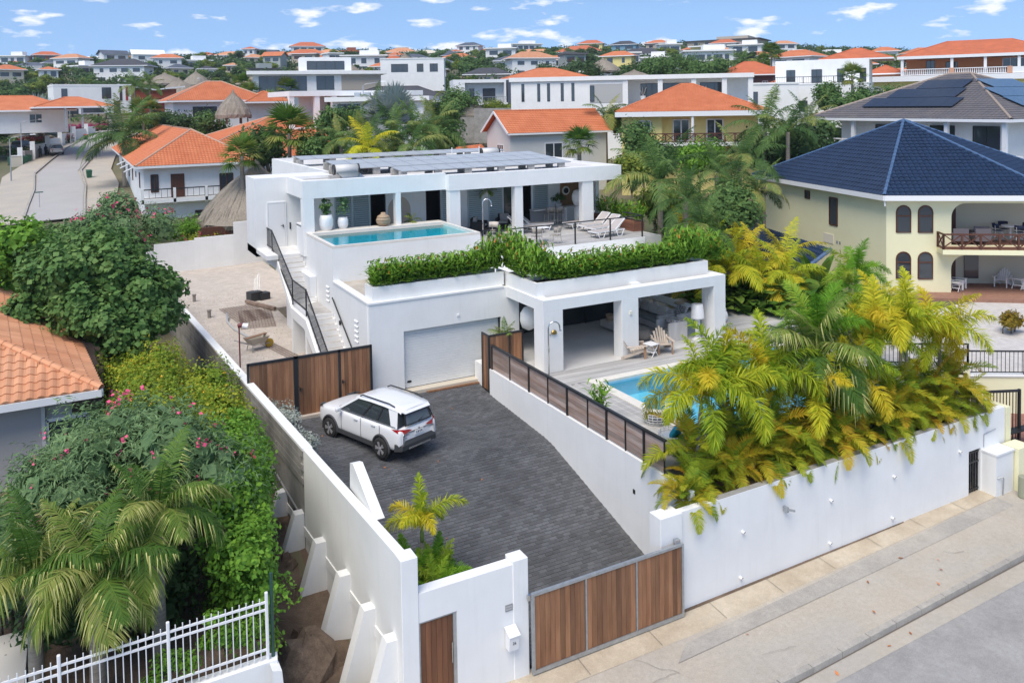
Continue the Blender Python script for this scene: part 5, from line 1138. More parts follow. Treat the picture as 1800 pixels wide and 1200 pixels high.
m = MB(); m.box(-.3,-.15,0,.3,.15,.2); t = tag(put('concrete_block', m.data('block', BLOCKM), None, (11.9,41.5,7.28)), 'single concrete block beside the left water heater', 'block')
for i, (x, y) in enumerate(((21.3,47.9),(23.4,48.3))): m = MB(); m.tube([(0,0,0),(0,0,1.0)], .03, 8); m.lathe([(.05,.0),(.05,.05)], n=8); tag(put('vent_pipe', m.data('vent_pipe', WHITEM), None, (x,y,7.28)), 'thin white vent pipe standing behind the double row of panels', 'pipe', 'vent pipes on the villa roof')

# ================================================================== furniture
SLING = mat('taupe_sling', (.46,.42,.40), .8, var=.08, vscale=60)
def sun_lounger(loc, rz, label, group):
    t = thing('sun_lounger', label, 'sun lounger', loc, rz, group)
    # foot end at +x, head at -x
    m = MB()
    for s in (1, -1): m.beam((-.95,.33*s,.34),(.95,.33*s,.32),.05,.06)
    m.beam((.95,-.33,.32),(.95,.33,.32),.05,.06); m.beam((-.95,-.33,.34),(-.95,.33,.34),.05,.06); m.build('frame', WHITEM, t)
    for x in (-.62,.62):
        for s in (1, -1):
            m = MB(); m.tube([(x-.26,.34*s,.33),(x-.13,.34*s,.02),(x+.13,.34*s,.02),(x+.26,.34*s,.33)], .026, 6); m.build('leg', WHITEM, t, True)
    m = MB(); m.box(-.35,-.30,.35,.92,.30,.37); m.build('seat_sling', SLING, t)
    m = MB(); [m.beam((-.35,.31*s,.36),(-.98,.31*s,.88),.05,.05) for s in (1,-1)]; m.beam((-.98,-.31,.88),(-.98,.31,.88),.05,.05); m.build('back_frame', WHITEM, t)
    m = MB(); m.quad((-.35,-.29,.375),(-.35,.29,.375),(-.97,.29,.885),(-.97,-.29,.885)); m.build('back_sling', SLING, t)
    m = MB(); m.beam((-.72,-.25,.35),(-.86,-.25,.78),.025,.025); m.build('back_prop', WHITEM, t)
LG = 'sun lounger with white frame and taupe sling'
sun_lounger((21.7,39.1,4.0), R(-35), LG+' next to the two dining chairs, back raised', None)
sun_lounger((22.65,39.7,4.0), R(-35), LG+' in front of the bar counter, back raised', None)
for i, (x, y) in enumerate(((25.0,39.0),(25.2,37.8),(25.1,36.75),(24.5,35.55))): sun_lounger((x, y, 4.0), R(192-i*2), LG+(', nearest the globe lamp', ', second from the globe lamp', ', third from the globe lamp', ', right against the black terrace railing')[i], None)
TAUPE = mat('taupe_plastic', (.33,.30,.26), .6)
SAND = mat('sand_plastic', (.55,.49,.42), .6)
def chair(loc, rz, label, seat_h=.45, mt=TAUPE, back=True, group=None, nm='dining_chair', cat='chair', legm=None):
    t = thing(nm, label, cat, loc, rz, group)
    m = MB(); m.cbox(-.23,-.23,seat_h-.03,.23,.23,seat_h,.012); m.build('seat', mt, t)
    for a, b in ((1,1),(1,-1),(-1,1),(-1,-1)): m = MB(); m.tube([(.19*a,.19*b,seat_h-.03),(.25*a,.24*b,0)], .014, 6); m.build('leg', legm or SAND, t)
    if back:
        m = MB(); K = 9; V = []
        for i in range(K):
            a = math.pi*(.5+i/(K-1)); V += [(.24*math.cos(a)*.9-.02, .25*math.sin(a)*-1, seat_h+.14), (.24*math.cos(a)*1.1-.04, .26*math.sin(a)*-1, seat_h+.40)]
        m.mesh(V, [(2*i,2*i+2,2*i+3,2*i+1) for i in range(K-1)]); o = m.build('backrest', mt, t, True); so = o.modifiers.new('t','SOLIDIFY'); so.thickness = .02
        for s in (1,-1): m = MB(); m.tube([(-.19,.2*s,seat_h-.02),(-.24,.23*s,seat_h+.3)], .014, 6); m.build('back_post', legm or SAND, t)
    if seat_h > .6:
        m = MB(); [m.beam(p, q, .02, .02) for p, q in (((.23,.22,.28),(.23,-.22,.28)),((-.23,.22,.28),(-.23,-.22,.28)),((.23,.22,.28),(-.23,.22,.28)),((.23,-.22,.28),(-.23,-.22,.28)))]; m.build('foot_ring', SAND, t)
    return t
chair((20.2,35.35,4), R(80), 'taupe dining chair with curved back, left of the small round table base'.replace('left of','beside'))
chair((21.15,35.15,4), R(125), 'taupe dining chair turned sideways by the terrace railing')
t = thing('bistro_table', 'small white table between the taupe dining chairs', 'table', (20.85,36.0,4)); m = MB(); m.cbox(-.35,-.35,.72,.35,.35,.75); m.build('table_top', WHITE2, t); m = MB(); m.tube([(0,0,.03),(0,0,.72)], .03, 8); m.build('stem', WHITE2, t); m = MB(); m.cbox(-.22,-.22,0,.22,.22,.03); m.build('base', GREYM, t)
chair((18.3,36.4,4), R(200), 'tall sand-coloured bar stool with rounded backrest', .75, SAND, True, nm='bar_stool', cat='stool'); chair((18.75,35.45,4), R(20), 'tall backless sand-coloured bar stool close to the railing', .75, SAND, False, nm='bar_stool', cat='stool')
BLKF = mat('black_wicker', (.02,.02,.022), .7, bump=.4, bscale=120); CUSH = mat('grey_cushion', (.40,.38,.36), .9, var=.15, vscale=12)
def armchair(loc, rz, label):
    t = thing('armchair', label, 'armchair', loc, rz); m = MB(); m.cbox(-.38,-.38,.08,.38,.38,.34); m.build('seat_base', BLKF, t)
    for s in (1,-1): m = MB(); m.cbox(-.40,.36*s-.04,.08,.38,.36*s+.04,.62); m.build('armrest', BLKF, t)
    m = MB(); m.cbox(-.42,-.40,.08,-.34,.40,.80); m.build('backrest', BLKF, t); m = MB(); m.cbox(-.32,-.30,.34,.36,.30,.44,.04); m.build('seat_cushion', CUSH, t); m = MB(); m.obox((-.24,0,.62),(.14,.5,.4),0,0,.2); m.build('pillow', CUSH, t)
armchair((19.6,40.6,4), R(-40), 'black wicker armchair with patterned cushions under the louvre shutter'); armchair((21.3,41.0,4), R(-130), 'black wicker armchair facing away beside the open door')
t = thing('black_coffee_table', 'low black table between the black armchairs', 'table', (19.9,39.6,4)); m = MB(); m.cbox(-.45,-.3,.28,.45,.3,.32); m.build('table_top', BLKF, t); [MB().box(a*.4-.03,b*.25-.03,0,a*.4+.03,b*.25+.03,.28).build('leg', BLKF, t) for a in (1,-1) for b in (1,-1)]
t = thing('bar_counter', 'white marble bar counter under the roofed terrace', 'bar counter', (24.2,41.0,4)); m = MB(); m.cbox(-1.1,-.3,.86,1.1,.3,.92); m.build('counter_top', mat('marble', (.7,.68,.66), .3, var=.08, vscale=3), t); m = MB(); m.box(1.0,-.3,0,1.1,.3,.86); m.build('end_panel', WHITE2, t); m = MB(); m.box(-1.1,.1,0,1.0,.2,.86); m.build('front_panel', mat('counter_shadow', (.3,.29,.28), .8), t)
chair((24.0,40.5,4), R(90), 'taupe bar chair at the marble counter, closer to the column', .7, TAUPE, nm='bar_chair', cat='chair'); chair((24.6,40.45,4), R(90), 'taupe bar chair at the marble counter, closer to the globe lamp', .7, TAUPE, nm='bar_chair', cat='chair')
LAMPW = mat('lamp_translucent', (.82,.82,.80), .5)
t = thing('globe_lamp', 'tall white sculptural lamp with a globe on a rounded body', 'lamp', (25.75,40.1,4)); m = MB(); m.lathe([(.05,0),(.26,.02),(.30,.5),(.28,.9),(.20,1.05)], n=24); m.build('base', LAMPW, t, True); m = MB(); m.lathe([(.16,1.05),(.32,1.15),(.41,1.42),(.42,1.65),(.34,1.9),(.20,1.98)], n=24); m.build('globe', LAMPW, t, True)
def shower(loc, h, rz, label, mt):
    t = thing('outdoor_shower', label, 'shower', loc, rz); m = MB(); pts = [(0,0,0),(0,0,h-.25)]+[(.22-.22*math.cos(a), 0, h-.25+.22*math.sin(a)) for a in [math.pi*i/8 for i in range(1,9)]]+[(.45,0,h-.36)]; m.tube(pts, .028, 8); m.build('pipe', mt, t, True)
    m = MB(); m.lathe([(.03,-.02),(.07,-.05),(.07,-.06),(.001,-.06)], (.45,0,h-.33), 12); m.build('shower_head', mt, t); m = MB(); m.box(-.03,-.06,.95,.03,-.02,1.1); m.build('valve', mt, t)
shower((18.2,37.3,4), 2.25, R(-20), 'curved chrome shower standing beside the roof pool', STEEL); shower((15.55,26.45,.75), 2.1, R(-15), 'curved steel shower in front of the terrace pillar', STEEL)
def pot(loc, r_, h, label, leaf, n=10, ls=.5, mt=None):
    t = thing('potted_plant', label, 'potted plant', loc); m = MB(); m.lathe([(r_*.75,0),(r_,h*.35),(r_*1.02,h*.7),(r_*.85,h),(r_*.72,h),(r_*.70,h-.06)], n=20); m.build('pot', mt or WHITEM, t, True); m = MB(); m.lathe([(.001,h-.07),(r_*.72,h-.07)], n=14); m.build('soil', SOIL, t)
    put('foliage', crown_mesh('foliage', blob(5, r_*.8, r_*.8, ls*.5, ls*.4, h+ls*.7, n), 240, .13, leaf, n, .3, aspect=.9), t)
pot((10.75,39.15,5.07), .33, .75, 'largest white pot with round-leaved plant beside the roof pool', L_MID, 3); pot((11.6,39.25,5.07), .25, .55, 'smaller white pot with a fine-leaved olive plant beside the roof pool', L_OLE, 4, .7)
t = thing('wicker_basket', 'round woven basket lantern on the roof pool edge', 'basket', (13.55,38.95,5.07)); WK = mat('wicker', (.42,.30,.20), .9, bump=.6, bscale=60, var=.25, vscale=30); m = MB(); m.lathe([(.18,0),(.33,.15),(.36,.3),(.28,.5),(.12,.58),(.12,.66),(.09,.66)], n=20); m.build('body', WK, t, True); m = MB(); [m.tube([(.362*math.cos(a)*k, .362*math.sin(a)*k, z) for a in [i*.2618 for i in range(25)]], .012, 5) for z, k in ((.12,.86),(.3,1.0),(.45,.86))]; m.build('weave_band', mat('wicker_dark', (.25,.17,.10), .9), t)
palm('fern_plant', 'small green palm plant on the roof pool edge between the columns', (15.2,39.4,5.07), .05, 'grn', 9, .35, .02, seed=401, trunk=False, cat='plant')
for i, (x, y) in enumerate(((14.75,40.2),(15.9,40.3),(16.6,40.4))): chair((x,y,4), R(90+i*40), ('sand chair with round back behind the column of the roof pool','sand chair in the middle of the shaded sitting area behind the pool','sand chair beside the dark doorway behind the pool')[i], .45, SAND)
palm('hanging_plant', 'green plant hanging from the terrace ceiling behind the shower', (20.7,41.7,6.1), .0, 'grn', 9, .3, .02, seed=402, trunk=False, spread=1.0, cat='plant')
t = thing('sideboard_plant', 'leafy branches in a stone bowl on the white sideboard', 'potted plant', (25.4,41.8,4.85)); m = MB(); m.lathe([(.10,0),(.2,.1),(.22,.2),(.18,.2)], n=14); m.build('pot', WHITEM, t, True); put('foliage', crown_mesh('foliage', blob(5,.3,.2,.2,.2,.5,6), 220, .13, L_MID, 6, .3), t)
# ---- ground terrace
ADI = mat('weathered_teak_chair', (.52,.44,.36), .8, var=.12, vscale=9, stretch=(1,1,.2), objrand=.1); ADL = mat('teak_leg', (.38,.22,.13), .7)
def adirondack(loc, rz, label, mt=ADI, ml=ADL, s=1.0):
    t = thing('garden_chair', label, 'chair', loc, rz, None, s)
    for i in range(7):
        y = -.27+i*.09; h = .95-.06*abs(i-3)-.02*abs(i-3)**2; w = .042
        m = MB(); m.mesh([(-.22,y-w*.8,.30),(-.22,y+w*.8,.30),(-.50,y*1.2+w,h),(-.50,y*1.2-w,h),(-.24,y-w*.8,.29),(-.24,y+w*.8,.29),(-.52,y*1.2+w,h),(-.52,y*1.2-w,h)], [(0,1,2,3),(7,6,5,4),(3,2,6,7),(0,3,7,4),(1,5,6,2)]); m.build('back_slat', mt, t)
    for i in range(6): x = -.2+i*.1; z = .27+i*.022; m = MB(); m.box(x-.045,-.29,z,x+.045,.29,z+.022); m.build('seat_slat', mt, t)
    for s_ in (1,-1):
        m = MB(); m.box(.30,.29*s_-.02,0,.39,.29*s_+.02,.52); m.build('front_leg', ml, t)
        m = MB(); m.beam((.38,.26*s_,.36),(-.62,.26*s_,.04),.03,.11); m.build('rear_leg', mt, t)
        m = MB(); m.beam((.42,.34*s_,.535),(-.40,.34*s_,.50),.12,.025); m.build('armrest', mt, t)
adirondack((19.75,26.75,.75), R(-25), 'weathered wooden reclining garden chair beside the middle terrace pillar, turned sideways'); adirondack((21.1,26.7,.75), R(-110), 'weathered wooden reclining garden chair with fan back facing the pool')
def folding_table(loc, label, s=1.0):
    t = thing('side_table', label, 'table', loc, .2, None, s); m = MB(); m.cbox(-.24,-.24,.48,.24,.24,.51,.005); m.build('table_top', WHITE2, t)
    for y in (-.2,.2):
        for s_ in (1,-1): m = MB(); m.beam((-.2*s_,y,.48),(.2*s_,y,0),.03,.02); m.build('leg', WHITE2, t)
    m = MB(); m.box(-.12,-.2,.16,.12,.2,.18); m.build('shelf', WHITE2, t)
folding_table((20.4,26.55,.75), 'white folding side table between the wooden garden chairs')
GREYW = mat('grey_washed_wood', (.62,.60,.58), .75, col2=(.50,.48,.46), vscale=4, stretch=(1,1,.15)); GCUSH = mat('slate_cushion', (.24,.27,.275), .9); LCUSH = mat('light_pillow', (.62,.60,.57), .95, var=.12, vscale=14)
t = thing('lounge_chair', 'boxy grey washed wood lounge chair with zigzag cushion facing the sofa', 'armchair', (22.7,28.1,.75)); m = MB(); m.cbox(-.5,-.45,0,.5,-.35,.78); m.build('side_panel', GREYW, t); m = MB(); m.cbox(-.5,.35,0,.5,.45,.78); m.build('side_panel', GREYW, t); m = MB(); m.cbox(.38,-.35,0,.5,.35,.78); m.build('back_panel', GREYW, t); m = MB(); m.cbox(-.5,-.35,.1,.38,.35,.42,.03); m.build('seat_cushion', GCUSH, t)
ZIG = mat('zigzag_pillow', (.7,.7,.68), .9, col2=(.05,.05,.06), vscale=16); m = MB(); m.obox((.1,0,.72),(.5,.6,.2),0,0,.15); o = m.build('pillow', ZIG, t); bv = o.modifiers.new('b','BEVEL'); bv.width = .07; bv.segments = 3
t = thing('lounge_chair', 'second grey lounge chair with slate cushion behind the floor lamp', 'armchair', (24.0,29.2,.75)); m = MB(); m.cbox(-.45,-.45,0,.45,-.36,.75); m.build('side_panel', GREYW, t); m = MB(); m.cbox(-.45,.36,0,.45,.45,.75); m.build('side_panel', GREYW, t); m = MB(); m.cbox(.36,-.36,0,.45,.36,.75); m.build('back_panel', GREYW, t); m = MB(); m.obox((.15,0,.75),(.15,.6,.5),0,0,.35); m.build('pillow', ZIG, t); m = MB(); m.cbox(-.45,-.36,.1,.36,.36,.4,.03); m.build('seat_cushion', GCUSH, t)
t = thing('sofa', 'long grey outdoor sofa with slate seat and pale pillows', 'sofa', (23.4,31.0,.75), R(-90)); m = MB(); m.cbox(-1.6,-.5,.05,1.6,.35,.30); m.build('base', GREYW, t); m = MB(); m.cbox(-1.6,.35,.05,1.6,.5,.80); m.build('backrest', GREYW, t); m = MB(); m.cbox(1.6,-.5,.05,1.72,.5,.66); m.build('armrest', GREYW, t); m = MB(); m.cbox(-1.6,-.5,.30,1.58,.33,.44,.03); m.build('seat_cushion', GCUSH, t)
for i in range(5): m = MB(); m.obox((-1.35+i*.62,.22,.68),(.55,.18,.45),rng.uniform(-.1,.1),-.25,0); o = m.build('pillow', LCUSH, t); bv = o.modifiers.new('b','BEVEL'); bv.width = .06; bv.segments = 3
t = thing('console_table', 'long grey wood table behind the sofa with tray and bucket', 'table', (24.9,31.2,.75), R(-90)); m = MB(); m.cbox(-1.5,-.45,.70,1.5,.45,.76); m.build('table_top', GREYW, t); [MB().box(a*1.4-.05,b*.38-.05,0,a*1.4+.05,b*.38+.05,.7).build('leg', WHITE2, t) for a in (1,-1) for b in (1,-1)]
m = MB(); m.lathe([(.2,0),(.24,.02),(.24,.06),(.2,.06)], n=16); tag(put('tray', m.data('tray', WK), None, (24.95,30.3,1.51)), 'round wooden tray lying on the long grey table', 'tray'); m = MB(); m.lathe([(.13,0),(.17,.3),(.15,.3),(.13,.05)], n=16); tag(put('ice_bucket', m.data('bucket', WHITEM), None, (24.95,32.1,1.51)), 'white bucket on the far end of the long table', 'bucket')
t = thing('coffee_table', 'low square grey table with a basket in front of the sofa', 'table', (21.5,30.4,.75)); m = MB(); m.cbox(-.5,-.7,.1,.5,.7,.38); m.build('table_body', GREYW, t)
m = MB(); m.lathe([(.15,0),(.2,.15),(.2,.28),(.17,.28),(.16,.05)], n=16); tag(put('basket', m.data('basket', WK), None, (21.3,30.7,1.13)), 'small brown basket on the low table', 'basket')
t = thing('pouf', 'shaggy beige pouf with a small lamp beside the lounge chair', 'pouf', (21.5,28.6,.75)); m = MB(); m.lathe([(.1,0),(.36,.08),(.38,.3),(.25,.42),(.05,.44)], n=16); m.build('cushion', mat('shaggy_beige', (.35,.30,.25), .95, bump=1.0, bscale=40, var=.2, vscale=25), t, True)
t = thing('floor_lamp', 'white floor lamp with tall drum shade beside the right terrace pillar', 'lamp', (23.45,27.3,.75)); m = MB(); m.lathe([(.26,0),(.26,.06),(.16,.10),(.13,.14)], n=20); m.build('base', WHITEM, t, True); m = MB(); m.lathe([(.12,.12),(.10,1.0)], n=16); m.build('stem', WHITEM, t, True); m = MB(); m.lathe([(.30,.95),(.29,1.0),(.24,1.55),(.22,1.56)], n=24); m.build('shade', WHITEM, t, True)
t = thing('egg_lamp', 'white egg-shaped lamp hanging behind the first terrace pillar', 'lamp', (16.3,29.3,1.75)); m = MB(); m.lathe([(.05,0),(.28,.12),(.36,.4),(.34,.7),(.2,.92),(.05,.98)], n=20); m.build('globe', LAMPW, t, True); m = MB(); m.tube([(0,0,.97),(0,0,1.4)], .01, 5); m.build('cord', BLACKM, t)
m = MB(); fl = thing('flamingo_reflection', 'pink flamingo figure standing in for a reflection in the dark glass wall', 'ornament', (22.6,31.95,.75))  # solid figure in place of a flamingo reflected in the glass
m.lathe([(.02,0),(.16,.08),(.2,.2),(.15,.34),(.02,.42)], (0,0,.85), 12, 1.2, .7); m.build('body', mat('flamingo_pink', (.75,.12,.25), .5), fl, True); MB().tube([(.12,0,1.2),(.22,0,1.4),(.15,0,1.6),(.22,0,1.68)], [.05,.03,.03,.05], 8).build('neck', MATS['flamingo_pink'], fl, True); [MB().tube([(0,s*.06,0),(0,s*.06,.9)], .015, 6).build('leg', MATS['flamingo_pink'], fl) for s in (1,-1)]
palm('fan_plant', 'green fan-leaved plant beside the small teak gate', (15.0,29.0,.72), .9, 'grn', 16, .42, .05, seed=403, cat='plant')
t = thing('gas_cylinder', 'white gas cylinder standing by the leafy border', 'gas cylinder', (26.5,29.0,.75)); m = MB(); m.lathe([(.12,0),(.17,.03),(.18,.3),(.14,.45),(.06,.5)], n=18); m.build('tank', WHITEM, t, True); m = MB(); m.lathe([(.1,.48),(.1,.62),(.085,.62),(.085,.5)], n=14); m.build('collar', WHITEM, t)
# wicker pool chairs with blue cushions
BLUEC = mat('turquoise_cushion', (.02,.36,.52), .7); WMESH = mat('white_wicker', (.75,.75,.75), .5)
def pool_chair(loc, rz, label):
    t = thing('pool_chair', label, 'chair', loc, rz)
    m = MB()
    for i in range(18):
        a = i/18*2*math.pi; m.tube([(.30*math.cos(a),.30*math.sin(a),.02),(.42*math.cos(a),.42*math.sin(a),.25),(.43*math.cos(a),.43*math.sin(a),.55)], .011, 4)
    for z, r_ in ((.03,.31),(.12,.37),(.21,.405),(.30,.42),(.39,.428),(.48,.43),(.56,.43)): m.tube([(r_*math.cos(i*.2618), r_*math.sin(i*.2618), z) for i in range(25)], .011, 4)
    stuff(m.build('wicker_shell', WMESH, t)); m = MB(); m.lathe([(.05,.30),(.36,.32),(.40,.40),(.36,.47),(.05,.49)], n=20); m.build('seat_cushion', WMESH, t, True); m = MB(); m.lathe([(.05,0),(.3,.02),(.34,.08),(.28,.15),(.05,.17)], n=18); o = m.build('back_cushion', BLUEC, t, True); o.location = (-.2,0,.62); o.rotation_euler = (0, R(60), 0)
for i, (x, y) in enumerate(((16.2,20.9),(15.3,18.9),(17.2,19.0))): pool_chair((x,y,.75), R(40+i*70), ('white mesh pool chair with turquoise cushion beside the pool steps','white mesh pool chair at the corner of the slatted fence','white mesh pool chair under the yellow palms')[i])
# ================================================================== yard clutter
t = thing('flood_lamp', 'thin dark red pole with a white floodlight in the gravel yard', 'lamp post', (5.82,34.6,0)); m = MB(); m.tube([(0,0,-.1),(0,0,2.15)], .028, 8); m.build('pole', mat('maroon_paint', (.14,.02,.025), .5), t); m = MB(); m.tube([(-.05,0,2.18),(.15,-.05,2.22)], .09, 10); m.build('bracket', MATS['maroon_paint'], t); m = MB(); m.tube([(.12,-.05,2.2),(.32,-.12,2.15)], [.09,.13], 12); m.build('lamp_head', WHITEM, t)
t = thing('wheelbarrow', 'old wheelbarrow with a yellow fork and board across its tray', 'wheelbarrow', (7.2,38.4,0), R(20)); m = MB(); m.mesh([(-.5,-.32,.62),(.5,-.32,.62),(.5,.32,.62),(-.5,.32,.62),(-.3,-.2,.3),(.35,-.2,.34),(.35,.2,.34),(-.3,.2,.3)], [(4,5,6,7),(0,1,5,4),(1,2,6,5),(2,3,7,6),(3,0,4,7)]); m.build('tray', mat('dirty_steel', (.42,.38,.32), .8), t)
for s in (1,-1): m = MB(); m.tube([(-.95,.26*s,.6),(-.2,.2*s,.28),(.65,.08*s,.22)], .02, 6); m.build('handle', GREYM, t); m = MB(); m.tube([(-.3,.2*s,.3),(-.35,.25*s,0)], .02, 6); m.build('leg', GREYM, t)
m = MB(); m.tube([(.65,-.05,.2),(.65,.05,.2)], .2, 16); m.build('wheel', mat('yellow_wheel', (.5,.33,.03), .6), t); m = MB(); m.obox((0,0,.66),(1.1,.16,.04),.15); m.build('board', mat('old_board', (.30,.18,.11), .8), t)
MESHB = mat('rusty_steel', (.16,.10,.08), .8)
def rebar(loc, rz, w, l, label, rise=.0):
    t = thing('rebar_mat', label, 'steel mesh', loc, rz); m = MB()
    for i in range(int(l/.15)+1): m.tube([(0,i*.15,.03+rise*i*.15),(w,i*.15,.03+rise*i*.15)], .008, 4)
    for i in range(int(w/.15)+1): m.tube([(i*.15,0,.045),(i*.15,l,.045+rise*l)], .008, 4)
    stuff(m.build('bars', MESHB, t))
rebar((7.2,42.3,0), R(-8), 1.7, 4.0, 'rusty reinforcing mesh lying in front of the villa side'); rebar((7.3,43.6,.02), R(6), 1.8, 3.6, 'second rusty reinforcing mesh stacked crooked on the first')
rebar((8.3,35.6,0), R(12), .55, 5.0, 'narrow reinforcing ladder mesh under the stair')
t = thing('plastic_pipe', 'bent grey plastic pipe lying between mesh and wheelbarrow', 'pipe', (7.0,43.5,0)); m = MB(); m.tube([(0,1.6,.25),(-.15,.6,.05),(-.1,-1,.05),(.2,-2.6,.05),(.75,-4.4,.05)], .055, 8); m.build('tube', mat('grey_pvc', (.42,.43,.44), .5), t, True)
for i, (x, y, z, rz) in enumerate(((9.1,38.3,0,.1),(9.05,38.3,.2,.0),(9.1,38.6,.4,.15),(9.0,37.7,0,.0),(9.0,37.8,.2,.2),(9.3,37.4,0,1.4),(9.3,38.7,0,1.5),(9.25,38.5,.4,.1))): o = put('concrete_block', blm, None, (x,y,z), (0,0,rz)); tag(o, 'loose concrete block piled under the stair', 'block', 'concrete blocks piled under the stair')
t = thing('timber_beam', 'weathered timber beam lying on the rusty mesh', 'beam', (9.0,46.6,.06), R(-68)); m = MB(); m.cbox(-1.4,-.09,0,1.4,.09,.16); m.build('beam', mat('old_beam', (.26,.19,.15), .9, var=.3, vscale=5), t)
t = thing('crate_stack', 'dark plastic crates and rods heaped beside the stair wall', 'crate stack', (9.3,48.6,0), .3); m = MB(); m.box(-.6,-.3,0,.1,.3,.5); m.build('crate', mat('dark_plastic', (.03,.032,.036), .5), t); m = MB(); m.box(-.1,-.45,0,.5,.1,.4); m.build('crate', MATS['dark_plastic'], t); [MB().tube([(-.2+i*.12,.1,.5),(.1+i*.1,.6,1.1+.1*i)], .02, 5).build('rod', GREYM, t) for i in range(4)]
for i, (x, y) in enumerate(((6.0,50.0),(6.2,45.7))): m = MB(); m.lathe([(.09,0),(.09,.35),(.12,.36),(.12,.42),(.001,.42)], n=12); tag(put('pipe_stub', m.data('pipe_stub', mat('stub_grey', (.25,.23,.21), .8)), None, (x,y,0)), ('short grey pipe stub in the gravel nearer the boundary wall','short grey pipe stub in the gravel closer to the flood lamp')[i], 'pipe')
# ================================================================== building kit for the neighbourhood
OTILE = mat('orange_clay_tile', (.60,.20,.085), .75, col2=(.50,.145,.055), vscale=.9, world_=True, detail=6)
OTILE2 = mat('sunbleached_clay_tile', (.62,.31,.17), .8, col2=(.55,.24,.12), vscale=.8, world_=True, objrand=.12)
RTILE = mat('red_clay_tile', (.50,.135,.055), .75, var=.12, vscale=.8, world_=True)
BTILE = mat('glazed_blue_tile', (.012,.026,.060), .24, spec=.6, var=.18, vscale=1.4, world_=True)
BTILEL = mat('glazed_blue_ridge', (.07,.13,.24), .25, spec=.6, var=.15, vscale=3, world_=True)
GTILE = mat('grey_roof_tile', (.105,.10,.11), .6, col2=(.15,.135,.13), vscale=1.2, world_=True)
SLATE = mat('slate_blue_roof', (.085,.10,.13), .7, var=.15, vscale=.5, world_=True)
DARKR = mat('charcoal_roof', (.06,.06,.068), .7, var=.15, vscale=.5, world_=True)
THATCH = mat('straw_thatch', (.37,.325,.265), .98, col2=(.23,.195,.155), vscale=5, stretch=(3,3,.5), bump=1.0, bscale=30)
YWALL = mat('pale_yellow_render', (.82,.785,.52), .9, var=.03, vscale=.6, bump=.1, bscale=60, world_=True)
YWALL2 = mat('yellow_render', (.80,.68,.27), .9, var=.04, vscale=.6, world_=True)
GWALL = mat('light_grey_render', (.60,.60,.585), .9, var=.04, vscale=.5, world_=True)
BROWNW = mat('brown_timber', (.10,.035,.018), .6, var=.2, vscale=6)
WINM = GLASSB
def mat_of(k): return {'o': OTILE, 'r': RTILE, 'b': BTILE, 'g': GTILE, 's': SLATE, 'd': DARKR, 'p': OTILE2, 't': THATCH}[k]
def tile_face(m, A, B, C, D, course=.34, wave=.30, amp=.035, samples=4):
    """wavy tile courses on the roof plane A,B (eave) C,D (top)"""
    A, B, C, D = map(Vector, (A, B, C, D)); u = (B-A).normalized(); n = u.cross(((C+D)/2-(A+B)/2)).normalized()
    if n.z < 0: n = -n
    v = n.cross(u).normalized()
    if v.z < 0: v = -v
    H = max((C-A).dot(v), (D-A).dot(v)); rows = max(1, round(H/course)); L0 = (D-A).dot(u); RW = (B-A).dot(u); R0 = (C-A).dot(u)
    for r in range(rows):
        v0, v1 = r*H/rows, (r+1)*H/rows; vm = (v0+v1)/2/H; ul = L0*vm; ur = RW+(R0-RW)*vm
        if ur-ul < .05: continue
        k0 = math.ceil(ul/(wave/samples)); k1 = math.floor(ur/(wave/samples)); us = [ul]+[k*wave/samples for k in range(k0, k1+1)]+[ur]
        base = len(m.v)
        for q in us:
            w = amp*(.5-.5*math.cos(2*math.pi*q/wave))**.7
            m.v.append(tuple(A+u*q+v*(v0-.03)+n*(w+.045))); m.v.append(tuple(A+u*q+v*v1+n*(w+.012))); m.v.append(tuple(A+u*q+v*(v0-.03)+n*(w*.3)))
        for i in range(len(us)-1):
            a = base+3*i; m.f += [(a,a+3,a+4,a+1),(a+2,a+5,a+3,a)]; m.m += [0,0]
def ridge_cap(m, a, b, r_=.10, seg=.4):
    a = Vector(a); b = Vector(b); n = max(1, int((b-a).length/seg))
    for i in range(n):
        p = a.lerp(b, i/n); q = a.lerp(b, (i+1.08)/n); m.tube([p+Vector((0,0,.03)), q+Vector((0,0,.03))], [r_*1.12, r_*.95], 7, False)
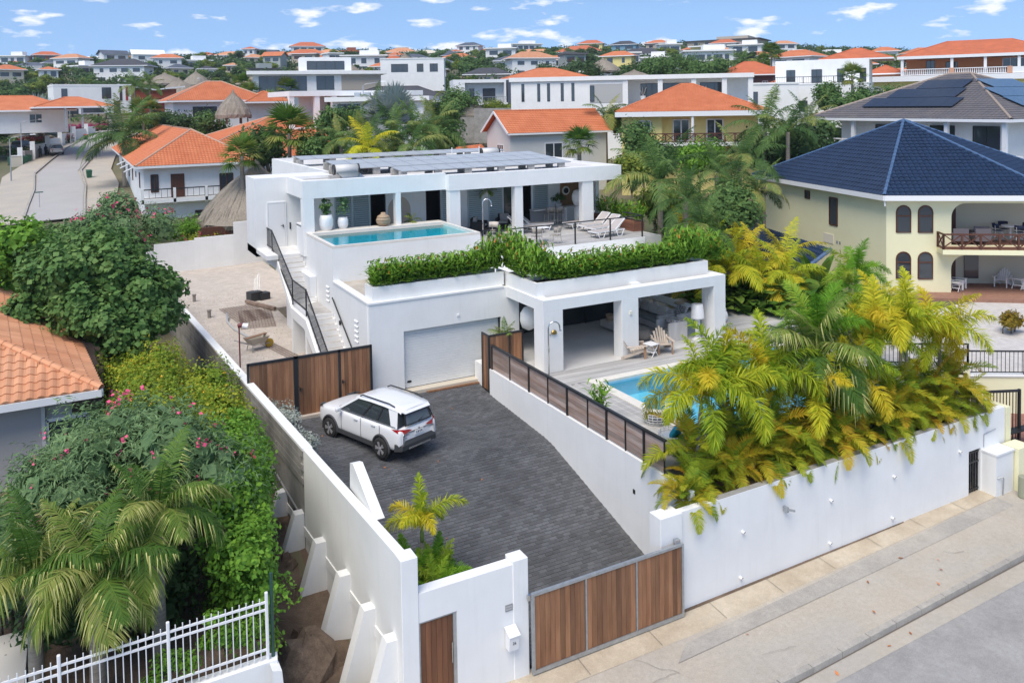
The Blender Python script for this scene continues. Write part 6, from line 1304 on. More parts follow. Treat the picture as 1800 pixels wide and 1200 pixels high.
def hip(parent, x0, x1, y0, y1, z, pitch, key, tiled=True, course=.34, wave=.30, fascia=WHITE2, rm=None, ft=.22, name='roof'):
    """hip roof over a rectangle in the parent's frame"""
    M = mat_of(key); w, d = x1-x0, y1-y0; h = min(w, d)/2*math.tan(R(pitch))
    if w >= d: r0, r1 = (x0+d/2, (y0+y1)/2, z+h), (x1-d/2, (y0+y1)/2, z+h)
    else: r0, r1 = ((x0+x1)/2, y0+w/2, z+h), ((x0+x1)/2, y1-w/2, z+h)
    P = [(x0,y0,z),(x1,y0,z),(x1,y1,z),(x0,y1,z)]
    faces = [(P[0],P[1],r1,r0),(P[1],P[2],r1,r1),(P[2],P[3],r0,r1),(P[3],P[0],r0,r0)] if w >= d else [(P[0],P[1],r0,r0),(P[1],P[2],r1,r0),(P[2],P[3],r1,r1),(P[3],P[0],r0,r1)]
    m = MB()
    for f in faces: m.quad(*f) if f[2] != f[3] else m.quad(f[0], f[1], f[2])
    m.quad(*P[::-1]); ro = m.build(name, M, parent)
    if tiled:
        m = MB()
        for f in faces: tile_face(m, *f, course=course, wave=wave)
        stuff(m.build('roof_tiles', M, ro))
    m = MB()
    ends = [(P[0],r0),(P[1],r1 if w >= d else r0),(P[2],r1),(P[3],r0 if w >= d else r1)]
    for a, b in ends: ridge_cap(m, a, b) if tiled else m.tube([a, b], .09, 5)
    if r0 != r1: ridge_cap(m, r0, r1) if tiled else m.tube([r0, r1], .09, 5)
    m.build('ridge_caps', rm or M, ro)
    m = MB(); o = .04; m.box(x0-o,y0-o,z-ft,x1+o,y0+.06,z-.0); m.box(x0-o,y1-.06,z-ft,x1+o,y1+o,z); m.box(x0-o,y0+.06,z-ft,x0+.06,y1-.06,z); m.box(x1-.06,y0+.06,z-ft,x1+o,y1-.06,z); m.build('fascia', fascia, ro)
    return ro
WINC = {}
def window(parent, face, u, z, w, h, x0, x1, y0, y1, frame=WHITE2, pane=WINM, f=.06, mull=1, arch=False, lbl=None):
    """window on face 'f' (y=y0), 'b', 'l' (x=x0) or 'r' of a box; u measured along the face"""
    m = MB(); fm = MB()
    def P(a, b, o):
        return {'f': (a, y0-o, b), 'b': (a, y1+o, b), 'l': (x0-o, a, b), 'r': (x1+o, a, b)}[face]
    if arch:
        n = 8; rad = w/2; pts = [(u-rad, z), (u+rad, z)]+[(u+rad*math.cos(math.pi*i/n), z+h-rad+rad*math.sin(math.pi*i/n)) for i in range(n+1)]
        m.mesh([P(a, b, .012) for a, b in pts], [tuple(range(len(pts)))]); o = m.build('window', pane, parent)
        fm.tube([P(a, b, .02) for a, b in pts+[pts[0]]], f*.6, 4); fm.beam(P(u-rad, z+h*.62, .02), P(u+rad, z+h*.62, .02), f, f); fm.build('frame', frame, o); return o
    m.quad(P(u-w/2,z,.012),P(u+w/2,z,.012),P(u+w/2,z+h,.012),P(u-w/2,z+h,.012)); o = m.build('window', pane, parent)
    bars = [((u-w/2,z),(u-w/2,z+h)),((u+w/2,z),(u+w/2,z+h)),((u-w/2,z),(u+w/2,z)),((u-w/2,z+h),(u+w/2,z+h))]+[((u-w/2+w*i/(mull+1),z),(u-w/2+w*i/(mull+1),z+h)) for i in range(1, mull+1)]
    for a, b in bars: fm.beam(P(*a,.02), P(*b,.02), f, f)
    fm.build('frame', frame, o); return o
def place(name, label, px, py, dist, turn=0, cat='house', group=None):
    p = at_dist(px, py, dist) if dist else on_terrain(px, py); rz = -math.atan2(p[0], p[1])+R(turn); return thing(name, label, cat, p, rz, group)
def rail(parent, a, b, h, mt, step=.14, post=1.6, cross=False, name='railing', th=.03):
    a = Vector(a); b = Vector(b); L = (b-a).length; m = MB(); up = Vector((0,0,h))
    m.beam(a+up, b+up, th*1.6, th*1.6); m.beam(a+Vector((0,0,.1)), b+Vector((0,0,.1)), th, th)
    n = max(1, round(L/post))
    for i in range(n+1): p = a.lerp(b, i/n); m.beam(p, p+up*1.03, th*1.8, th*1.8)
    if cross:
        for i in range(n): p, q = a.lerp(b, i/n), a.lerp(b, (i+1)/n); m.beam(p+Vector((0,0,.1)), q+up, th, th); m.beam(q+Vector((0,0,.1)), p+up, th, th)
    else:
        k = int(L/step)
        for i in range(1, k): p = a.lerp(b, i/k); m.beam(p+Vector((0,0,.1)), p+up, th*.5, th*.5)
    return m.build(name, mt, parent)
def balustrade(parent, a, b, h=.95, mt=WHITE2):
    a = Vector(a); b = Vector(b); L = (b-a).length; g = MB(); g.beam(a+Vector((0,0,h)), b+Vector((0,0,h)), .2, .12); g.beam(a+Vector((0,0,.08)), b+Vector((0,0,.08)), .2, .12); o = g.build('balustrade_rail', mt, parent)
    k = int(L/.28); bm_ = BALM
    for i in range(1, k): put('baluster', bm_, o, a.lerp(b, i/k))
m = MB(); m.lathe([(.05,.1),(.075,.25),(.085,.4),(.045,.7),(.06,.9)], n=8); BALM = m.data('baluster', WHITE2, True)
def thatch(parent, r_, z, h, name='thatch_roof', n=40, sx=1., sy=1., seed=0):
    rr = random.Random(seed); m = MB(); prof = [(r_*1.0,-.45),(r_*1.02,-.12),(r_*.86,.24*h),(r_*.64,.52*h),(r_*.40,.76*h),(r_*.17,.93*h),(r_*.07,1.05*h),(.03,1.2*h)]
    base = len(m.v)
    for j, (q, zz) in enumerate(prof):
        for k in range(n):
            a = 2*math.pi*k/n; f = 1+(rr.uniform(-.035,.035)); m.v.append((q*f*math.cos(a)*sx, q*f*math.sin(a)*sy, z+zz+(rr.uniform(-.22,.05) if j == 0 else rr.uniform(-.04,.04))))
    for j in range(len(prof)-1):
        for k in range(n): a = j*n+k; b = j*n+(k+1) % n; m.f.append((a,b,b+n,a+n)); m.m.append(0)
    o = m.build(name, THATCH, parent)
    # straw tufts: hanging fringe and loose strands
    V = []; T = []
    pr = [(q/r_, zz) for q, zz in prof[1:]]
    def surf(u): # u 0 eave .. 1 top
        k = min(len(pr)-2, int(u*(len(pr)-1))); f = u*(len(pr)-1)-k; return pr[k][0]+(pr[k+1][0]-pr[k][0])*f, pr[k][1]+(pr[k+1][1]-pr[k][1])*f
    for i in range(int(260*r_)):
        a = rr.uniform(0, 6.283); u = rr.random()**1.6*.95; q, zz = surf(u); q2, z2 = surf(max(0, u-.16)); c, s0 = math.cos(a), math.sin(a); p = Vector((q*r_*c*sx*1.01, q*r_*s0*sy*1.01, z+zz+.05)); e = Vector((q2*r_*c*sx*1.03, q2*r_*s0*sy*1.03, z+z2+.02-(rr.uniform(.2,.75) if u < .16 else 0))); s = Vector((-s0, c, 0))*rr.uniform(.012,.035); e = e+s*rr.uniform(-3,3); b = len(V); V += [p-s, p+s, e]; T.append((b,b+1,b+2))
    stuff(put('straw', np_mesh('straw', np.array([tuple(q) for q in V]), [np.array(T)], THATCH), o)); return o
def hut(label, loc, r_, zw, h, seed=0, sx=1., sy=1., group=None, posts=6, deep=0.):
    t = thing('thatched_hut', label, 'hut', loc, seed, group); thatch(t, r_, zw, h, seed=seed, sx=sx, sy=sy)
    for i in range(posts): a = i*2*math.pi/posts+.4; m = MB(); m.tube([(r_*.78*math.cos(a)*sx, r_*.78*math.sin(a)*sy, -.3-deep),(r_*.78*math.cos(a)*sx, r_*.78*math.sin(a)*sy, zw+.1)], .09, 7); m.build('post', BARK, t)
    return t
# ================================================================== near neighbours
# ---- house at the left edge with individually laid clay tiles
K = Vector((.62,28.05,2.5)); E = Vector((-.88,46.2,2.5)); W = Vector((-11,28.05,2.5)); RG = Vector((-5.2,33.6,4.95)); RE = Vector((-6.2,46.2,4.95)); WE = Vector((-12.5,46.2,2.5))
nh = thing('tiled_house', 'neighbouring house with sun-bleached orange clay tile roof and grey walls', 'house', (K.x, K.y, -.35)); rel = tuple(nh.location)
m = MB(); m.quad(K, E, RE, RG); m.quad(W, K, RG); m.quad(WE, W, RG, RE); rf = m.build('roof', OTILE2, nh, rel=rel)
tm = MB(); TW, TL = .30, .36
prof = [(0,.0),(.06,.045),(.12,.055),(.18,.035),(.24,.005),(.30,.0)]
V = []
for x_, h_ in prof: V += [(x_-.15,-.02,h_+.045),(x_-.15,TL+.03,h_+.01),(x_-.15,-.02,h_*.4)]
tm.mesh(V, [q for i in range(5) for q in ((3*i,3*i+3,3*i+4,3*i+1),(3*i+2,3*i+5,3*i+3,3*i))]); tme = tm.data('roof_tile', OTILE2)
tiles = []
for (A_, B_, C_, D_) in ((W, K, RG, RG), (K, E, RE, RG), (WE, W, RG, RE)):
    u = (B_-A_).normalized(); n = u.cross((C_-A_)).normalized(); n = n if n.z > 0 else -n; v = n.cross(u).normalized()
    H = (C_-A_).dot(v); rows = int(H/TL); L0 = (D_-A_).dot(u); RW = (B_-A_).dot(u); R0 = (C_-A_).dot(u)
    for r in range(rows+1):
        vm = (r*TL+TL/2)/H; ul, ur = L0*vm, RW+(R0-RW)*vm; k = math.ceil(ul/TW)
        while (k+1)*TW < ur+.12: 
            tiles.append((A_+u*((k+.5)*TW)+v*(r*TL), Matrix((u, v, n)).transposed())); k += 1
vis = [t_ for t_ in tiles if t_[0].x > -3.2]; vis.sort(key=lambda t_: t_[0].y-t_[0].x*.5)
for p, mt3 in vis[:300]:
    o = put('roof_tile', tme, rf, None); o.matrix_local = Matrix.Translation(p-Vector(rel)) @ mt3.to_4x4()
m = MB(); un = tm.v
for p, mt3 in tiles:
    if p.x > -3.2 and any(p is q[0] for q in vis[:300]): continue
    b = len(m.v); m.v += [tuple(mt3 @ Vector(q)+p) for q in un]; m.f += [tuple(i+b for i in f) for f in tm.f]; m.m += [0]*len(tm.f)
stuff(m.build('roof_tile_field', OTILE2, rf, rel=rel))
m = MB(); ridge_cap(m, K, RG, .11, .38); ridge_cap(m, W, RG, .11, .38); ridge_cap(m, RG, RE, .11, .38); m.build('hip_caps', OTILE2, rf, rel=rel)
m = MB(); m.beam(W-Vector((0,.02,.12)), K-Vector((0,.02,.12)), .10, .22); m.beam(K-Vector((0,0,.12)), E-Vector((0,0,.12)), .10, .22); m.build('gutter', WHITE2, nh, rel=rel)
m = MB(); m.prism([(-.2,28.7),(-1.4,45.8),(-11.8,45.8),(-10.4,28.7)], -.5, 2.45); m.build('wall', mat('warm_grey_render', (.42,.42,.41), .9, bump=.2, bscale=80, world_=True), nh, rel=rel)
window(nh, 'f', -.95, .2, 1.1, 1.75, -7+.62, -.2-.62, 28.7-28.05, 46, f=.10, mull=0)
m = MB(); m.box(-1.02,28.55,-.4,-.92,28.69,2.45); m.build('corner_post', GWALL, nh, rel=rel)
# ---- white railing on the neighbour's street wall
nr = thing('picket_railing', 'white steel picket railing on a low white wall in front of the palms', 'railing', (-6,16.2,-2)); rel = (-6,16.2,-2)
def ry(x): return 16.25+(x-3.1)*-.03
def rz_(x): return .28+(x-3.1)*.035
m = MB(); m.prism([(-6,ry(-6)-.1),(3.25,ry(3.25)-.1),(3.3,ry(3.3)+.15),(-6,ry(-6)+.15)], -2.4, .2, None); m.v = [(a,b,c if c < 0 else rz_(a)-.05) for a,b,c in m.v]; m.build('base_wall', WHITE, nr, rel=rel)
m = MB(); m.mesh([(3.1,15.9,-2.4),(3.5,15.9,-2.4),(3.5,16.5,-2.4),(3.1,16.5,-2.4),(3.1,15.9,.2),(3.28,15.9,.15),(3.28,16.5,.15),(3.1,16.5,.2)], [(0,1,5,4),(1,2,6,5),(2,3,7,6),(4,5,6,7)]); m.build('end_block', WHITE, nr, rel=rel)
for h in (.16,.95,1.10):
    m = MB(); m.beam((-5.8,ry(-5.8),rz_(-5.8)+h),(3.1,ry(3.1),rz_(3.1)+h),.03,.04); m.build('rail', WHITE2, nr, rel=rel)
x = -5.8; i = 0
m = MB(); m.box(-.009,-.009,0,.009,.009,1.2); pk = m.data('picket', WHITE2); m = MB(); m.cbox(-.03,-.03,-.1,.03,.03,1.3); pp = m.data('post', WHITE2)
while x < 3.12: put('post' if i % 14 == 0 or x > 3.0 else 'picket', pp if i % 14 == 0 or x > 3.0 else pk, nr, (x-rel[0], ry(x)-rel[1], rz_(x)-rel[2])); x += .127; i += 1
m = MB(); m.tube([(3.2,16.3,0),(3.2,16.3,1.9)], .035, 8); tag(m.build('green_pole', mat('green_paint', (.02,.07,.05), .5)), 'thin dark green pole at the end of the white railing', 'pole')
struct(MB().quad((-6,17.6,.05),(-1.75,17.6,.05),(-1.75,19.6,.05),(-6,19.6,.05)).build('neighbour_pool_water', mat('turquoise_pool', (.03,.45,.60), .1)))
m = MB(); m.box(-1.75,17.3,-.4,-1.1,20,.08); struct(m.build('pool_paving', mat('pool_paving', (.6,.58,.55), .8)))
# ---- yellow house with the blue roof
EL, EC, ER, E4, E5, E6 = (45.3,46.4), (41.07,31.7), (48.7,26.05), (57,29), (59.5,41), (54,49)
AP = (48.0,35.6,9.46)
yh = thing('yellow_villa', 'pale yellow two-storey house with glazed blue tile roof and arched porches', 'house', (41,32,-.3)); rel = (41,32,-.3)
ev = [EL, EC, ER, E4, E5, E6]; rmb = MB(); tl = MB(); rc = MB()
for a, b in zip(ev, ev[1:]+ev[:1]):
    A_, B_ = (*a, 5.35), (*b, 5.35); rmb.quad(A_, B_, AP); tile_face(tl, A_, B_, AP, AP, .37, .31, .075, 4); ridge_cap(rc, A_, AP, .10, .42)
ro = rmb.build('roof', BTILE, yh, rel=rel); stuff(tl.build('roof_tiles', BTILE, ro, rel=rel)); rc.build('ridge_caps', BTILEL, ro, rel=rel)
def shrink(p, k): return (AP[0]+(p[0]-AP[0])*k, AP[1]+(p[1]-AP[1])*k)
w6 = [shrink(p, .90) for p in ev]
for a, b in zip(ev, ev[1:]+ev[:1]): m = MB(); m.beam((*a,5.22),(*b,5.22),.14,.30); m.build('fascia', WHITE2, yh, rel=rel)
m = MB(); m.prism([shrink(p,.995) for p in ev], 5.1, 5.16); m.build('soffit', WHITE2, yh, rel=rel)
WA, WB, WC = w6[0], w6[1], w6[2]
m = MB(); m.prism([WA, WB, shrink(WB,.4), shrink(WA,.4)], -.6, 5.12); m.build('side_wall', YWALL, yh, rel=rel)
# front wall with two storeys of arched loggia openings, built as strips in the wall's own frame
fdir = (Vector((*WC,0))-Vector((*WB,0))); FL = fdir.length; fdir.normalize(); fn = Vector((fdir.y,-fdir.x,0))
fn = fn if fn.y < 0 else -fn
ff = put('front_wall', None, yh, (WB[0]-rel[0], WB[1]-rel[1], 0), (0,0,math.atan2(fdir.y,fdir.x)))
ff.empty_display_size = .2
def arch_wall(m, u0, u1, z0, z1, o0, o1, oz0, oz1, rad, th=.3):
    """wall panel u0..u1 x z0..z1 with a rounded opening"""
    n = 8; arc = [(o1-rad+rad*math.cos(math.pi/2*i/n), oz1-rad+rad*math.sin(math.pi/2*i/n)) for i in range(n+1)]+[(o0+rad+rad*math.cos(math.pi/2+math.pi/2*i/n), oz1-rad+rad*math.sin(math.pi/2+math.pi/2*i/n)) for i in range(n+1)]
    m.box(u0,0,z0,o0,th,z1); m.box(o1,0,z0,u1,th,z1)
    if oz0 > z0: m.box(o0,0,z0,o1,th,oz0)
    for (a, b) in zip(arc[:-1], arc[1:]):
        m.mesh([(a[0],0,a[1]),(b[0],0,b[1]),(b[0],0,z1),(a[0],0,z1),(a[0],th,a[1]),(b[0],th,b[1]),(b[0],th,z1),(a[0],th,z1)], [(0,1,2,3),(0,4,5,1),(7,6,5,4)])
m = MB(); arch_wall(m, 0, FL+.5, -.3, 2.45, 3.55, 8.1, -.3, 2.15, .8); arch_wall(m, 0, FL+.5, 2.45, 5.42, 3.55, 8.1, 2.7, 5.15, .8); m.build('loggia_wall', YWALL, ff)
for u in (.95,2.15):
    for z in (.75,3.45): window(ff, 'f', u, z, .78, 1.55, 0, 9, 0, .3, BROWNW, f=.07, arch=True)
m = MB(); m.box(3.2,2.6,-.3,9.6,2.75,5.2); m.build('loggia_back', mat('cream_plaster', (.62,.58,.45), .9), ff)
m = MB(); m.box(3.3,.3,2.45,9.6,2.6,2.62); m.box(3.3,.3,-.35,9.6,2.6,-.28); m.build('loggia_floor', mat('terracotta_floor', (.28,.12,.07), .6, var=.15, vscale=3), ff)
for z in (-.28,2.62): m = MB(); m.box(3.7,2.52,z,4.7,2.6,z+2.1); m.build('loggia_door', BROWNW, ff)
m = MB(); m.box(5.2,2.52,.3,6.0,2.6,1.8); m.build('loggia_window', WINM, ff)
m = MB(); m.box(2.75,-1.0,2.35,9.8,0,2.62); m.build('balcony_slab', YWALL, ff); m = MB(); m.box(2.8,-.95,2.62,9.8,0,2.64); m.build('balcony_floor', MATS['terracotta_floor'], ff)
rail(ff, (2.8,-.95,2.64), (9.7,-.95,2.64), .85, BROWNW, post=1.0, cross=True, name='balcony_railing', th=.055); rail(ff, (2.8,-.05,2.64), (2.8,-.95,2.64), .85, BROWNW, post=.9, cross=True, name='balcony_railing', th=.055)
# side wall windows
sdir = (Vector((*WA,0))-Vector((*WB,0))); SL = sdir.length; sdir.normalize()
sf = put('side_face', None, yh, (WB[0]-rel[0], WB[1]-rel[1], 0), (0,0,math.atan2(-sdir.y,-sdir.x))); sf.empty_display_size = .2
for u, z, w, h in ((-5.2,3.15,.85,1.75),(-8.2,4.55,.55,.5)): window(sf, 'f', u, z, w, h, 0, 0, 0, 0, BROWNW, f=.07, mull=0)
m = MB(); m.box(-6.3,-.03,1.9,-5.2,.0,2.5); m.build('blind_niche', mat('niche_cream', (.75,.70,.58), .9), sf)
for u in (-4.9,-4.6): m = MB(); m.box(u,-.02,2.0,u+.16,0,2.18); m.build('vent', mat('vent_grey', (.3,.3,.32), .7), sf)
for (p, k) in ((EL,.97),(EC,.985)): q = shrink(p, k); m = MB(); m.tube([(q[0],q[1],5.1),(q[0]+.02,q[1]-.02,4.75)], .05, 7); m.build('downpipe', WHITE2, yh, rel=rel)
m = MB(); m.prism([shrink(EC,1.1), shrink(ER,1.12), (62,20), (62,30)], -1.6, -.32); m.v = m.v; struct(m.build('porch_terrace', mat('brick_terrace', (.30,.16,.11), .85, var=.15, vscale=4, world_=True)))
lr = MB(); tile_face(lr, (37.6,34.5,.9), (41.5,45.5,.9), (43.0,45.0,2.0), (39.6,34.2,2.0)); lo = MB(); lo.quad((37.6,34.5,.9),(41.5,45.5,.9),(43,45,2.0),(39.6,34.2,2.0)); lp = lo.build('lean_to_roof', BTILE, yh, rel=rel); stuff(lr.build('roof_tiles', BTILE, lp, rel=rel)); m = MB(); ridge_cap(m, (37.6,34.5,.92),(39.6,34.2,2.02),.12,.4); m.build('ridge_caps', BTILEL, lp, rel=rel)
# porch furniture
def porch(u, v_, z, rz): 
    p = Vector((WB[0],WB[1],0))+fdir*u-fn*v_; return (p.x, p.y, z), math.atan2(fdir.y,fdir.x)+rz
l, r_ = porch(4.2,.9,-.28,-.6); adirondack(l, r_, 'white reclining garden chair just inside the lower porch of the yellow house', WHITE2, WHITE2, 1.1)
l, r_ = porch(7.0,1.7,-.28,-2.2); adirondack(l, r_, 'white reclining garden chair at the back of the lower yellow porch', WHITE2, WHITE2, 1.1)
l, r_ = porch(8.3,1.0,-.28,2.6); adirondack(l, r_, 'white reclining garden chair beside the white porch table', WHITE2, WHITE2, 1.1)
l, r_ = porch(7.6,1.1,-.28,0); folding_table(l, 'white low table among the porch chairs of the yellow house', 1.2)
l, r_ = porch(3.9,.25,-.28,0); folding_table(l, 'small white stool table beside the porch entrance arch')
l, r_ = porch(7.3,1.4,2.64,0); t = thing('balcony_table', 'white round table on the upper porch of the yellow house', 'table', l); m = MB(); m.lathe([(.05,.70),(.5,.70),(.5,.74),(.05,.74)], n=18); m.build('table_top', WHITE2, t); m = MB(); m.tube([(0,0,0),(0,0,.7)], .05, 8); m.build('stem', WHITE2, t)
NAVY = mat('navy_cushion', (.02,.03,.07), .8)
for i, (u, v_, a) in enumerate(((6.6,1.4,0),(7.5,.75,1.5),(8.1,1.6,3.1),(7.2,2.1,-1.5))): l, r_ = porch(u,v_,2.64,a); chair(l, r_, ('navy dining chair nearest the dark door of the upper porch','navy dining chair by the balcony railing','navy dining chair beyond the upper porch table','navy dining chair against the upper porch wall')[i], .46, NAVY, legm=WHITE2)
GSOFA = mat('mauve_grey_fabric', (.17,.15,.16), .95)
for i, (u, v_) in enumerate(((4.1,.5),(5.3,.5),(5.6,1.5))):
    l, r_ = porch(u,v_,2.64,0); t = thing('porch_sofa', ('mauve grey armchair nearest the window side of the upper porch','mauve grey armchair next to the cross-braced balcony rail','mauve grey sofa seat in the middle of the upper porch')[i], 'armchair', l, r_); m = MB(); m.cbox(-.42,-.4,0,.42,.4,.4); m.build('seat', GSOFA, t); m = MB(); m.cbox(-.42,-.46,0,.42,-.36,.72); m.build('backrest', GSOFA, t)
# ---- side drive, gate and fences on the right
BRK = mat('brick_drive', (.27,.13,.10), .9, var=.25, vscale=9, bump=.3, bscale=30, world_=True)
struct(MB().quad((27.5,16.4,-1.9),(40,17.2,-1.9),(40,24,-1.6),(30.5,27,-1.3),(27.6,20,-1.7)).build('brick_drive', BRK))
YW = thing('yellow_garden_wall', 'pale yellow garden wall with white coping beside the brick drive', 'wall', (30,22,-1.7)); rel = (30,22,-1.7)
for a, b, z in (((28.6,22.3),(31.6,20.4),.15),((31.6,20.4),(41,14.5),-.25)):
    m = MB(); m.prism([a, b, (b[0]+.15,b[1]+.25), (a[0]+.15,a[1]+.25)], -2, z); m.build('wall_section', YWALL, YW, rel=rel); m = MB(); m.prism([(a[0]-.04,a[1]-.04), (b[0]-.04,b[1]-.04), (b[0]+.2,b[1]+.3), (a[0]+.2,a[1]+.3)], z, z+.06); m.build('coping', WHITE, YW, rel=rel)
m = MB(); m.box(27.35,16.38,-2.1,27.6,17.6,.56); m.build('yellow_end_pier', YWALL, YW, rel=rel); m = MB(); m.box(27.0,15.75,-2.1,27.7,16.3,-.55); m.build('meter_niche', YWALL, YW, rel=rel)
IG = thing('iron_gate', 'black wrought iron side gate next to the yellow wall', 'gate', (28.6,18.8,-1.75)); o = rail(IG, (.1,-.2,.0), (1.9,-1.0,.0), 1.9, BLACKM, .12, 2.1, th=.05, name='gate_leaf'); m = MB(); m.beam((.0,-.15,0),(.0,-.15,2.6),.08,.08); m.beam((0,-.15,2.6),(-1.5,.6,2.75),.07,.07); m.build('gate_frame', BLACKM, IG); m = MB(); m.beam((.9,-.75,.35),(2.4,-1.2,.55),.35,.05); m.build('gate_motor_arm', BLACKM, IG)
IF = thing('iron_fence', 'black iron picket fence on the garden wall of the yellow house', 'fence', (28.6,22.4,.2)); rail(IF, (0,0,-.02),(3.0,-1.9,-.02), .85, BLACKM, .16, 2.2, th=.035, name='fence_panel'); rail(IF, (3.0,-1.9,-.4),(12.3,-7.8,-.4), .95, BLACKM, .16, 2.4, th=.035, name='fence_panel'); rail(IF, (0,0,-.02),(2.5,9,-.1), .85, BLACKM, .16, 2.2, th=.035, name='fence_panel')
struct(MB().quad((28.7,22.5,-.62),(60,2,-.62),(62,20,-.55),(40,31,-.5),(31,33,-.5)).build('gravel_garden', mat('white_gravel', (.55,.52,.49), .95, var=.12, vscale=3, bump=.6, bscale=25, world_=True)))
cp = at(1780,585,-.5); tree('croton_bush', 'round yellow croton bush on the white gravel', cp, blob(8,.55,.55,.25,.35,.55,31), 1500, .14, leaf_mat('leaf_croton', [(.10,.11,.015),(.30,.22,.02),(.28,.12,.02)], .3), .03, 31, 'bush', aspect=.5, stems=3)
m = MB(); m.lathe([(.14,0),(.16,.05),(.15,.7),(.13,.72),(.001,.72)], n=16); tag(put('utility_post', m.data('utility_post', mat('khaki_plastic', (.30,.31,.22), .6)), None, (26.75,15.45,-1.97)), 'short khaki utility bollard beside the meter cabinet', 'bollard')
# hut beside the yellow house and hut behind the villa entrance
hut('grey straw palapa hut beside the yellow house', (39.5,44.5,-.4), 2.6, 2.6, 1.9, 3)
hut('large straw palapa hut behind the villa entrance corner', (12.5,64.8,-.2), 4.3, 2.9, 3.7, 5)
bw2 = thing('brick_screen', 'brown brick screen under the straw palapa hut', 'wall', (9.6,61.6,0)); m = MB(); m.box(-1.6,0,-.3,2.2,.2,2.6); m.build('panel', BROWNW, bw2)
# ================================================================== middle distance houses
def flat_villa(t, w, d, z0, z1, over=.4, slab=.35, wall=WHITE, front=(), side=(), back=0, slabm=None):
    """flat-roofed block in the frame of t; front = list of (u, z, w, h, mull)"""
    m = MB(); m.box(-w/2,0,z0,w/2,d,z1); m.build('wall', wall, t)
    m = MB(); m.box(-w/2-over,-over,z1,w/2+over,d+over,z1+slab); m.build('roof_slab', slabm or WHITE, t)
    for (u, z, ww, h, k) in front: window(t, 'f', u, z, ww, h, -w/2, w/2, 0, d, BLACKM, mull=k, f=.05)
    for (u, z, ww, h, k) in side: window(t, 'l', u, z, ww, h, -w/2, w/2, 0, d, BLACKM, mull=k, f=.05)
# orange-roofed house on the left street
oh = thing('orange_roof_house', 'white two-storey house with large orange tile roof and black balcony railing', 'house', (6,83.6,0)); rel = (6,83.6,0)
hip(oh, -.8, 10.4, -1.0, 43, 5.8, 29, 'o', rm=mat('ridge_mortar', (.50,.34,.25), .9)); hip(oh, 3.5, 30, 5, 29, 5.8, 19.3, 'o', rm=MATS['ridge_mortar'])
m = MB(); m.box(0,0,-1,9.6,42,5.6); m.box(9.6,6,-1,29,28,5.6); m.build('wall', WHITE, oh)
m = MB(); m.box(-.3,-1.1,2.35,9.8,0,2.7); m.build('balcony_slab', WHITE, oh)
for a in (-.2,2.6,5.4,8.2): rail(oh, (a,-1.0,2.72), (a+2.6,-1.0,2.72), .9, BLACKM, .5, 2.6, th=.06, name='balcony_railing')
for x in (-.25,2.5,5.3,8.1): m = MB(); m.box(x-.12,-1.1,2.3,x+.12,-.9,3.7); m.build('balcony_post', WHITE, oh)
m = MB(); m.box(2.3,-.05,2.7,3.5,0,4.9); m.build('balcony_door', BROWNW, oh)
for (u, z, ww, h) in ((7.3,3.0,1.2,1.7),(.9,3.3,.6,1.6),(5.6,-.2,2.4,1.5)): window(oh, 'f', u, z, ww, h, 0, 9.6, 0, 32, BROWNW, mull=1, f=.09)
for (u, z, ww, h) in ((5,3.4,.7,1.4),(10,4.1,.5,.5),(15,3.4,.7,1.4),(21,3.4,.7,1.4)): window(oh, 'l', u, z, ww, h, 0, 9.6, 0, 32, BROWNW, mull=0, f=.09)
for y in (2,8,14): m = MB(); m.tube([(-.7,y,5.55),(-1.6,y-.6,5.2)], .07, 6); m.build('gutter_spout', WHITE2, oh)
sf_ = thing('side_fence', 'white posts with dark panels fencing the orange-roofed house along the street', 'fence', (4.6,83,0))
for i in range(9):
    m = MB(); m.box(-.15,i*3-.15,-.6,.15,i*3+.15,1.5); m.build('post', WHITE, sf_)
    if i < 8: m = MB(); m.box(-.05,i*3+.2,.1,.05,i*3+2.8,1.25); m.build('panel', BLACKM, sf_); m = MB(); m.box(-.12,i*3+.15,-.6,.12,i*3+2.85,.1); m.build('plinth', WHITE, sf_)
# gable house behind the villa
gh = place('gable_house', 'light grey house with steep orange gable roof right behind the villa', 897, 232, 84, 24); z = 0
m = MB(); m.box(0,0,-7.5,11.2,6.2,-.15); m.mesh([(0,0,-.15),(0,6.2,-.15),(0,3.1,1.75),(.3,0,-.15),(.3,6.2,-.15),(.3,3.1,1.75)], [(0,1,2),(3,5,4),(0,2,5,3),(1,4,5,2)]); m.build('wall', GWALL, gh)
m = MB(); A_, B_, C_, D_ = (-.5,-.5,-.15),(11.7,-.5,-.15),(11.7,3.1,2.05),(-.5,3.1,2.05); F_, G_ = (-.5,6.7,-.15),(11.7,6.7,-.15); m.quad(A_,B_,C_,D_); m.quad(F_,G_,C_,D_); ro = m.build('roof', OTILE, gh); m = MB(); tile_face(m, A_,B_,C_,D_); tile_face(m, G_,F_,D_,C_); stuff(m.build('roof_tiles', OTILE, ro)); m = MB(); ridge_cap(m, D_, C_, .13); m.build('ridge_caps', OTILE, ro)
m = MB(); m.beam((-.52,-.5,-.2),(-.52,3.1,2.0),.06,.25); m.beam((-.52,6.7,-.2),(-.52,3.1,2.0),.06,.25); m.beam((-.5,-.52,-.25),(11.7,-.52,-.25),.1,.18); m.build('fascia', WHITE2, gh)
window(gh, 'f', 4.9, -3.0, 2.0, 1.7, 0, 11.2, 0, 6.2, f=.09); window(gh, 'l', 2.6, -2.6, 1.6, 1.2, 0, 11.2, 0, 6.2, f=.07, mull=2)
